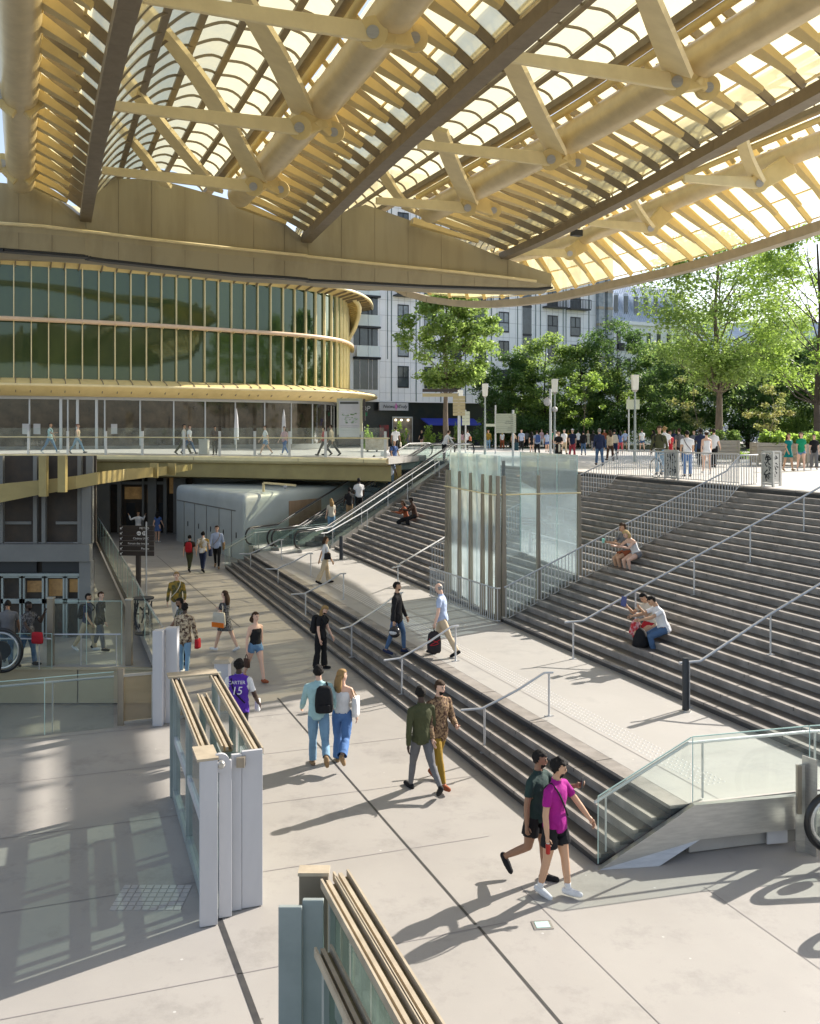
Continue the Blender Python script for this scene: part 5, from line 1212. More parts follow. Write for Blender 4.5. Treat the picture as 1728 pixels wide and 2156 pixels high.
m.build('map_lines', mat('map_grey', (.35, .36, .36), .6), pg)
m = MB(); m.box(p+V((.8, 0, 2.5)), (.12, .2, 1.2)); m.build('side_box', DKS, t)
# litter bin / cabinet on the bridge
p = pt(430, 53.2, ZB); t = thing('concrete_bin', p, 'square speckled concrete litter bin on the footbridge', 'litter bin'); MB().box(p+V((0, 0, .42)), (.5, .5, .84)).build('body', STONE_E, t, bevel=.02); MB().box(p+V((0, 0, .86)), (.54, .54, .04)).build('lid', STEEL, t)
# bicycle leaning at the fence
def bicycle(p, d, label):
    t = thing('bicycle', p, label, 'bicycle'); U = V((0, 0, 1)); r = .34
    for nm, c in (('wheel', p+d*-.52+U*r), ('wheel', p+d*.52+U*r)):
        m = MB(); m.tube([c+(d*math.cos(a)+U*math.sin(a))*r for a in [2*math.pi*k/24 for k in range(25)]], .018, 6); w_ = m.build(nm, RUBBER, t, smooth=True)
        m = MB(); [m.tube([c, c+(d*math.cos(a)+U*math.sin(a))*r], .004, 4) for a in [math.pi*2*k/10 for k in range(10)]]; m.build('spokes', STEEL, w_)
    P = {'bb': p+U*.3, 'seat': p+d*-.18+U*.85, 'head': p+d*.36+U*.82, 'rear': p+d*-.52+U*r, 'front': p+d*.52+U*r}
    m = MB(); 
    for a, b in (('bb', 'seat'), ('bb', 'head'), ('seat', 'head'), ('bb', 'rear'), ('seat', 'rear'), ('head', 'front')): m.tube([P[a], P[b]], .018, 7)
    m.build('frame', RAIL, t, smooth=True); n = d.cross(U)
    m = MB(); m.tube([P['head']+U*.18-n*.28-d*.08, P['head']+U*.22-n*.1, P['head']+U*.2, P['head']+U*.22+n*.1, P['head']+U*.18+n*.28-d*.08], .014, 6); m.tube([P['head'], P['head']+U*.2], .014, 6); m.build('handlebar', BLACKM, t, smooth=True)
    m = MB(); m.bar(P['seat']+U*.08-d*.12, P['seat']+U*.1+d*.14, .14, .05, w2=.04); m.build('saddle', BLACKM, t); m = MB(); m.tube([P['bb']-n*.12, P['bb']+n*.12], .02, 6); m.bar(P['bb']+n*.12, P['bb']+n*.12-U*.17, .02, .02, up=d); m.bar(P['bb']-n*.12, P['bb']-n*.12+U*.17, .02, .02, up=d); m.build('crank', STEEL, t)
bicycle(V((8.95, 33.4, ZP)), V((-td.x, -td.y, 0)), 'silver bicycle parked behind the fence at the head of the stairs')
# red can, folded parasols, buggy
p = V((0, 0, 0)); c = G(1646, 1410, ZL+RS*4); t = thing('drink_can', c, 'small red drink can left on a step at the right', 'can'); MB().tube([c, c+V((0, 0, .01)), c+V((0, 0, .135)), c+V((0, 0, .15))], [.03, .036, .036, .028], 14).build('can_body', mat('can_red', (.35, .015, .012), .3, .3), t, smooth=True); MB().tube([c+V((0, 0, .15)), c+V((0, 0, .153))], .028, 12).build('can_lid', STEEL, t)
for px, Y in ((498, 63), (598, 66)):
    p = pt(px, Y, 4.4); t = thing('folded_parasol', p, 'folded white parasol before the dark ground floor, '+('left one' if px < 550 else 'right one near the column'), 'parasol', 'folded parasols on the terrace')
    MB().tube([p, p+V((0, 0, 2.9))], .03, 8).build('pole', STEEL, t); m = MB(); m.tube([p+V((0, 0, .9)), p+V((0, 0, 1.6)), p+V((0, 0, 2.4)), p+V((0, 0, 2.95))], [.16, .15, .11, .02], 8); m.build('cloth', WHITEP, t, smooth=True); MB().tube([p, p+V((0, 0, .06))], .3, 12).build('foot', GREYP, t)
# ---------------------------------------------------------------- people
import numpy as np
CLOTH = {}
def cl(c, c2=None, sc=9, rough=.85):
    k = (c, c2)
    if k not in CLOTH: CLOTH[k] = mat('cloth_%d' % len(CLOTH), c, rough, 0, c2 or tuple(x*.8 for x in c), sc if c2 else 4, bump=.6, bscale=11, contrast=(.42, .58) if c2 else (.3, .7), spec=.25)
    return CLOTH[k]
SK = {'l': mat('light_skin', (.66, .42, .31), .5, spec=.35), 't': mat('tan_skin', (.50, .30, .19), .5, spec=.35), 'b': mat('brown_skin', (.26, .14, .085), .5, spec=.4), 'd': mat('dark_skin', (.055, .03, .02), .45, spec=.4)}
HC = {'k': cl((.012, .010, .009)), 'n': cl((.05, .028, .016)), 'o': cl((.30, .19, .08)), 'g': cl((.30, .29, .28)), 'r': cl((.20, .07, .03)), 'w': cl((.7, .7, .7)), 'y': cl((.50, .36, .17))}
EYE = mat('eye_dark', (.015, .01, .008), .2); LIP = mat('lip', (.30, .10, .08), .5)
C = dict(white=(.75, .75, .76), black=(.014, .014, .016), navy=(.02, .03, .075), jean=(.07, .13, .24), ljean=(.20, .34, .48), bjean=(.09, .19, .42), grey=(.16, .16, .17), beige=(.55, .44, .30), teal=(.38, .58, .60),
         magenta=(.34, .012, .22), dgreen=(.025, .05, .045), olive=(.07, .075, .035), mustard=(.32, .20, .03), brown=(.075, .04, .028), purple=(.10, .035, .36), lblue=(.42, .50, .68), red=(.45, .02, .03), pink=(.65, .40, .42),
         rust=(.32, .09, .04), tealg=(.0, .18, .17), green=(.01, .27, .13), coral=(.42, .06, .08), blue=(.08, .14, .34), cream=(.60, .55, .45), denim=(.14, .26, .42), tan=(.30, .20, .11))
def rodr(v, ax, a): return Matrix.Rotation(a, 3, ax)@v
PEOPLE = []
def person(label, foot, h, face, legs=((22, 5, 0), (-20, 18, 0)), arms=((-18, 6, 12), (18, 6, 20)), lean=3, head=(0, 0), skin='l', top=('tee', 'white'), bottom=('trousers', 'jean'), shoes='black', hair=('short', 'n'), female=False, sit=False,
           beard=False, voxel=.03, wide=1.0, socks=None, group=None, extra=None, holding=False, fz=0, slim=1.0):
    rnd = random.Random(len(PEOPLE)*7+1); S = h
    fa_ = R(face); F = V((math.sin(fa_), -math.cos(fa_), 0)); U = V((0, 0, 1)); Rr = F.cross(U)
    def W(p): return Rr*p.x+F*p.y+U*p.z      # body frame -> world offset
    sw = (.092 if female else .108)*wide; hw = (.052 if female else .048)*wide
    ln = R(lean)
    pel = V((0, 0, 0)); spine = rodr(V((0, 0, 1)), 'X', -ln)
    neck = pel+spine*.295; chest = pel+spine*.20
    hd = neck+rodr(spine, 'X', -R(head[1]*.5))*.045; hc = hd+rodr(spine, 'X', -R(head[1]))*.072
    J = {}
    low = 9
    for sx, nm, (tp, kb, out) in ((-1, 'L', legs[0]), (1, 'R', legs[1])):
        hip = pel+V((sx*hw, 0, -.0)); d = V((sx*math.sin(R(out)), math.sin(R(tp))*math.cos(R(out)), -math.cos(R(tp))*math.cos(R(out)))); knee = hip+d*.245
        a = R(tp-kb); d2 = V((sx*math.sin(R(out))*.3, math.sin(a), -math.cos(a))).normalized(); ank = knee+d2*.235
        pitch = a if a < 0 else a*.25; fd = V((sx*.12, math.cos(pitch*.9), math.sin(pitch*.9))); 
        if sit: fd = V((sx*.1, 1, -.05))
        toe = ank+fd.normalized()*.095+V((0, 0, -.022)); heel = ank-fd.normalized()*.028+V((0, 0, -.02))
        J[nm+'h'], J[nm+'k'], J[nm+'a'], J[nm+'t'], J[nm+'e'] = hip, knee, ank, toe, heel; low = min(low, ank.z-.037, toe.z-.014)
    for sx, nm, ar in ((-1, 'L', arms[0]), (1, 'R', arms[1])):
        pit, out, eb = ar[:3]; inn = ar[3] if len(ar) > 3 else 0
        sh = neck-spine*.032+V((sx*sw, 0, 0)); a = R(pit)+ln*.3; o = R(out+4)
        d = V((sx*math.sin(o), math.sin(a)*math.cos(o), -math.cos(a)*math.cos(o))); el_ = sh+d*.168
        a2 = R(pit+eb); d2 = V((sx*math.sin(R(out*.6)), math.sin(a2), -math.cos(a2))); d2 = rodr(d2, 'Z', sx*R(inn)).normalized(); wr = el_+d2*.145
        J[nm+'s'], J[nm+'el'], J[nm+'w'], J[nm+'f'] = sh, el_, wr, wr+d2*.098; J[nm+'d'] = d2
    base = V(foot)
    shift = V((0, 0, -low)) if not sit else V((0, 0, .058))
    if not sit: shift -= V((0, (J['Lt'].y+J['Rt'].y)/2-.02, 0))*(1 if True else 0)
    def P(p): return base+W((p+shift)*S)
    mb = MB(); segs = []
    def limb(a, b, ra, rb, tag):
        A, B = P(a), P(b); n_ = 4
        mb.tube([lerp(A, B, k/n_) for k in range(n_+1)], [(ra+(rb-ra)*(k/n_)+ (.12*ra*math.sin(math.pi*k/n_) if tag[1:] in ('shin', 'thigh', 'farm') else 0))*S for k in range(n_+1)], 10); mb.ball(A, ra*S*1.0, 8, 6); mb.ball(B, rb*S*1.0, 8, 6); segs.append((A, B, ra*S, rb*S, tag))
    f_ = .92 if female else 1.0; f_ *= slim
    rg = []; M = [(-.055, .062, .05), (-.02, .092, .064), (.02, .096 if female else .09, .066), (.09, .072 if female else .084, .055), (.14, .078 if female else .09, .058), (.20, .088 if female else .103, .066), (.25, .094 if female else .108, .058), (.275, .075, .045), (.295, .035, .034)]
    for z, rx, ry in M:
        c = pel+spine*z; yv = rodr(V((0, 1, 0)), 'X', -ln)
        rg.append([P(c+V((math.cos(a)*rx*wide*slim, 0, 0))+yv*math.sin(a)*ry*(1.12 if female and .17 < z < .22 and math.sin(a) > 0 else 1)*wide*slim) for a in [2*math.pi*k/14 for k in range(14)]])
    mb.loft(rg, True, True); segs.append((P(pel-spine*.03), P(neck-spine*.02), .075*S, .065*S, 'torso'))
    for n in 'LR':
        mb.tube([P(neck-spine*.004), P(lerp(neck-spine*.010, J[n+'s'], .5)), P(J[n+'s'])], [.030*S, .030*S, .0265*S], 8)
        segs.append((P(J[n+'s']*.55+(neck-spine*.03)*.45), P(J[n+'s']), .035*S, .03*S, 'shoulder'))
        limb(J[n+'s'], J[n+'el'], .0275*f_, .024*f_, n+'uarm'); limb(J[n+'el'], J[n+'w'], .0235*f_, .0155*f_, n+'farm')
        limb(J[n+'h'], J[n+'k'], .050*(1.02 if female else 1)*slim, .033*slim, n+'thigh'); limb(J[n+'k'], J[n+'a'], .032*slim, .020*slim, n+'shin')
        A, B, E_ = P(J[n+'a']), P(J[n+'t']), P(J[n+'e']); mb.tube([E_, lerp(E_, B, .5), B], [.021*S, .024*S, .017*S], 8); mb.ball(E_, .021*S, 8, 6); mb.ball(B, .0165*S, 8, 6); segs.append((E_, B, .022*S, .018*S, n+'foot'))
        w_, dd = J[n+'w'], J[n+'d']; c = P(w_+dd*.022); mb.ball(c, .026*S, 8, 6, (.62, .9, 1.05)); segs.append((P(w_), P(w_+dd*.04), .02*S, .02*S, n+'hand'))
    limb(neck-spine*.02, hd+V((0, .0, .02)), .034, .030, 'neck')
    Hc = P(hc); hm = Matrix.Rotation(R(-head[0]), 3, 'Z')@Matrix(((Rr.x, F.x, 0), (Rr.y, F.y, 0), (0, 0, 1))) if False else None
    ha = R(face+head[0]); hF = V((math.sin(ha), -math.cos(ha), 0)); hR = hF.cross(U); hp = R(head[1])+ln*.5; hF2 = (hF*math.cos(hp)-U*math.sin(hp)); hU = (U*math.cos(hp)+hF*math.sin(hp))
    def Hp(x, y, z): return Hc+(hR*x+hF2*y+hU*z)*S
    rot = Matrix((hR, hF2, hU)).transposed()
    mb.ball(Hp(0, -.004, .012), S, 12, 8, (.044, .054, .052), rot); mb.ball(Hp(0, .012, -.022), S, 10, 8, (.034, .038, .040), rot); mb.ball(Hp(0, .030, -.046), S, 8, 6, (.018, .016, .014), rot)
    mb.tube([Hp(0, .046, .008), Hp(0, .058, -.014), Hp(0, .048, -.019)], [.005*S, .0085*S, .006*S], 6); mb.ball(Hp(.043, -.004, -.006), S, 6, 5, (.006, .012, .018), rot); mb.ball(Hp(-.043, -.004, -.006), S, 6, 5, (.006, .012, .018), rot)
    segs.append((Hp(0, 0, .01), Hp(0, .01, -.03), .048*S, .035*S, 'head'))
    me = bpy.data.meshes.new('person'); me.from_pydata([v-base for v in mb.v], [], mb.f); ob = bpy.data.objects.new('person', me); COL.objects.link(ob)
    bm = bmesh.new(); bm.from_mesh(me); bmesh.ops.recalc_face_normals(bm, faces=bm.faces); bm.to_mesh(me); bm.free()
    md = ob.modifiers.new('r', 'REMESH'); md.mode = 'VOXEL'; md.voxel_size = voxel*S/1.75; ms = ob.modifiers.new('s', 'SMOOTH'); ms.factor = .5; ms.iterations = 2
    ev = ob.evaluated_get(bpy.context.evaluated_depsgraph_get()); nm = bpy.data.meshes.new_from_object(ev); ob.modifiers.clear(); ob.data = nm; bpy.data.meshes.remove(me)
    nv = len(nm.vertices); co = np.zeros(nv*3); nm.vertices.foreach_get('co', co); co = co.reshape(-1, 3)+np.array(base); no = np.zeros(nv*3); nm.vertices.foreach_get('normal', no); no = no.reshape(-1, 3)
    best = np.full(nv, 1e9); tag = np.full(nv, -1); tt = np.zeros(nv)
    for i, (a, b, ra, rb, tg) in enumerate(segs):
        a_, d_ = np.array(a), np.array(b-a); L2 = max(1e-9, d_@d_); t_ = np.clip((co-a_)@d_/L2, 0, 1); dist = np.linalg.norm(co-(a_+t_[:, None]*d_), axis=1)-(ra+(rb-ra)*t_)*1.0
        u = dist < best; best[u] = dist[u]; tag[u] = i; tt[u] = t_[u]
    tn = [s[4] for s in segs]; tags = np.array(tn)[tag]
    part = np.array([x[1:] if x[0] in 'LR' else x for x in tags])
    # torso parameter from projection on the spine
    pa, pb = np.array(P(pel)), np.array(P(neck)); tz = (co-pa)@(pb-pa)/((pb-pa)@(pb-pa))
    # height coordinate in the head
    hl = (co-np.array(Hc))@np.array([list(hR), list(hF2), list(hU)]).T/S
    polys = [tuple(p.vertices) for p in nm.polygons]
    nm.materials.clear(); nm.materials.append(SK[skin]); nm.materials.append(EYE); nm.materials.append(LIP)
    # fingers, eyes, lips joined to the body mesh
    ex = MB()
    for n in 'LR':
        w_, dd = J[n+'w'], J[n+'d']; sx = -1 if n == 'L' else 1; side = V((0, 1, 0))-dd*dd.y; side = side.normalized() if side.length > .05 else V((sx, 0, 0)); inn = dd.cross(side)*(-sx)
        curl = .9 if holding else .45
        for k in range(4):
            o = w_+dd*.040+side*(-.012+.0085*k)+inn*.0; ln_ = (.034, .042, .045, .039)[3-k] if True else 0
            p1 = o+dd*ln_*.5+inn*ln_*.12; p2 = p1+(dd*math.cos(curl)+inn*math.sin(curl))*ln_*.35; p3 = p2+(dd*math.cos(curl*2)+inn*math.sin(curl*2))*ln_*.3; ex.tube([P(o-dd*.008), P(p1), P(p2), P(p3)], [.0052*S, .0047*S, .0043*S, .0034*S], 5)
        o = w_+dd*.014+side*.013; ex.tube([P(o), P(o+side*.014+dd*.014+inn*.004), P(o+side*.017+dd*.032+inn*.010)], [.0065*S, .0055*S, .004*S], 5)
    ex.cur = 1
    for sx in (-1, 1): ex.ball(Hp(sx*.017, .044, .004), .0058*S, 6, 4); ex.bar(Hp(sx*.009, .0475, .016), Hp(sx*.027, .043, .017), .004*S, .004*S)
    ex.cur = 2; ex.ball(Hp(0, .047, -.031), S, 6, 4, (.013, .004, .0038), rot)
    allv = [V(c)-base for c in co]+[v-base for v in ex.v]; n0 = nv
    m2 = bpy.data.meshes.new('person'); m2.from_pydata(allv, [], polys+[[i+n0 for i in f] for f in ex.f]); [m2.materials.append(x) for x in (SK[skin], EYE, LIP)]
    m2.polygons.foreach_set('material_index', [0]*len(polys)+ex.mi); m2.polygons.foreach_set('use_smooth', [True]*len(m2.polygons)); ob.data = m2; bpy.data.meshes.remove(nm)
    ob.location = base; OFF[ob] = base; meta(ob, label, 'person', group)
    def garment(name, mask, infl, mt, flare=None, wr=.35):
        keep = [f for f in polys if sum(mask[i] for i in f) >= 3]
        if not keep: return None
        used = sorted({i for f in keep for i in f}); ix = {i: k for k, i in enumerate(used)}; vs = []
        for i in used:
            e = infl*(1+wr*noise.noise(V(co[i])*14)+wr*.7*noise.noise(V(co[i])*37))
            if flare is not None: e += flare[i]
            vs.append(V(co[i])+V(no[i])*e*S/1.75-base)
        g = bpy.data.meshes.new(name); g.from_pydata(vs, [], [[ix[i] for i in f] for f in keep]); g.materials.append(mt); g.polygons.foreach_set('use_smooth', [True]*len(g.polygons))
        o = bpy.data.objects.new(name, g); COL.objects.link(o); o.parent = ob; OFF[o] = base
        sd_ = o.modifiers.new('t', 'SOLIDIFY'); sd_.thickness = .006; sd_.offset = -1
        return o
    g0 = max(.010, voxel*.35)
    kind, col = top[0], top[1]; cm = cl(C[col], C[top[2]] if len(top) > 2 else None, top[3] if len(top) > 3 else 9)
    tor = (part == 'torso')|(part == 'shoulder')|((part == 'neck')&(tt < .12)); ua = part == 'uarm'; fo = part == 'farm'
    tmin = -.12
    nk = hl[:, 2] > -9
    fl = np.zeros(nv); 
    if kind in ('tee', 'shirt', 'jacket', 'sweater', 'jersey', 'long'):
        m_ = (tor&(tz > -.13)) | ((part == 'thigh')&(tt < .07))
        fl = np.clip((.35-tz), 0, .6)*.045*(part == 'torso')
        if kind in ('tee', 'shirt'): m_ |= ua&(tt < .62)
        if kind in ('jacket', 'sweater', 'long'): m_ |= ua | (fo&(tt < .93)) | (part == 'hand')&(tt < .02)
        if kind == 'jersey': 
            gm = garment('undershirt', tor | ua&(tt < .7), g0, cl(C['white'])); m_ |= (part == 'thigh')&(tt < .25)
            m_ &= ~((part == 'shoulder')&(tt > .75)); garment('jersey', m_, g0*2.1, cm, fl)
        else:
            if kind == 'jacket': m_ |= (tor&(tz > -.5)) | (part == 'thigh')&(tt < .30)
            garment('shirt' if kind != 'jacket' else 'jacket', m_, g0*(1.5 if kind == 'jacket' else 1.15), cm, fl)
    elif kind == 'tank': garment('tank_top', (part == 'torso')&(tz > -.2)&(tz < .84), g0*.8, cm)
    elif kind == 'crop': garment('top', (part == 'torso')&(tz > .25)&(tz < .86), g0*.9, cm)
    elif kind == 'dress':
        m_ = tor&(tz < .98)&(tz > -.1) | ua&(tt < .5); garment('dress_bodice', m_, g0, cm)
    th, shn = part == 'thigh', part == 'shin'; kb_, bc = bottom; bm_ = cl(C[bc])
    lowt = (part == 'torso')&(tz < .10)
    if kb_ in ('trousers', 'wide'): fl2 = np.where(shn, tt*(.02 if kb_ == 'trousers' else .045), 0)+np.where(th, tt*.006, 0); garment('trousers', lowt | th | (shn&(tt < .97)), g0*(.9 if kb_ == 'trousers' else 1.5), bm_, fl2)
    elif kb_ == 'slim': garment('trousers', lowt | th | (shn&(tt < .97)), g0*.55, bm_)
    elif kb_ == 'shorts': garment('shorts', lowt | (th&(tt < .62)), g0*1.0, bm_, np.where(th, tt*.045, -.3*g0))
    elif kb_ == 'hotpants': garment('shorts', lowt | (th&(tt < .34)), g0, bm_, np.where(th, tt*.03, 0))
    elif kb_ in ('skirt', 'midi'):
        ln_ = .16 if kb_ == 'skirt' else .27; m_ = MB(); rings = []
        kc_ = (J['Lk']+J['Rk'])/2
        for s in (0, .25, .5, .75, 1):
            c = lerp(pel+spine*.06, pel+V((0, (kc_.y)*.9, -ln_)), s); sp_ = abs(J['Lk'].y-J['Rk'].y)*.42*s*ln_/.245; rx = .082+.035*s; ry = .062+.03*s+sp_
            rings.append([P(c+V((math.cos(a)*(rx+.006*math.sin(5*a)*s), math.sin(a)*(ry+.006*math.sin(6*a)*s), 0))) for a in [2*math.pi*k/20 for k in range(20)]])
        m_.loft(rings, True); m_.build('skirt', cm if top[0] == 'dress' else bm_, ob, smooth='full')
    if shoes:
        sm_ = cl(C.get(shoes, C['black'])); [garment('shoe', (tags == q_+'foot') | ((tags == q_+'shin')&(tt > .985)), g0*.8, sm_, wr=.1) for q_ in 'LR']
    if socks: [garment('sock', (tags == q_+'shin')&(tt > .80), g0*.4, cl(C[socks]), wr=.1) for q_ in 'LR']
    hk, hcol = hair; hm_ = HC[hcol]; H_ = part == 'head'; hx, hy, hz = hl[:, 0], hl[:, 1], hl[:, 2]
    up_ = ((hz > .030)&(hy < .046)) | ((hy < -.002)&(hz > -.012)) | ((hy < -.015)&(hz > -.045)); near_h = (H_ | (part == 'neck'))
    if hk == 'short': garment('hair', near_h&up_&(hz > -.03), g0*.75+.005, hm_, wr=1.1)
    elif hk == 'afro': garment('hair', near_h&up_&(hz > -.03), g0+.013, hm_, wr=1.2)
    elif hk == 'bald': garment('hair', near_h&(hy < -.005)&(hz < .02)&(hz > -.03), g0*.4+.002, hm_)
    elif hk in ('long', 'bun', 'bob', 'cap'):
        garment('hair', near_h&up_, g0*.8+.008, hm_ if hk != 'cap' else HC['n'], wr=.6)
        if hk in ('long', 'bob'):
            L_ = .15 if hk == 'long' else .07; m_ = MB(); rings = []
            for s in (0, .2, .4, .6, .8, 1): 
                c = Hc+(hU*(.01-s*.03)+hF2*(-.034-.02*math.sin(s*2.5)))*S-U*L_*s*S; rx, ry = (.046+.018*math.sin(s*2.6))*(1-.35*s**3), .024+.01*math.sin(s*3)
                rings.append([c+(hR*math.cos(a)*rx*(1+.08*math.sin(7*a+s*6))+hF*math.sin(a)*ry)*S for a in [2*math.pi*k/16 for k in range(16)]])
            m_.loft(rings, True, True); m_.build('hair_length', hm_, ob, smooth='full')
        if hk == 'bun': MB().ball(Hp(0, -.05, .045), .026*S, 10, 6).build('hair_bun', hm_, ob, smooth=True)
        if hk == 'cap':
            garment('cap', near_h&(hz > .026), g0+.012, HC['w'] if hcol == 'w' else HC[hcol]); m_ = MB(); m_.add([Hp(-.035, .045, .034), Hp(.035, .045, .034), Hp(.025, .088, .024), Hp(-.025, .088, .024), Hp(-.035, .045, .038), Hp(.035, .045, .038), Hp(.025, .088, .028), Hp(-.025, .088, .028)], [(3, 2, 1, 0), (4, 5, 6, 7), (0, 1, 5, 4), (1, 2, 6, 5), (2, 3, 7, 6), (3, 0, 4, 7)]); m_.build('cap_peak', HC['w'] if hcol == 'w' else HC[hcol], ob)
    if beard: garment('beard', near_h&(hy > .018)&(hz < -.028)&(hz > -.07)&~((abs(hx) < .012)&(hz > -.035)&(hy > .035)), .004, HC['k'], wr=.2)
    PEOPLE.append(ob)
    fr = dict(P=P, J=J, S=S, F=F, R=Rr, U=U, neck=neck, pel=pel, spine=spine, ob=ob, Hp=Hp, chest=chest, hand=lambda n: P(J[n+'w']+J[n+'d']*.06))
    return fr
def backpack(fr, label, col, side=0, sc=1.0, strap=True, off=(0, 0, 0)):
    P, S = fr['P'], fr['S']; c = P(fr['chest']+V((side*.05, -.105, -.035)))+V(off); F, Rr = fr['F'], fr['R']
    t = thing('backpack', c-V((0, 0, .2)), label, 'backpack'); m = MB(); rings = []
    for z, w_, d_ in ((-.24, .11, .05), (-.22, .15, .08), (-.1, .165, .10), (.08, .155, .085), (.19, .13, .06), (.235, .08, .035)):
        rings.append([c+(Rr*math.copysign(abs(math.cos(a))**.6, math.cos(a))*w_+F*math.copysign(abs(math.sin(a))**.7, math.sin(a))*d_)*sc+V((0, 0, z*sc)) for a in [2*math.pi*k/16 for k in range(16)]])
    m.loft(rings, True, True); m.build('bag', cl(C[col]) if col in C else cl((.02, .02, .03)), t, smooth='full')
    m = MB(); m.bar(c-F*.10*sc+V((0, 0, -.08)), c-F*.10*sc+V((0, 0, -.20*sc)), .2*sc, .05, up=F); m.build('front_pocket', cl(C[col]), t, bevel=.012)
    if strap:
        for sx in (-1, 1):
            n_ = 'L' if sx < 0 else 'R'
            if side and sx*side < 0: continue
            s = fr['J'][n_+'s']*.7+fr['neck']*.3
            pts = [c+Rr*sx*.08+V((0, 0, .17)), P(s+V((0, -.03, .03))), P(s+V((0, .045, .0))), P(s+V((0, .075, -.07))), c+Rr*sx*.13+V((0, 0, -.17))]
            m = MB(); m.tube(crom(pts, 4), .017, 5); m.build('strap', cl(C['black']), t, smooth=True)
    return t
def bag(fr, label, col, hand='R', size=(.34, .1, .36), drop=.12, name='bag', shoulder=False, band=None, off=(0, 0, 0), cat='bag', txt=None):
    P = fr['P']; F, Rr = fr['F'], fr['R']; top_ = fr['hand'](hand) if not shoulder else P(fr['J'][hand+'s']+V((0, 0, .02))); top_ = top_+V(off); w_, d_, hh = size
    c = top_-V((0, 0, drop+hh/2))+(Rr*(.09 if hand == 'R' else -.09) if shoulder else V((0, 0, 0)))
    t = thing(name, c-V((0, 0, hh/2)), label, cat); m = MB(); rings = []
    for z, f in ((-.5, .7), (-.47, .95), (-.2, 1.0), (.2, .95), (.48, .88), (.5, .6)):
        rings.append([c+F*math.copysign(abs(math.cos(a))**.5, math.cos(a))*w_/2*f+Rr*math.copysign(abs(math.sin(a))**.6, math.sin(a))*d_/2*f+V((0, 0, z*hh)) for a in [2*math.pi*k/16 for k in range(16)]])
    mm = [cl(C[col])]; m.loft(rings, True, True); m.build('bag_body', mm[0], t, smooth='full')
    m = MB(); m.tube(crom([c+F*w_*.28+V((0, 0, hh*.48)), lerp(c, top_, .6)+F*w_*.2+V((0, 0, hh*.2)), top_, lerp(c, top_, .6)-F*w_*.2+V((0, 0, hh*.2)), c-F*w_*.28+V((0, 0, hh*.48))], 4), .009, 5); m.build('handle', mm[0] if not shoulder else cl(C['tan' if col != 'cream' else 'cream']), t, smooth=True)
    if band:
        s = 1 if Rr.y < 0 else -1; m = MB(); q = c+Rr*s*(d_/2+.006)-V((0, 0, hh*.33)); m.bar(q-F*w_*.48, q+F*w_*.48, .006, hh*.32, up=(0, 0, 1)); m.build('print_band', cl(C[band]) if band in C else cl((.75, .18, .02)), t)
        if txt: text(txt, .065, q+Rr*s*.006-V((0, 0, .02)), F if F.x > 0 else -F, (0, 0, 1), cl(C['cream']), 'lettering', t, 'CENTER')
    return t
def strap(fr, name, label_col, a='L', b='R', parent=None):
    P = fr['P']; m = MB(); sh = fr['J'][a+'s']*.6+fr['neck']*.4; hp = fr['J'][b+'h']
    for ys in (1, -1): m.tube(crom([P(sh+V((0, 0, .034))), P(sh+V((0, .06*ys, -.02))), P(lerp(sh, hp, .45)+V((0, .082*ys, 0))), P(hp+V((.03 if b == 'R' else -.03, .06*ys, .05)))], 4), .012, 5)
    m.build(name, cl(C[label_col]), fr['ob'], smooth=True)
def place(px, py, ytop, z=0.0):
    f = G(px, py, z); h = (py-ytop)/(FPX/f.y); return f, max(1.5, min(1.9, h))
HN = .013; HV = .016
# --- nearest group
f, h = place(1186, 1893, 1603); A = person('young man in a magenta T-shirt with black shorts and white trainers holding a can', f, 1.77, 50, legs=((11, 4, 2), (-7, 8, 2)), arms=((25, 22, 12), (-2, 6, 10)), lean=2, head=(35, 12), skin='t', top=('tee', 'magenta'), bottom=('shorts', 'black'), shoes='white', socks='white', hair=('afro', 'k'), beard=True, voxel=HN, holding=True)
strap(A, 'chest_strap', 'black', 'R', 'L')
c = A['hand']('R'); t = thing('drink_can', c-V((0, 0, .11)), 'red and silver can in the right hand of the man in magenta', 'can'); MB().tube([c-V((0, 0, .10)), c-V((0, 0, .09)), c+V((0, 0, .02)), c+V((0, 0, .03))], [.026, .031, .031, .025], 12).build('can_body', MATS['can_red'], t, smooth=True); MB().tube([c+V((0, 0, .025)), c+V((0, 0, .045))], .024, 10).build('can_top', STEEL, t)
f, h = place(1120, 1852, 1590); A = person('bearded man in a dark green T-shirt and black shorts holding up a phone', f, 1.76, 55, legs=((7, 3, 2), (-8, 50, 2)), arms=((52, 10, 62, 20), (-6, 6, 8)), lean=3, head=(20, 8), skin='b', top=('tee', 'dgreen'), bottom=('shorts', 'black'), shoes='black', hair=('short', 'k'), beard=True, voxel=HN, wide=1.06, holding=True)
c = A['hand']('L'); m = MB(); m.bar(c-V((0, 0, .05)), c+V((.01, -.02, .10)), .07, .01, up=A['F']); m.build('phone', BLACKM, label='dark phone held up by the man in the dark green T-shirt', cat='phone')
text('BERN', .06, A['P'](A['chest']+V((-.0, .082, .0))), -A['R'], (0, 0, 1), cl(C['cream']), 'lettering', A['ob'], 'CENTER')
f, h = place(890, 1668, 1453); person('slim man in an olive green sweater and dark grey jeans seen from behind', f, 1.78, 205, legs=((18, 5, 1), (-26, 22, 1)), arms=((-10, 6, 8), (8, 6, 10)), lean=2, head=(-25, 5), skin='d', top=('sweater', 'olive'), bottom=('slim', 'grey'), shoes='black', hair=('short', 'k'), voxel=HN, slim=.95)
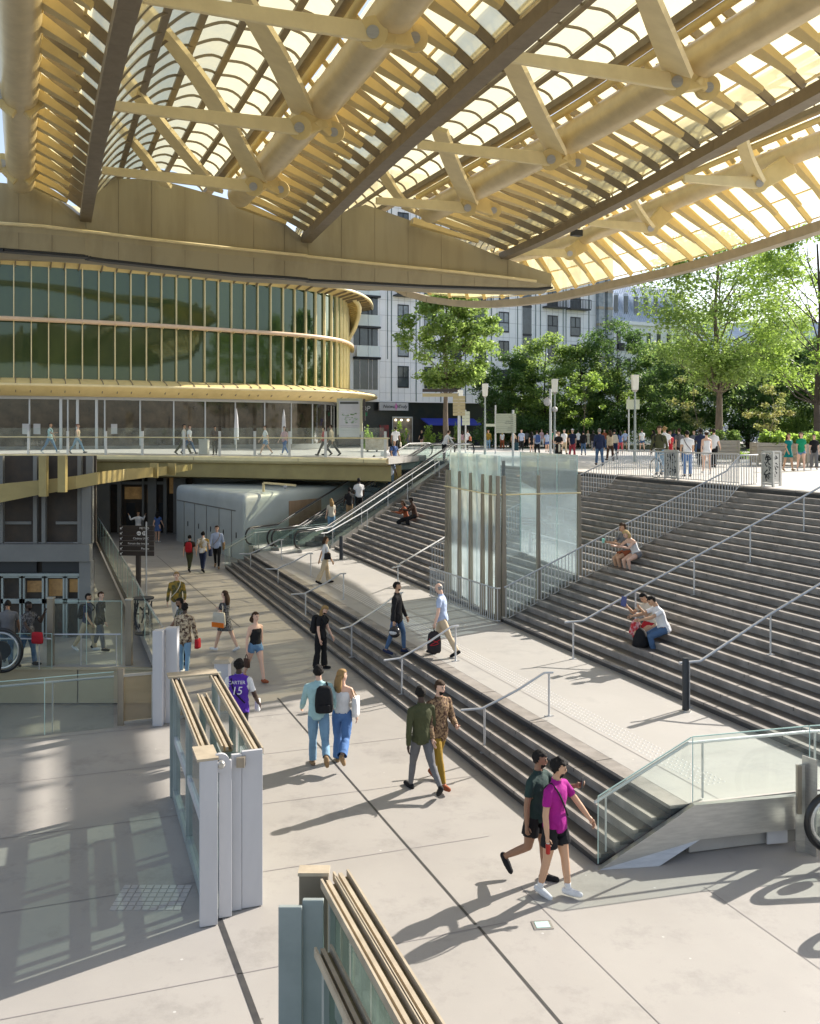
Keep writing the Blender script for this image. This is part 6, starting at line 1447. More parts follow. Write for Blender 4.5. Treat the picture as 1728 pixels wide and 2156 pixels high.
f, h = place(932, 1658, 1442); A = person('bearded man in a striped brown jacket and mustard trousers beside the stairs', f, 1.79, 35, legs=((-18, 8, 2), (22, 4, 2)), arms=((8, 6, 70, 25), (12, 6, 14)), lean=2, head=(15, 8), skin='l', top=('jacket', 'brown', 'tan', 24), bottom=('slim', 'mustard'), shoes='rust', hair=('short', 'n'), beard=True, voxel=HN)
f, h = place(672, 1618, 1405); T_ = person('dark haired young man in a loose pale teal shirt and light jeans seen from behind', f, 1.80, 188, legs=((6, 3, 1), (-26, 34, 2)), arms=((14, 8, 40), (8, 16, 10)), lean=2, head=(-5, 0), skin='l', top=('long', 'teal'), bottom=('trousers', 'ljean'), shoes='tan', hair=('short', 'k'), voxel=HN, wide=1.05)
backpack(T_, 'black rucksack slung on the right shoulder of the man in the teal shirt', 'black', side=1, sc=1.0)
f, h = place(718, 1612, 1414); A = person('young woman with long fair hair and flared blue jeans, arm round the man in teal', f, 1.70, 172, legs=((8, 4, 1), (-26, 34, 2)), arms=((20, 78, 8), (6, 8, 14)), lean=1, head=(-50, -4), skin='l', top=('tank', 'white'), bottom=('wide', 'bjean'), shoes='tan', hair=('long', 'o'), female=True, voxel=HN)
bag(A, 'white cloth bag hanging at the right side of the fair haired woman in blue jeans', 'white', 'R', (.3, .12, .34), .16, shoulder=True)
f, h = place(683, 1410, 1283); A = person('fair haired woman all in black looking down by the low stairs', f, 1.62, 62, legs=((5, 3, 1), (-5, 3, 1)), arms=((10, 6, 20), (4, 6, 12)), lean=4, head=(0, 28), skin='l', top=('shirt', 'black'), bottom=('wide', 'black'), shoes='black', hair=('long', 'o'), female=True, voxel=HV, beard=True)
backpack(A, 'black rucksack on the back of the woman dressed all in black', 'black', sc=.95)
f, h = place(540, 1436, 1300); A = person('woman in a black camisole and short denim shorts striding with a brown handbag', f, 1.68, 38, legs=((18, 3, 1), (-22, 10, 1)), arms=((-12, 5, 8), (-4, 8, 10)), lean=1, head=(15, 2), skin='l', top=('tank', 'black'), bottom=('hotpants', 'denim'), shoes='rust', hair=('bob', 'n'), female=True, voxel=HV)
bag(A, 'brown leather handbag carried low by the woman in denim shorts', 'brown', 'R', (.24, .09, .2), .10, name='handbag', cat='handbag')
f = G(505, 1594, 0); A = person('man seen from behind in a purple basketball jersey over a white T-shirt', f, 1.80, 176, legs=((8, 4, 1), (-10, 10, 1)), arms=((0, 10, 10), (6, 14, 34)), lean=1, skin='d', top=('jersey', 'purple'), bottom=('trousers', 'black'), shoes='black', hair=('short', 'k'), voxel=HN)
P_ = A['P']; o = P_(A['chest']+V((.0, -.088, -.06))); text('15', .20, o, (1, .05, 0), (0, .05, 1), cl(C['white']), 'number', A['ob'], 'CENTER', shear=.15); text('CARTER', .085, o+V((0, -.01, .19)), (1, .05, 0), (0, .05, 1), cl(C['white']), 'lettering', A['ob'], 'CENTER')
strap(A, 'cross_strap', 'black', 'L', 'R'); bag(A, 'small white pouch at the right side of the man in the purple jersey', 'white', 'R', (.16, .09, .22), -.16, name='pouch', cat='bag', off=(-.05, -.03, .0))
f, h = place(470, 1371, 1245); A = person('woman with long curly brown hair in a dark patterned minidress walking left', f, 1.66, -118, legs=((20, 3, 1), (-22, 8, 1)), arms=((10, 5, 20), (30, 5, 70)), lean=1, head=(10, 0), skin='l', top=('dress', 'black', 'grey', 26), bottom=('skirt', 'black'), shoes='white', hair=('long', 'n'), female=True, voxel=HV)
bag(A, 'cream tote bag with an orange band beside the woman in the patterned dress', 'cream', 'L', (.42, .1, .40), .22, name='tote_bag', shoulder=True, band='orange', txt='')
f = G(392, 1418, 0); A = person('man in an open camouflage shirt over white and pale ripped jeans seen from behind', f, 1.74, 168, arms=((4, 8, 14), (2, 10, 12)), legs=((6, 3, 2), (-6, 5, 4)), skin='d', top=('jacket', 'brown', 'beige', 16), bottom=('slim', 'ljean'), shoes='white', hair=('short', 'k'), voxel=HV)
bag(A, 'small red bag at the hip of the man in the camouflage shirt', 'red', 'R', (.2, .12, .24), -.12, name='bag')
f = G(374, 1405, 0); person('bearded man in a grey T-shirt facing left behind the camouflage shirt', f, 1.74, -60, legs=((10, 3, 1), (-8, 5, 1)), head=(0, 10), skin='b', top=('tee', 'grey', 'olive', 12), bottom=('trousers', 'black'), shoes='black', hair=('short', 'k'), beard=True, voxel=.02)
f = G(372, 1322, 0); A = person('sandy haired person in an olive shirt with a cream bag strap walking toward the camera', f, 1.72, 5, arms=((2, 8, 40), (0, 8, 10)), skin='l', top=('long', 'olive', 'mustard', 8), bottom=('trousers', 'white'), shoes='tan', hair=('short', 'o'), voxel=.02); strap(A, 'bag_strap', 'cream', 'L', 'R')
f, h = place(400, 1203, 1128); A = person('shorter person with a red rucksack walking away under the bridge shade edge', f, 1.56, 178, skin='l', top=('tee', 'brown'), bottom=('trousers', 'olive'), hair=('short', 'k'), voxel=.02); backpack(A, 'red rucksack on the shorter walker near the kiosk', 'red', sc=.9)
f, h = place(428, 1204, 1117); A = person('man in a yellow, white and blue striped T-shirt walking away by the kiosk', f, h, 182, skin='l', top=('tee', 'white', 'mustard', 5), bottom=('slim', 'navy'), shoes='black', hair=('short', 'k'), voxel=.02); bag(A, 'navy bag carried by the man in the striped T-shirt', 'navy', 'R', (.3, .16, .4), -.25, name='bag')
f, h = place(457, 1197, 1105); A = person('man in a pale blue shirt and dark trousers walking toward the camera by the kiosk', f, h, 8, skin='l', top=('long', 'lblue'), bottom=('slim', 'black'), shoes='tan', hair=('short', 'n'), voxel=.02); strap(A, 'bag_strap', 'tan', 'L', 'R'); bag(A, 'tan shoulder bag on the man in the pale blue shirt', 'tan', 'L', (.3, .12, .32), -.35, name='shoulder_bag')
f, h = place(334, 1141, 1080); person('woman in a short blue dress standing at the dark entrance under the bridge', f, 1.64, 170, legs=((4, 2, 1), (-4, 2, 1)), top=('dress', 'blue'), bottom=('skirt', 'blue'), shoes='white', hair=('long', 'k'), female=True, voxel=.026)
f, h = place(291, 1141, 1078); person('person in white with both hands raised to the face at the dark entrance', f, 1.66, 0, arms=((70, 30, 120, 40), (70, 30, 120, 40)), top=('long', 'white'), bottom=('trousers', 'black'), hair=('short', 'k'), skin='t', voxel=.026)
# --- landing and lower flight
f, h = place(688, 1229, 1133, ZL); A = person('woman in a white shirt and cream trousers crossing the landing', f, 1.62, 110, arms=((-22, 8, 6), (14, 8, 10)), legs=((14, 4, 1), (-18, 8, 1)), skin='t', top=('shirt', 'white'), bottom=('wide', 'beige'), shoes='black', hair=('bob', 'n'), female=True, voxel=.018); bag(A, 'small black shoulder bag on the woman in the white shirt on the landing', 'black', 'R', (.24, .09, .22), .22, name='shoulder_bag', shoulder=True)
f = G(843, 1377, ZL-RS); A = person('bearded man in a black track jacket and jeans carrying a crash helmet', f, 1.74, 78, legs=((20, 18, 1), (-14, 6, 1)), arms=((14, 6, 10), (-8, 8, 12)), lean=1, head=(8, 0), skin='t', top=('jacket', 'black'), bottom=('slim', 'jean'), shoes='navy', hair=('short', 'k'), beard=True, voxel=HV)
c = A['hand']('R')+V((.02, -.03, -.14)); t = thing('helmet', c-V((0, 0, .13)), 'grey and black crash helmet hanging from the hand of the man in the track jacket', 'helmet'); MB().ball(c, .145, 16, 10, (1, 1.1, .95)).build('shell', cl((.03, .03, .035), rough=.2), t, smooth=True); MB().ball(c+V((-.02, -.05, 0)), .125, 14, 8, (.95, 1, .55)).build('visor', mat('visor_grey', (.45, .46, .48), .12), t, smooth=True)
f, h = place(928, 1380, 1233, ZL); A = person('grey haired older man in a pale blue shirt and beige trousers on the landing', f, 1.72, -105, legs=((-24, 6, 1), (18, 4, 1)), arms=((4, 6, 10), (10, 6, 14)), lean=3, head=(-5, 18), skin='l', top=('shirt', 'lblue'), bottom=('trousers', 'beige'), shoes='black', hair=('bald', 'g'), voxel=HV)
c = A['hand']('L')-V((0, 0, .34)); fr2 = dict(A); t = thing('backpack', c-V((0, 0, .25)), 'dark rucksack with red cord carried in the hand of the grey haired man', 'backpack')
m = MB(); m.loft([[c+V((math.copysign(abs(math.cos(a))**.6, math.cos(a))*w_, math.copysign(abs(math.sin(a))**.6, math.sin(a))*d_, z)) for a in [2*math.pi*k/16 for k in range(16)]] for z, w_, d_ in ((-.24, .13, .08), (-.2, .16, .11), (0, .165, .12), (.18, .14, .09), (.25, .07, .04))], True, True); m.build('bag', cl((.03, .025, .028)), t, smooth='full')
m = MB(); m.tube([c+V((0, 0, .24)), c+V((-.02, -.03, .34)), c+V((.02, 0, .24))], .012, 5); m.build('handle', cl(C['black']), t, smooth=True); m = MB(); m.tube(crom([c+V((-.12, -.12, .1)), c+V((.1, -.13, .0)), c+V((-.1, -.13, -.05)), c+V((.13, -.1, .08))], 4), .008, 5); m.build('red_cord', cl(C['red']), t, smooth=True)
# --- sunken walkway
f = G(216, 1371, -.5); A = person('man in a black suit and white shirt walking right behind the left glass', f, 1.74, 82, legs=((-14, 8, 1), (14, 5, 1)), skin='l', head=(-10, 0), top=('jacket', 'black'), bottom=('trousers', 'grey'), shoes='black', hair=('short', 'n'), voxel=.018)
m = MB(); m.bar(A['P'](A['neck']+V((0, .045, -.015))), A['P'](A['chest']+V((0, .082, -.06))), .075, .012, up=A['F'], w2=.02); m.build('shirt_front', cl(C['white']), A['ob'])
f = G(186, 1370, -.5); A = person('man in a navy T-shirt and khaki trousers beside the man in the black suit', f, 1.70, 80, legs=((16, 4, 1), (-22, 10, 1)), skin='t', top=('tee', 'navy'), bottom=('trousers', 'beige'), shoes='white', hair=('short', 'k'), beard=True, voxel=.018); backpack(A, 'dark rucksack on the man in the navy T-shirt', 'black', sc=.9)
f = G(62, 1403, -.5); A = person('heavy man in a charcoal T-shirt and jeans raising a hand to his face', f, 1.78, 72, legs=((12, 4, 2), (-14, 10, 2)), arms=((38, 8, 120, 10), (34, 10, 20)), skin='d', top=('tee', 'black', 'grey', 4), bottom=('trousers', 'jean'), shoes='black', hair=('short', 'k'), beard=True, voxel=.018, wide=1.14); bag(A, 'red bag held in front of the heavy man in charcoal', 'red', 'R', (.34, .14, .3), .0, name='bag', off=(.1, -.02, .08))
f = G(16, 1398, -.5); person('balding man in a grey T-shirt looking down, half cut by the left edge', f, 1.80, -160, skin='b', head=(0, 25), lean=6, top=('tee', 'grey'), bottom=('trousers', 'jean'), hair=('short', 'k'), voxel=.018, wide=1.1)
# --- people sitting on the stairs
def Sf(px, py):
    y = 12.0; prev = None
    while y < 60:
        p = D(px, py, y); z = stair_z(p)
        if p.z < z: return V((p.x, p.y, z))
        y += .02
    return D(px, py, 30)
SITL = ((72, 88, 3), (66, 84, 5))
def sitter(px, py, label, h, face=-70, **k):
    p = Sf(px, py); k.setdefault('legs', SITL); k.setdefault('arms', ((42, 4, 60, 15), (40, 4, 60, 15))); k.setdefault('voxel', .02); k.setdefault('lean', 16); return person(label, p+V((-.02, 0, .01)), h, face, sit=True, **k)
A = sitter(1326, 1172, 'brown haired man in grey sitting on the steps with a mint cup beside the blonde', 1.76, -72, skin='t', top=('tee', 'grey'), bottom=('shorts', 'rust'), shoes='black', socks='white', hair=('afro', 'n'))
c = A['hand']('R')+V((-.04, -.05, .02)); t = thing('cup', c, 'mint green cup held by the man sitting beside the blonde woman', 'cup'); MB().tube([c-V((0, 0, .05)), c+V((0, 0, .07))], [.03, .042], 12).build('cup_body', mat('mint_paint', (.25, .6, .5), .4), t, smooth=True)
sitter(1344, 1180, 'blonde woman in a white top and grey shorts sitting beside the man in grey', 1.66, -66, skin='l', top=('tank', 'white'), bottom=('hotpants', 'grey'), shoes='white', hair=('bob', 'y'), female=True, lean=30, head=(-10, 15))
A = sitter(1374, 1325, 'dark haired person in a cream shirt sitting on the steps looking at a tablet', 1.66, -60, skin='t', top=('tee', 'cream'), bottom=('skirt', 'red'), shoes='white', hair=('short', 'k'), arms=((55, 4, 80, 10), (50, 4, 80, 10)), head=(0, 20))
c = A['hand']('R')+V((-.06, -.02, .08)); m = MB(); m.bar(c-V((0, 0, .11)), c+V((.03, 0, .11)), .16, .012, up=A['F']); m.build('tablet', mat('tablet_blue', (.06, .08, .22), .15), label='dark blue tablet held by the person in the cream shirt on the steps', cat='tablet')
sitter(1402, 1340, 'dark haired man in a white shirt and blue jeans sitting on the steps', 1.72, -78, skin='t', top=('shirt', 'white'), bottom=('trousers', 'jean'), shoes='white', hair=('short', 'k'), head=(-5, 18), lean=22, arms=((60, 4, 20, 5), (60, 4, 20, 5)))
p = Sf(1350, 1362); t = thing('backpack', p, 'black rucksack standing on a step in front of the man in white', 'backpack'); m = MB()
m.loft([[p+V((math.cos(a)*w_, math.sin(a)*d_, z)) for a in [2*math.pi*k/14 for k in range(14)]] for z, w_, d_ in ((0, .14, .1), (.03, .19, .13), (.2, .17, .12), (.36, .10, .08), (.42, .03, .03))], True, True); m.build('bag', cl(C['black']), t, smooth='full'); MB().tube([p+V((-.05, 0, .38)), p+V((0, 0, .5)), p+V((.05, 0, .38))], .01, 5).build('handle', cl(C['black']), t)
p = Sf(1340, 1342); t = thing('bag', p, 'crumpled red and pink bag between the two people sitting nearest the camera', 'bag'); m = MB(); m.loft([[p+V((math.cos(a)*w_*(1+.15*math.sin(5*a)), math.sin(a)*w_, z)) for a in [2*math.pi*k/14 for k in range(14)]] for z, w_ in ((0, .1), (.05, .15), (.18, .12), (.3, .09), (.36, .03))], True, True); m.build('bag_body', cl(C['red'], C['pink'], 8), t, smooth='full')
sitter(858, 1096, 'person in rust brown with dark trousers sitting on the far flight, left of a pair', 1.68, -72, skin='b', top=('long', 'rust'), bottom=('trousers', 'black'), shoes='black', hair=('bob', 'n'), voxel=.026)
sitter(876, 1094, 'person in a brown jacket sitting on the far flight, right of a pair', 1.70, -72, skin='d', top=('long', 'brown'), bottom=('trousers', 'black'), hair=('afro', 'k'), voxel=.026)
sitter(1132, 1022, 'man in a white T-shirt hunched on the top steps behind the glass tower', 1.74, -80, skin='l', top=('tee', 'white'), bottom=('trousers', 'black'), hair=('short', 'n'), voxel=.03, lean=28)
# --- people on the escalators
def esc_person(px, which, label, h, face=210, **k):
    c0 = V((ef.x, ef.y, 0))+el*((1.75, 3.25)[which]-.62); kx = (px-864)/FPX; s = (kx*c0.y-c0.x)/(esc.x-kx*esc.y); p = c0+esc*s; z = ZL+(ZP-ZL)*max(0, min(1, s/RUN+.03)); k.setdefault('legs', ((3, 2, 1), (-3, 2, 1))); k.setdefault('voxel', .028); k.setdefault('arms', ((8, 6, 20), (8, 6, 20)))
    return person(label, (p.x, p.y, z), h, face, **k)
esc_person(697, 0, 'fair haired woman in pale clothes low on the escalator', 1.62, 200, top=('tee', 'cream'), bottom=('trousers', 'ljean'), hair=('long', 'o'), female=True)
esc_person(735, 0, 'dark clad person with black hair on the lower third of the escalator', 1.6, 200, top=('tee', 'black'), bottom=('trousers', 'tan'), hair=('short', 'k'), skin='d')
esc_person(755, 0, 'man in a white T-shirt and black trousers standing on the escalator', 1.78, 200, top=('tee', 'white'), bottom=('trousers', 'black'), hair=('short', 'k'), skin='d')
esc_person(790, 1, 'woman with long black hair and dark dress on the escalator', 1.62, 150, top=('dress', 'black'), bottom=('midi', 'black'), hair=('long', 'k'), female=True, skin='t')
esc_person(826, 0, 'man in a lilac and navy shirt leaning on the escalator belt', 1.72, 150, top=('shirt', 'lblue', 'navy', 5), bottom=('trousers', 'jean'), hair=('short', 'k'), skin='d')
esc_person(813, 1, 'bald man in a white T-shirt coming down the upper escalator', 1.78, 20, top=('tee', 'white'), bottom=('trousers', 'black'), hair=('bald', 'g'), skin='l')
A = esc_person(833, 1, 'man in a blue T-shirt with a dark rucksack coming down behind the bald man', 1.74, 40, top=('tee', 'blue'), bottom=('trousers', 'white'), hair=('bald', 'n'), skin='t'); backpack(A, 'dark rucksack on the man in blue on the upper escalator', 'navy')
esc_person(940, 0, 'man in a white shirt bending forward at the top of the escalator', 1.74, 120, top=('long', 'white'), bottom=('trousers', 'black'), hair=('short', 'n'), skin='l', lean=25, arms=((70, 6, 10), (20, 6, 20)))
# --- footbridge walkers
WK = dict(voxel=.028, legs=((28, 4, 1), (-26, 12, 1)))
def bp_(px, ytop, label, face, **k):
    q = at_px(ins, px); s = {**WK, **k}; y = q.y+2.2; f = V(((px-864)/FPX*y, y, ZB)); h = max(1.55, min(1.85, CAMZ-(ytop-HOR)/FPX*y-ZB)); return person(label, f, h, face, **s)
A = bp_(108, 884, 'man in a mint T-shirt and blue jeans at the left end of the footbridge', 85, top=('tee', 'teal'), bottom=('slim', 'denim'), shoes='white', hair=('short', 'k'), skin='t', arms=((10, 5, 10), (40, 6, 60))); backpack(A, 'dark rucksack on the man in the mint T-shirt', 'black', sc=.8)
bp_(166, 891, 'red haired woman with bare shoulders and jeans walking on the footbridge', 80, top=('crop', 'beige'), bottom=('slim', 'ljean'), shoes='navy', hair=('bun', 'r'), female=True)
bp_(390, 891, 'man in a beige shirt and green trousers on the footbridge behind the steel post', 90, top=('tee', 'cream'), bottom=('trousers', 'olive'), hair=('short', 'k'), skin='t')
bp_(401, 893, 'man in a white shirt and jeans on the footbridge left of the concrete bin', 75, top=('shirt', 'white'), bottom=('slim', 'jean'), hair=('short', 'n'))
bp_(452, 897, 'person in brown standing right of the concrete bin on the footbridge', 0, top=('long', 'brown'), bottom=('trousers', 'black'), hair=('short', 'k'), skin='b', legs=((4, 2, 1), (-4, 2, 1)))
bp_(557, 894, 'woman in a white blouse and denim shorts walking left on the footbridge', -60, top=('tee', 'white'), bottom=('shorts', 'denim'), shoes='white', hair=('bun', 'n'), female=True)
bp_(598, 896, 'woman in a pink top and blue jeans on the footbridge', -30, top=('tee', 'pink'), bottom=('slim', 'bjean'), shoes='white', hair=('long', 'n'), female=True)
bp_(680, 897, 'person in a red shirt and black trousers striding left before the map stand', -80, top=('tee', 'red'), bottom=('trousers', 'black'), hair=('short', 'k'), skin='t')
bp_(696, 892, 'man in a beige jacket and black trousers just left of the map stand', -100, top=('long', 'beige'), bottom=('trousers', 'black'), hair=('short', 'k'), skin='b')
# --- plaza
def pz(px, py, ytop, label, face, z=ZP, **k):
    f = G(px, py, z); s = {**dict(voxel=.028, legs=((14, 4, 1), (-12, 8, 1))), **k}; h = max(1.52, min(1.88, (py-ytop)/(FPX/f.y))); return person(label, f, h, face, **s)
ST = dict(legs=((3, 2, 2), (-3, 2, 2)))
A = pz(834, 957, 893, 'man in a white shirt and black trousers carrying a bag beyond the footbridge end', 170, top=('shirt', 'white'), bottom=('trousers', 'black'), hair=('short', 'k'), skin='b'); bag(A, 'pale carrier bag of the man in white beyond the footbridge', 'cream', 'R', (.25, .1, .3), .05, name='bag')
pz(792, 935, 903, 'man in a blue shirt at the stone counter right of the map stand', 60, top=('shirt', 'lblue'), bottom=('trousers', 'jean'), hair=('short', 'n'))
pz(777, 934, 904, 'person in white and red behind the stone counter', 0, top=('tee', 'white'), bottom=('trousers', 'red'), hair=('short', 'y'))
pz(859, 941, 906, 'person in a long grey dress in front of the lit shop window', 10, top=('dress', 'grey'), bottom=('midi', 'grey'), hair=('long', 'o'), female=True)
pz(888, 943, 906, 'fair haired woman in a black top and pink shorts pushing something by the awning', -20, top=('tee', 'black'), bottom=('hotpants', 'pink'), hair=('bob', 'y'), female=True)
pz(913, 936, 908, 'small figure in light blue beneath the plane tree', 0, top=('tee', 'lblue'), bottom=('shorts', 'blue'), hair=('short', 'k'))
A = pz(986, 948, 905, 'woman in white with an orange bag right of the escalator top', 150, top=('tee', 'white'), bottom=('trousers', 'black'), hair=('bun', 'n'), female=True); bag(A, 'bright orange shoulder bag of the woman near the escalator top', 'rust', 'R', (.3, .14, .36), .22, name='shoulder_bag', shoulder=True)
pz(973, 945, 907, 'woman in a pale pink top beside the woman with the orange bag', 200, top=('tee', 'pink'), bottom=('trousers', 'beige'), hair=('long', 'n'), female=True)
pz(1029, 947, 905, 'person in a mustard jacket and light jeans near the left street lamp', 0, top=('long', 'mustard'), bottom=('trousers', 'ljean'), shoes='white', hair=('short', 'r'))
pz(1058, 945, 907, 'woman in a white top and rust trousers left of the dense signpost', 185, top=('tee', 'white'), bottom=('wide', 'rust'), hair=('long', 'y'), female=True)
pz(1083, 948, 908, 'woman in a beige dress behind the dense signpost', 160, top=('dress', 'beige'), bottom=('midi', 'beige'), hair=('bun', 'n'), female=True)
A = pz(1099, 951, 904, 'man in a blue shirt and black trousers with a suitcase', 0, top=('tee', 'lblue'), bottom=('slim', 'black'), shoes='white', hair=('short', 'n'), **ST)
p = G(1087, 950, ZP); t = thing('suitcase', p, 'dark teal suitcase standing beside the man in the blue shirt', 'suitcase'); MB().box(p+V((0, 0, .36)), (.42, .26, .62)).build('shell', cl((.02, .06, .08)), t, bevel=.04); MB().bar(p+V((0, 0, .67)), p+V((0, 0, .95)), .2, .02, up=(0, 1, 0)).build('handle', BLACKM, t)
pz(1120, 952, 909, 'woman in a black dress standing left of the blue rucksack', 180, top=('dress', 'black'), bottom=('skirt', 'black'), hair=('long', 'k'), female=True, **ST)
A = pz(1131, 962, 906, 'man with a blue rucksack and black trousers walking away', 190, top=('tee', 'lblue'), bottom=('slim', 'black'), shoes='white', hair=('short', 'n')); backpack(A, 'bright blue rucksack on the man in black trousers', 'blue')
pz(1153, 952, 908, 'person in a grey blue T-shirt and blue shorts behind the crowd', 170, top=('tee', 'lblue'), bottom=('shorts', 'blue'), hair=('short', 'k'))
A = pz(1177, 978, 907, 'woman in a black dress with a white bag at the head of the middle stairs', -10, top=('tee', 'black'), bottom=('midi', 'black'), hair=('bun', 'n'), female=True, arms=((20, 5, 70, 30), (20, 5, 70, 30)), **ST); bag(A, 'large white bag held by the woman in the black dress', 'cream', 'L', (.36, .1, .4), .02, name='shopping_bag')
pz(1170, 953, 906, 'person in a pink cap and pale skirt behind the woman in black', 190, top=('tank', 'white'), bottom=('skirt', 'lblue'), hair=('cap', 'w'), female=True)
pz(1190, 957, 904, 'grey haired man in a white shirt in the crowd at the stairs head', 20, top=('shirt', 'white'), bottom=('trousers', 'beige'), hair=('short', 'g'))
A = pz(1207, 966, 903, 'man in a cap with a navy top and coral red trousers', 10, top=('tee', 'navy'), bottom=('trousers', 'coral'), shoes='white', hair=('cap', 'w')); backpack(A, 'navy rucksack with white straps on the man in coral trousers', 'navy')
pz(1229, 959, 907, 'person in a black top and blue jeans right of the coral trousers', 180, top=('long', 'black'), bottom=('slim', 'jean'), hair=('short', 'k'))
pz(1262, 980, 902, 'grey haired man in a navy jacket and jeans seen from behind', 185, top=('jacket', 'navy'), bottom=('trousers', 'jean'), hair=('short', 'g'), skin='l', wide=1.05, arms=((0, 5, 8), (0, 5, 8)))
pz(1284, 970, 905, 'woman in a beige top and brown trousers right of the navy jacket', 200, top=('long', 'beige'), bottom=('trousers', 'brown'), hair=('long', 'n'), female=True)
A = pz(1294, 968, 904, 'person with a cream rucksack and navy trousers beside the stair fence', 180, top=('tee', 'navy'), bottom=('slim', 'navy'), hair=('short', 'k')); backpack(A, 'cream rucksack on the walker in navy beside the stair fence', 'cream')
pz(1306, 955, 907, 'woman in a navy top and coral leggings near the middle street lamp', 190, top=('tee', 'blue'), bottom=('slim', 'coral'), hair=('long', 'k'), female=True)
A = pz(1388, 1000, 897, 'tall man in an olive jacket and sunglasses beside the bicycle', -30, top=('long', 'olive'), bottom=('trousers', 'ljean'), hair=('afro', 'n'), skin='t', **ST); backpack(A, 'dark grey rucksack on the tall man in the olive jacket', 'grey')
pz(1400, 985, 898, 'man in a white T-shirt behind the tall man in olive', 170, top=('tee', 'white'), bottom=('trousers', 'brown'), hair=('afro', 'o'))
pz(1413, 985, 906, 'woman in a red dress behind the bicycle', 10, top=('dress', 'red'), bottom=('midi', 'red'), hair=('long', 'k'), skin='b', female=True, **ST)
A = pz(1429, 980, 902, 'man with a violet grey rucksack and black trousers behind the fence', 200, top=('tee', 'grey'), bottom=('trousers', 'black'), hair=('short', 'n')); backpack(A, 'violet grey rucksack on the man behind the fence', 'grey')
A = pz(1447, 1003, 906, 'person in a white T-shirt with a brown strap and blue jeans behind the stair fence', 175, top=('tee', 'white'), bottom=('trousers', 'bjean'), hair=('short', 'k'), skin='t', wide=1.04, **ST); strap(A, 'bag_strap', 'brown', 'L', 'R')
pz(1477, 985, 902, 'man in a navy shirt behind the white cap', 160, top=('tee', 'navy'), bottom=('trousers', 'black'), hair=('short', 'k'), skin='d')
pz(1488, 998, 907, 'woman in a white cap, white top and white shorts with a black belt', 175, top=('tank', 'white'), bottom=('hotpants', 'white'), shoes='white', hair=('cap', 'w'), female=True)
A = pz(1505, 985, 903, 'woman in a white T-shirt and black trousers left of the tall tree trunk', 150, top=('tee', 'white'), bottom=('wide', 'black'), hair=('bun', 'k'), female=True)
pz(1664, 992, 912, 'woman in a teal green dress walking with her friend in green', 15, top=('dress', 'tealg'), bottom=('skirt', 'tealg'), shoes='tan', hair=('long', 'n'), skin='t', female=True)
pz(1689, 992, 910, 'woman in a bright green top and denim shorts', -10, top=('tee', 'green'), bottom=('hotpants', 'denim'), shoes='white', hair=('bob', 'n'), female=True)
A = pz(1716, 990, 915, 'woman in a black T-shirt and dark wide trousers at the right edge', -15, top=('tee', 'black'), bottom=('wide', 'grey'), shoes='white', hair=('short', 'n'), female=True); bag(A, 'black bag of the woman at the right edge', 'black', 'L', (.28, .1, .26), .0, name='bag')
pz(1610, 948, 918, 'person in white sitting low between the planters', 0, top=('shirt', 'white'), bottom=('trousers', 'jean'), hair=('short', 'k'))

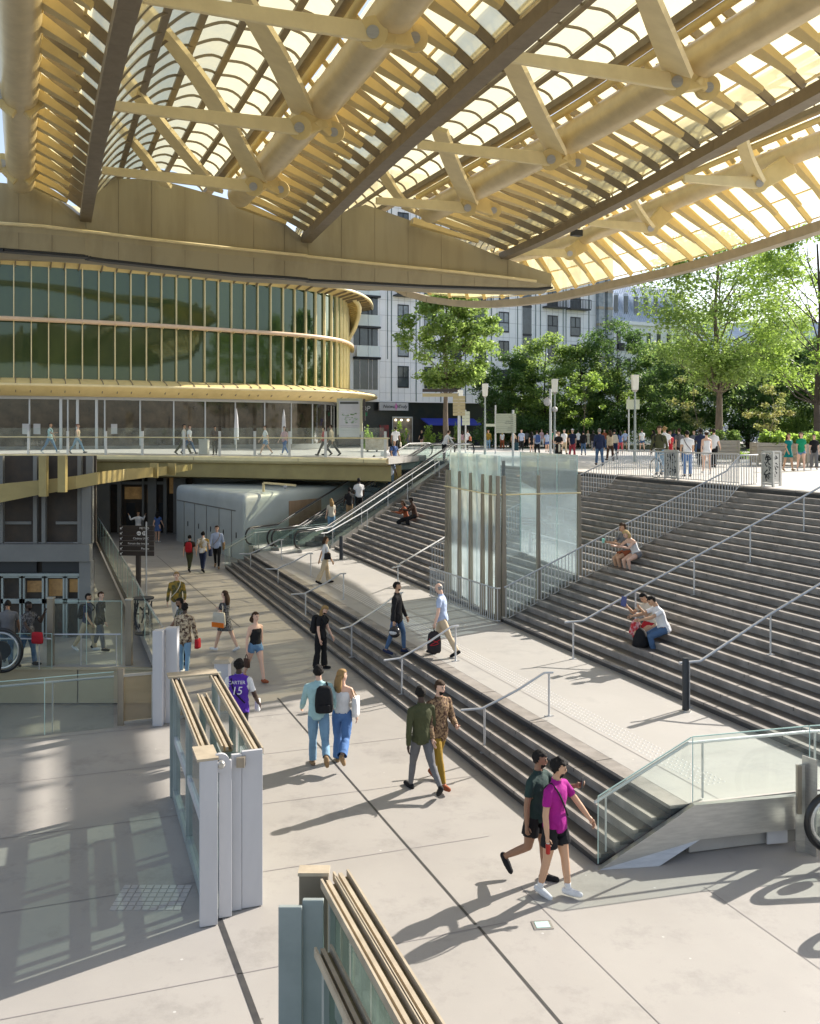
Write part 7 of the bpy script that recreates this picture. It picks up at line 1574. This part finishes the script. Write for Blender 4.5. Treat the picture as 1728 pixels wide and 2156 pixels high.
# --- more of the crowd along the edge of the grove
XT = [(1003, 938, 'tee', 'white', 'trousers', 'navy', 'short', 'k', 't', 'small figure in white and navy right of the escalator top', 0), (1044, 940, 'tee', 'red', 'trousers', 'jean', 'short', 'n', 'l', 'small figure in a red top beside the mustard jacket', 20), (1070, 941, 'tee', 'lblue', 'shorts', 'beige', 'short', 'k', 'l', 'small figure in light blue and beige shorts left of the signpost pole', 190),
      (1110, 943, 'long', 'grey', 'trousers', 'black', 'short', 'k', 'd', 'small figure in grey and black behind the suitcase', 170), (1142, 944, 'tee', 'pink', 'trousers', 'white', 'long', 'n', 'l', 'small figure in pink and white between the signpost and the mast', 10), (1163, 945, 'tee', 'green', 'shorts', 'black', 'short', 'n', 'l', 'small figure in green behind the mast', 200),
      (1198, 944, 'tee', 'mustard', 'trousers', 'brown', 'short', 'k', 'b', 'small figure in mustard behind the coral trousers', 0), (1218, 946, 'tee', 'white', 'slim', 'black', 'bun', 'k', 'l', 'small figure in white and black behind the coral trousers', 180), (1240, 944, 'dress', 'cream', 'midi', 'cream', 'long', 'o', 'l', 'small figure in a cream dress left of the navy jacket', 15),
      (1250, 950, 'tee', 'black', 'trousers', 'grey', 'short', 'k', 'd', 'small figure in black and grey left of the navy jacket', 165), (1274, 946, 'tee', 'rust', 'trousers', 'jean', 'short', 'n', 'l', 'small figure in rust behind the navy jacket', 0), (1318, 948, 'tee', 'lblue', 'shorts', 'grey', 'short', 'k', 't', 'small figure in pale blue left of the middle lamp post', 10),
      (1352, 950, 'tee', 'white', 'shorts', 'jean', 'short', 'n', 'l', 'small figure in white right of the middle lamp post', 190), (1376, 958, 'long', 'black', 'trousers', 'black', 'long', 'k', 'l', 'dark figure left of the tall man in olive', 200), (1422, 962, 'tee', 'navy', 'trousers', 'beige', 'short', 'k', 'd', 'figure in navy behind the red dress', 10),
      (1463, 966, 'tee', 'grey', 'trousers', 'jean', 'short', 'o', 'l', 'figure in grey between the white T-shirt and the white cap', 0), (1497, 962, 'tee', 'lblue', 'trousers', 'navy', 'bun', 'n', 'l', 'figure in pale blue behind the white cap', 170), (822, 937, 'tee', 'black', 'trousers', 'jean', 'short', 'n', 'l', 'small figure in black left of the lit shop window', 40),
      (878, 934, 'tee', 'cream', 'shorts', 'tan', 'short', 'g', 'l', 'small figure in cream under the blue awning', 100), (930, 934, 'tee', 'blue', 'trousers', 'black', 'short', 'k', 'b', 'small figure in blue at the plane tree trunk', -60), (955, 938, 'long', 'pink', 'trousers', 'beige', 'bob', 'n', 'l', 'small figure in pink near the tan street signpost', 70)]
for px, py, tk, tcol, bk, bcol, hk, hcol, sk, lb, fa2 in XT:
    yy = FPX*(CAMZ-ZP)/(py-HOR); pz(px, py, py-(1.62+.13*((px*7) % 5)/5)*FPX/yy, lb, fa2, skin=sk, top=(tk, tcol), bottom=(bk, bcol), hair=(hk, hcol), female=hk in ('long', 'bun', 'bob'), voxel=.034)
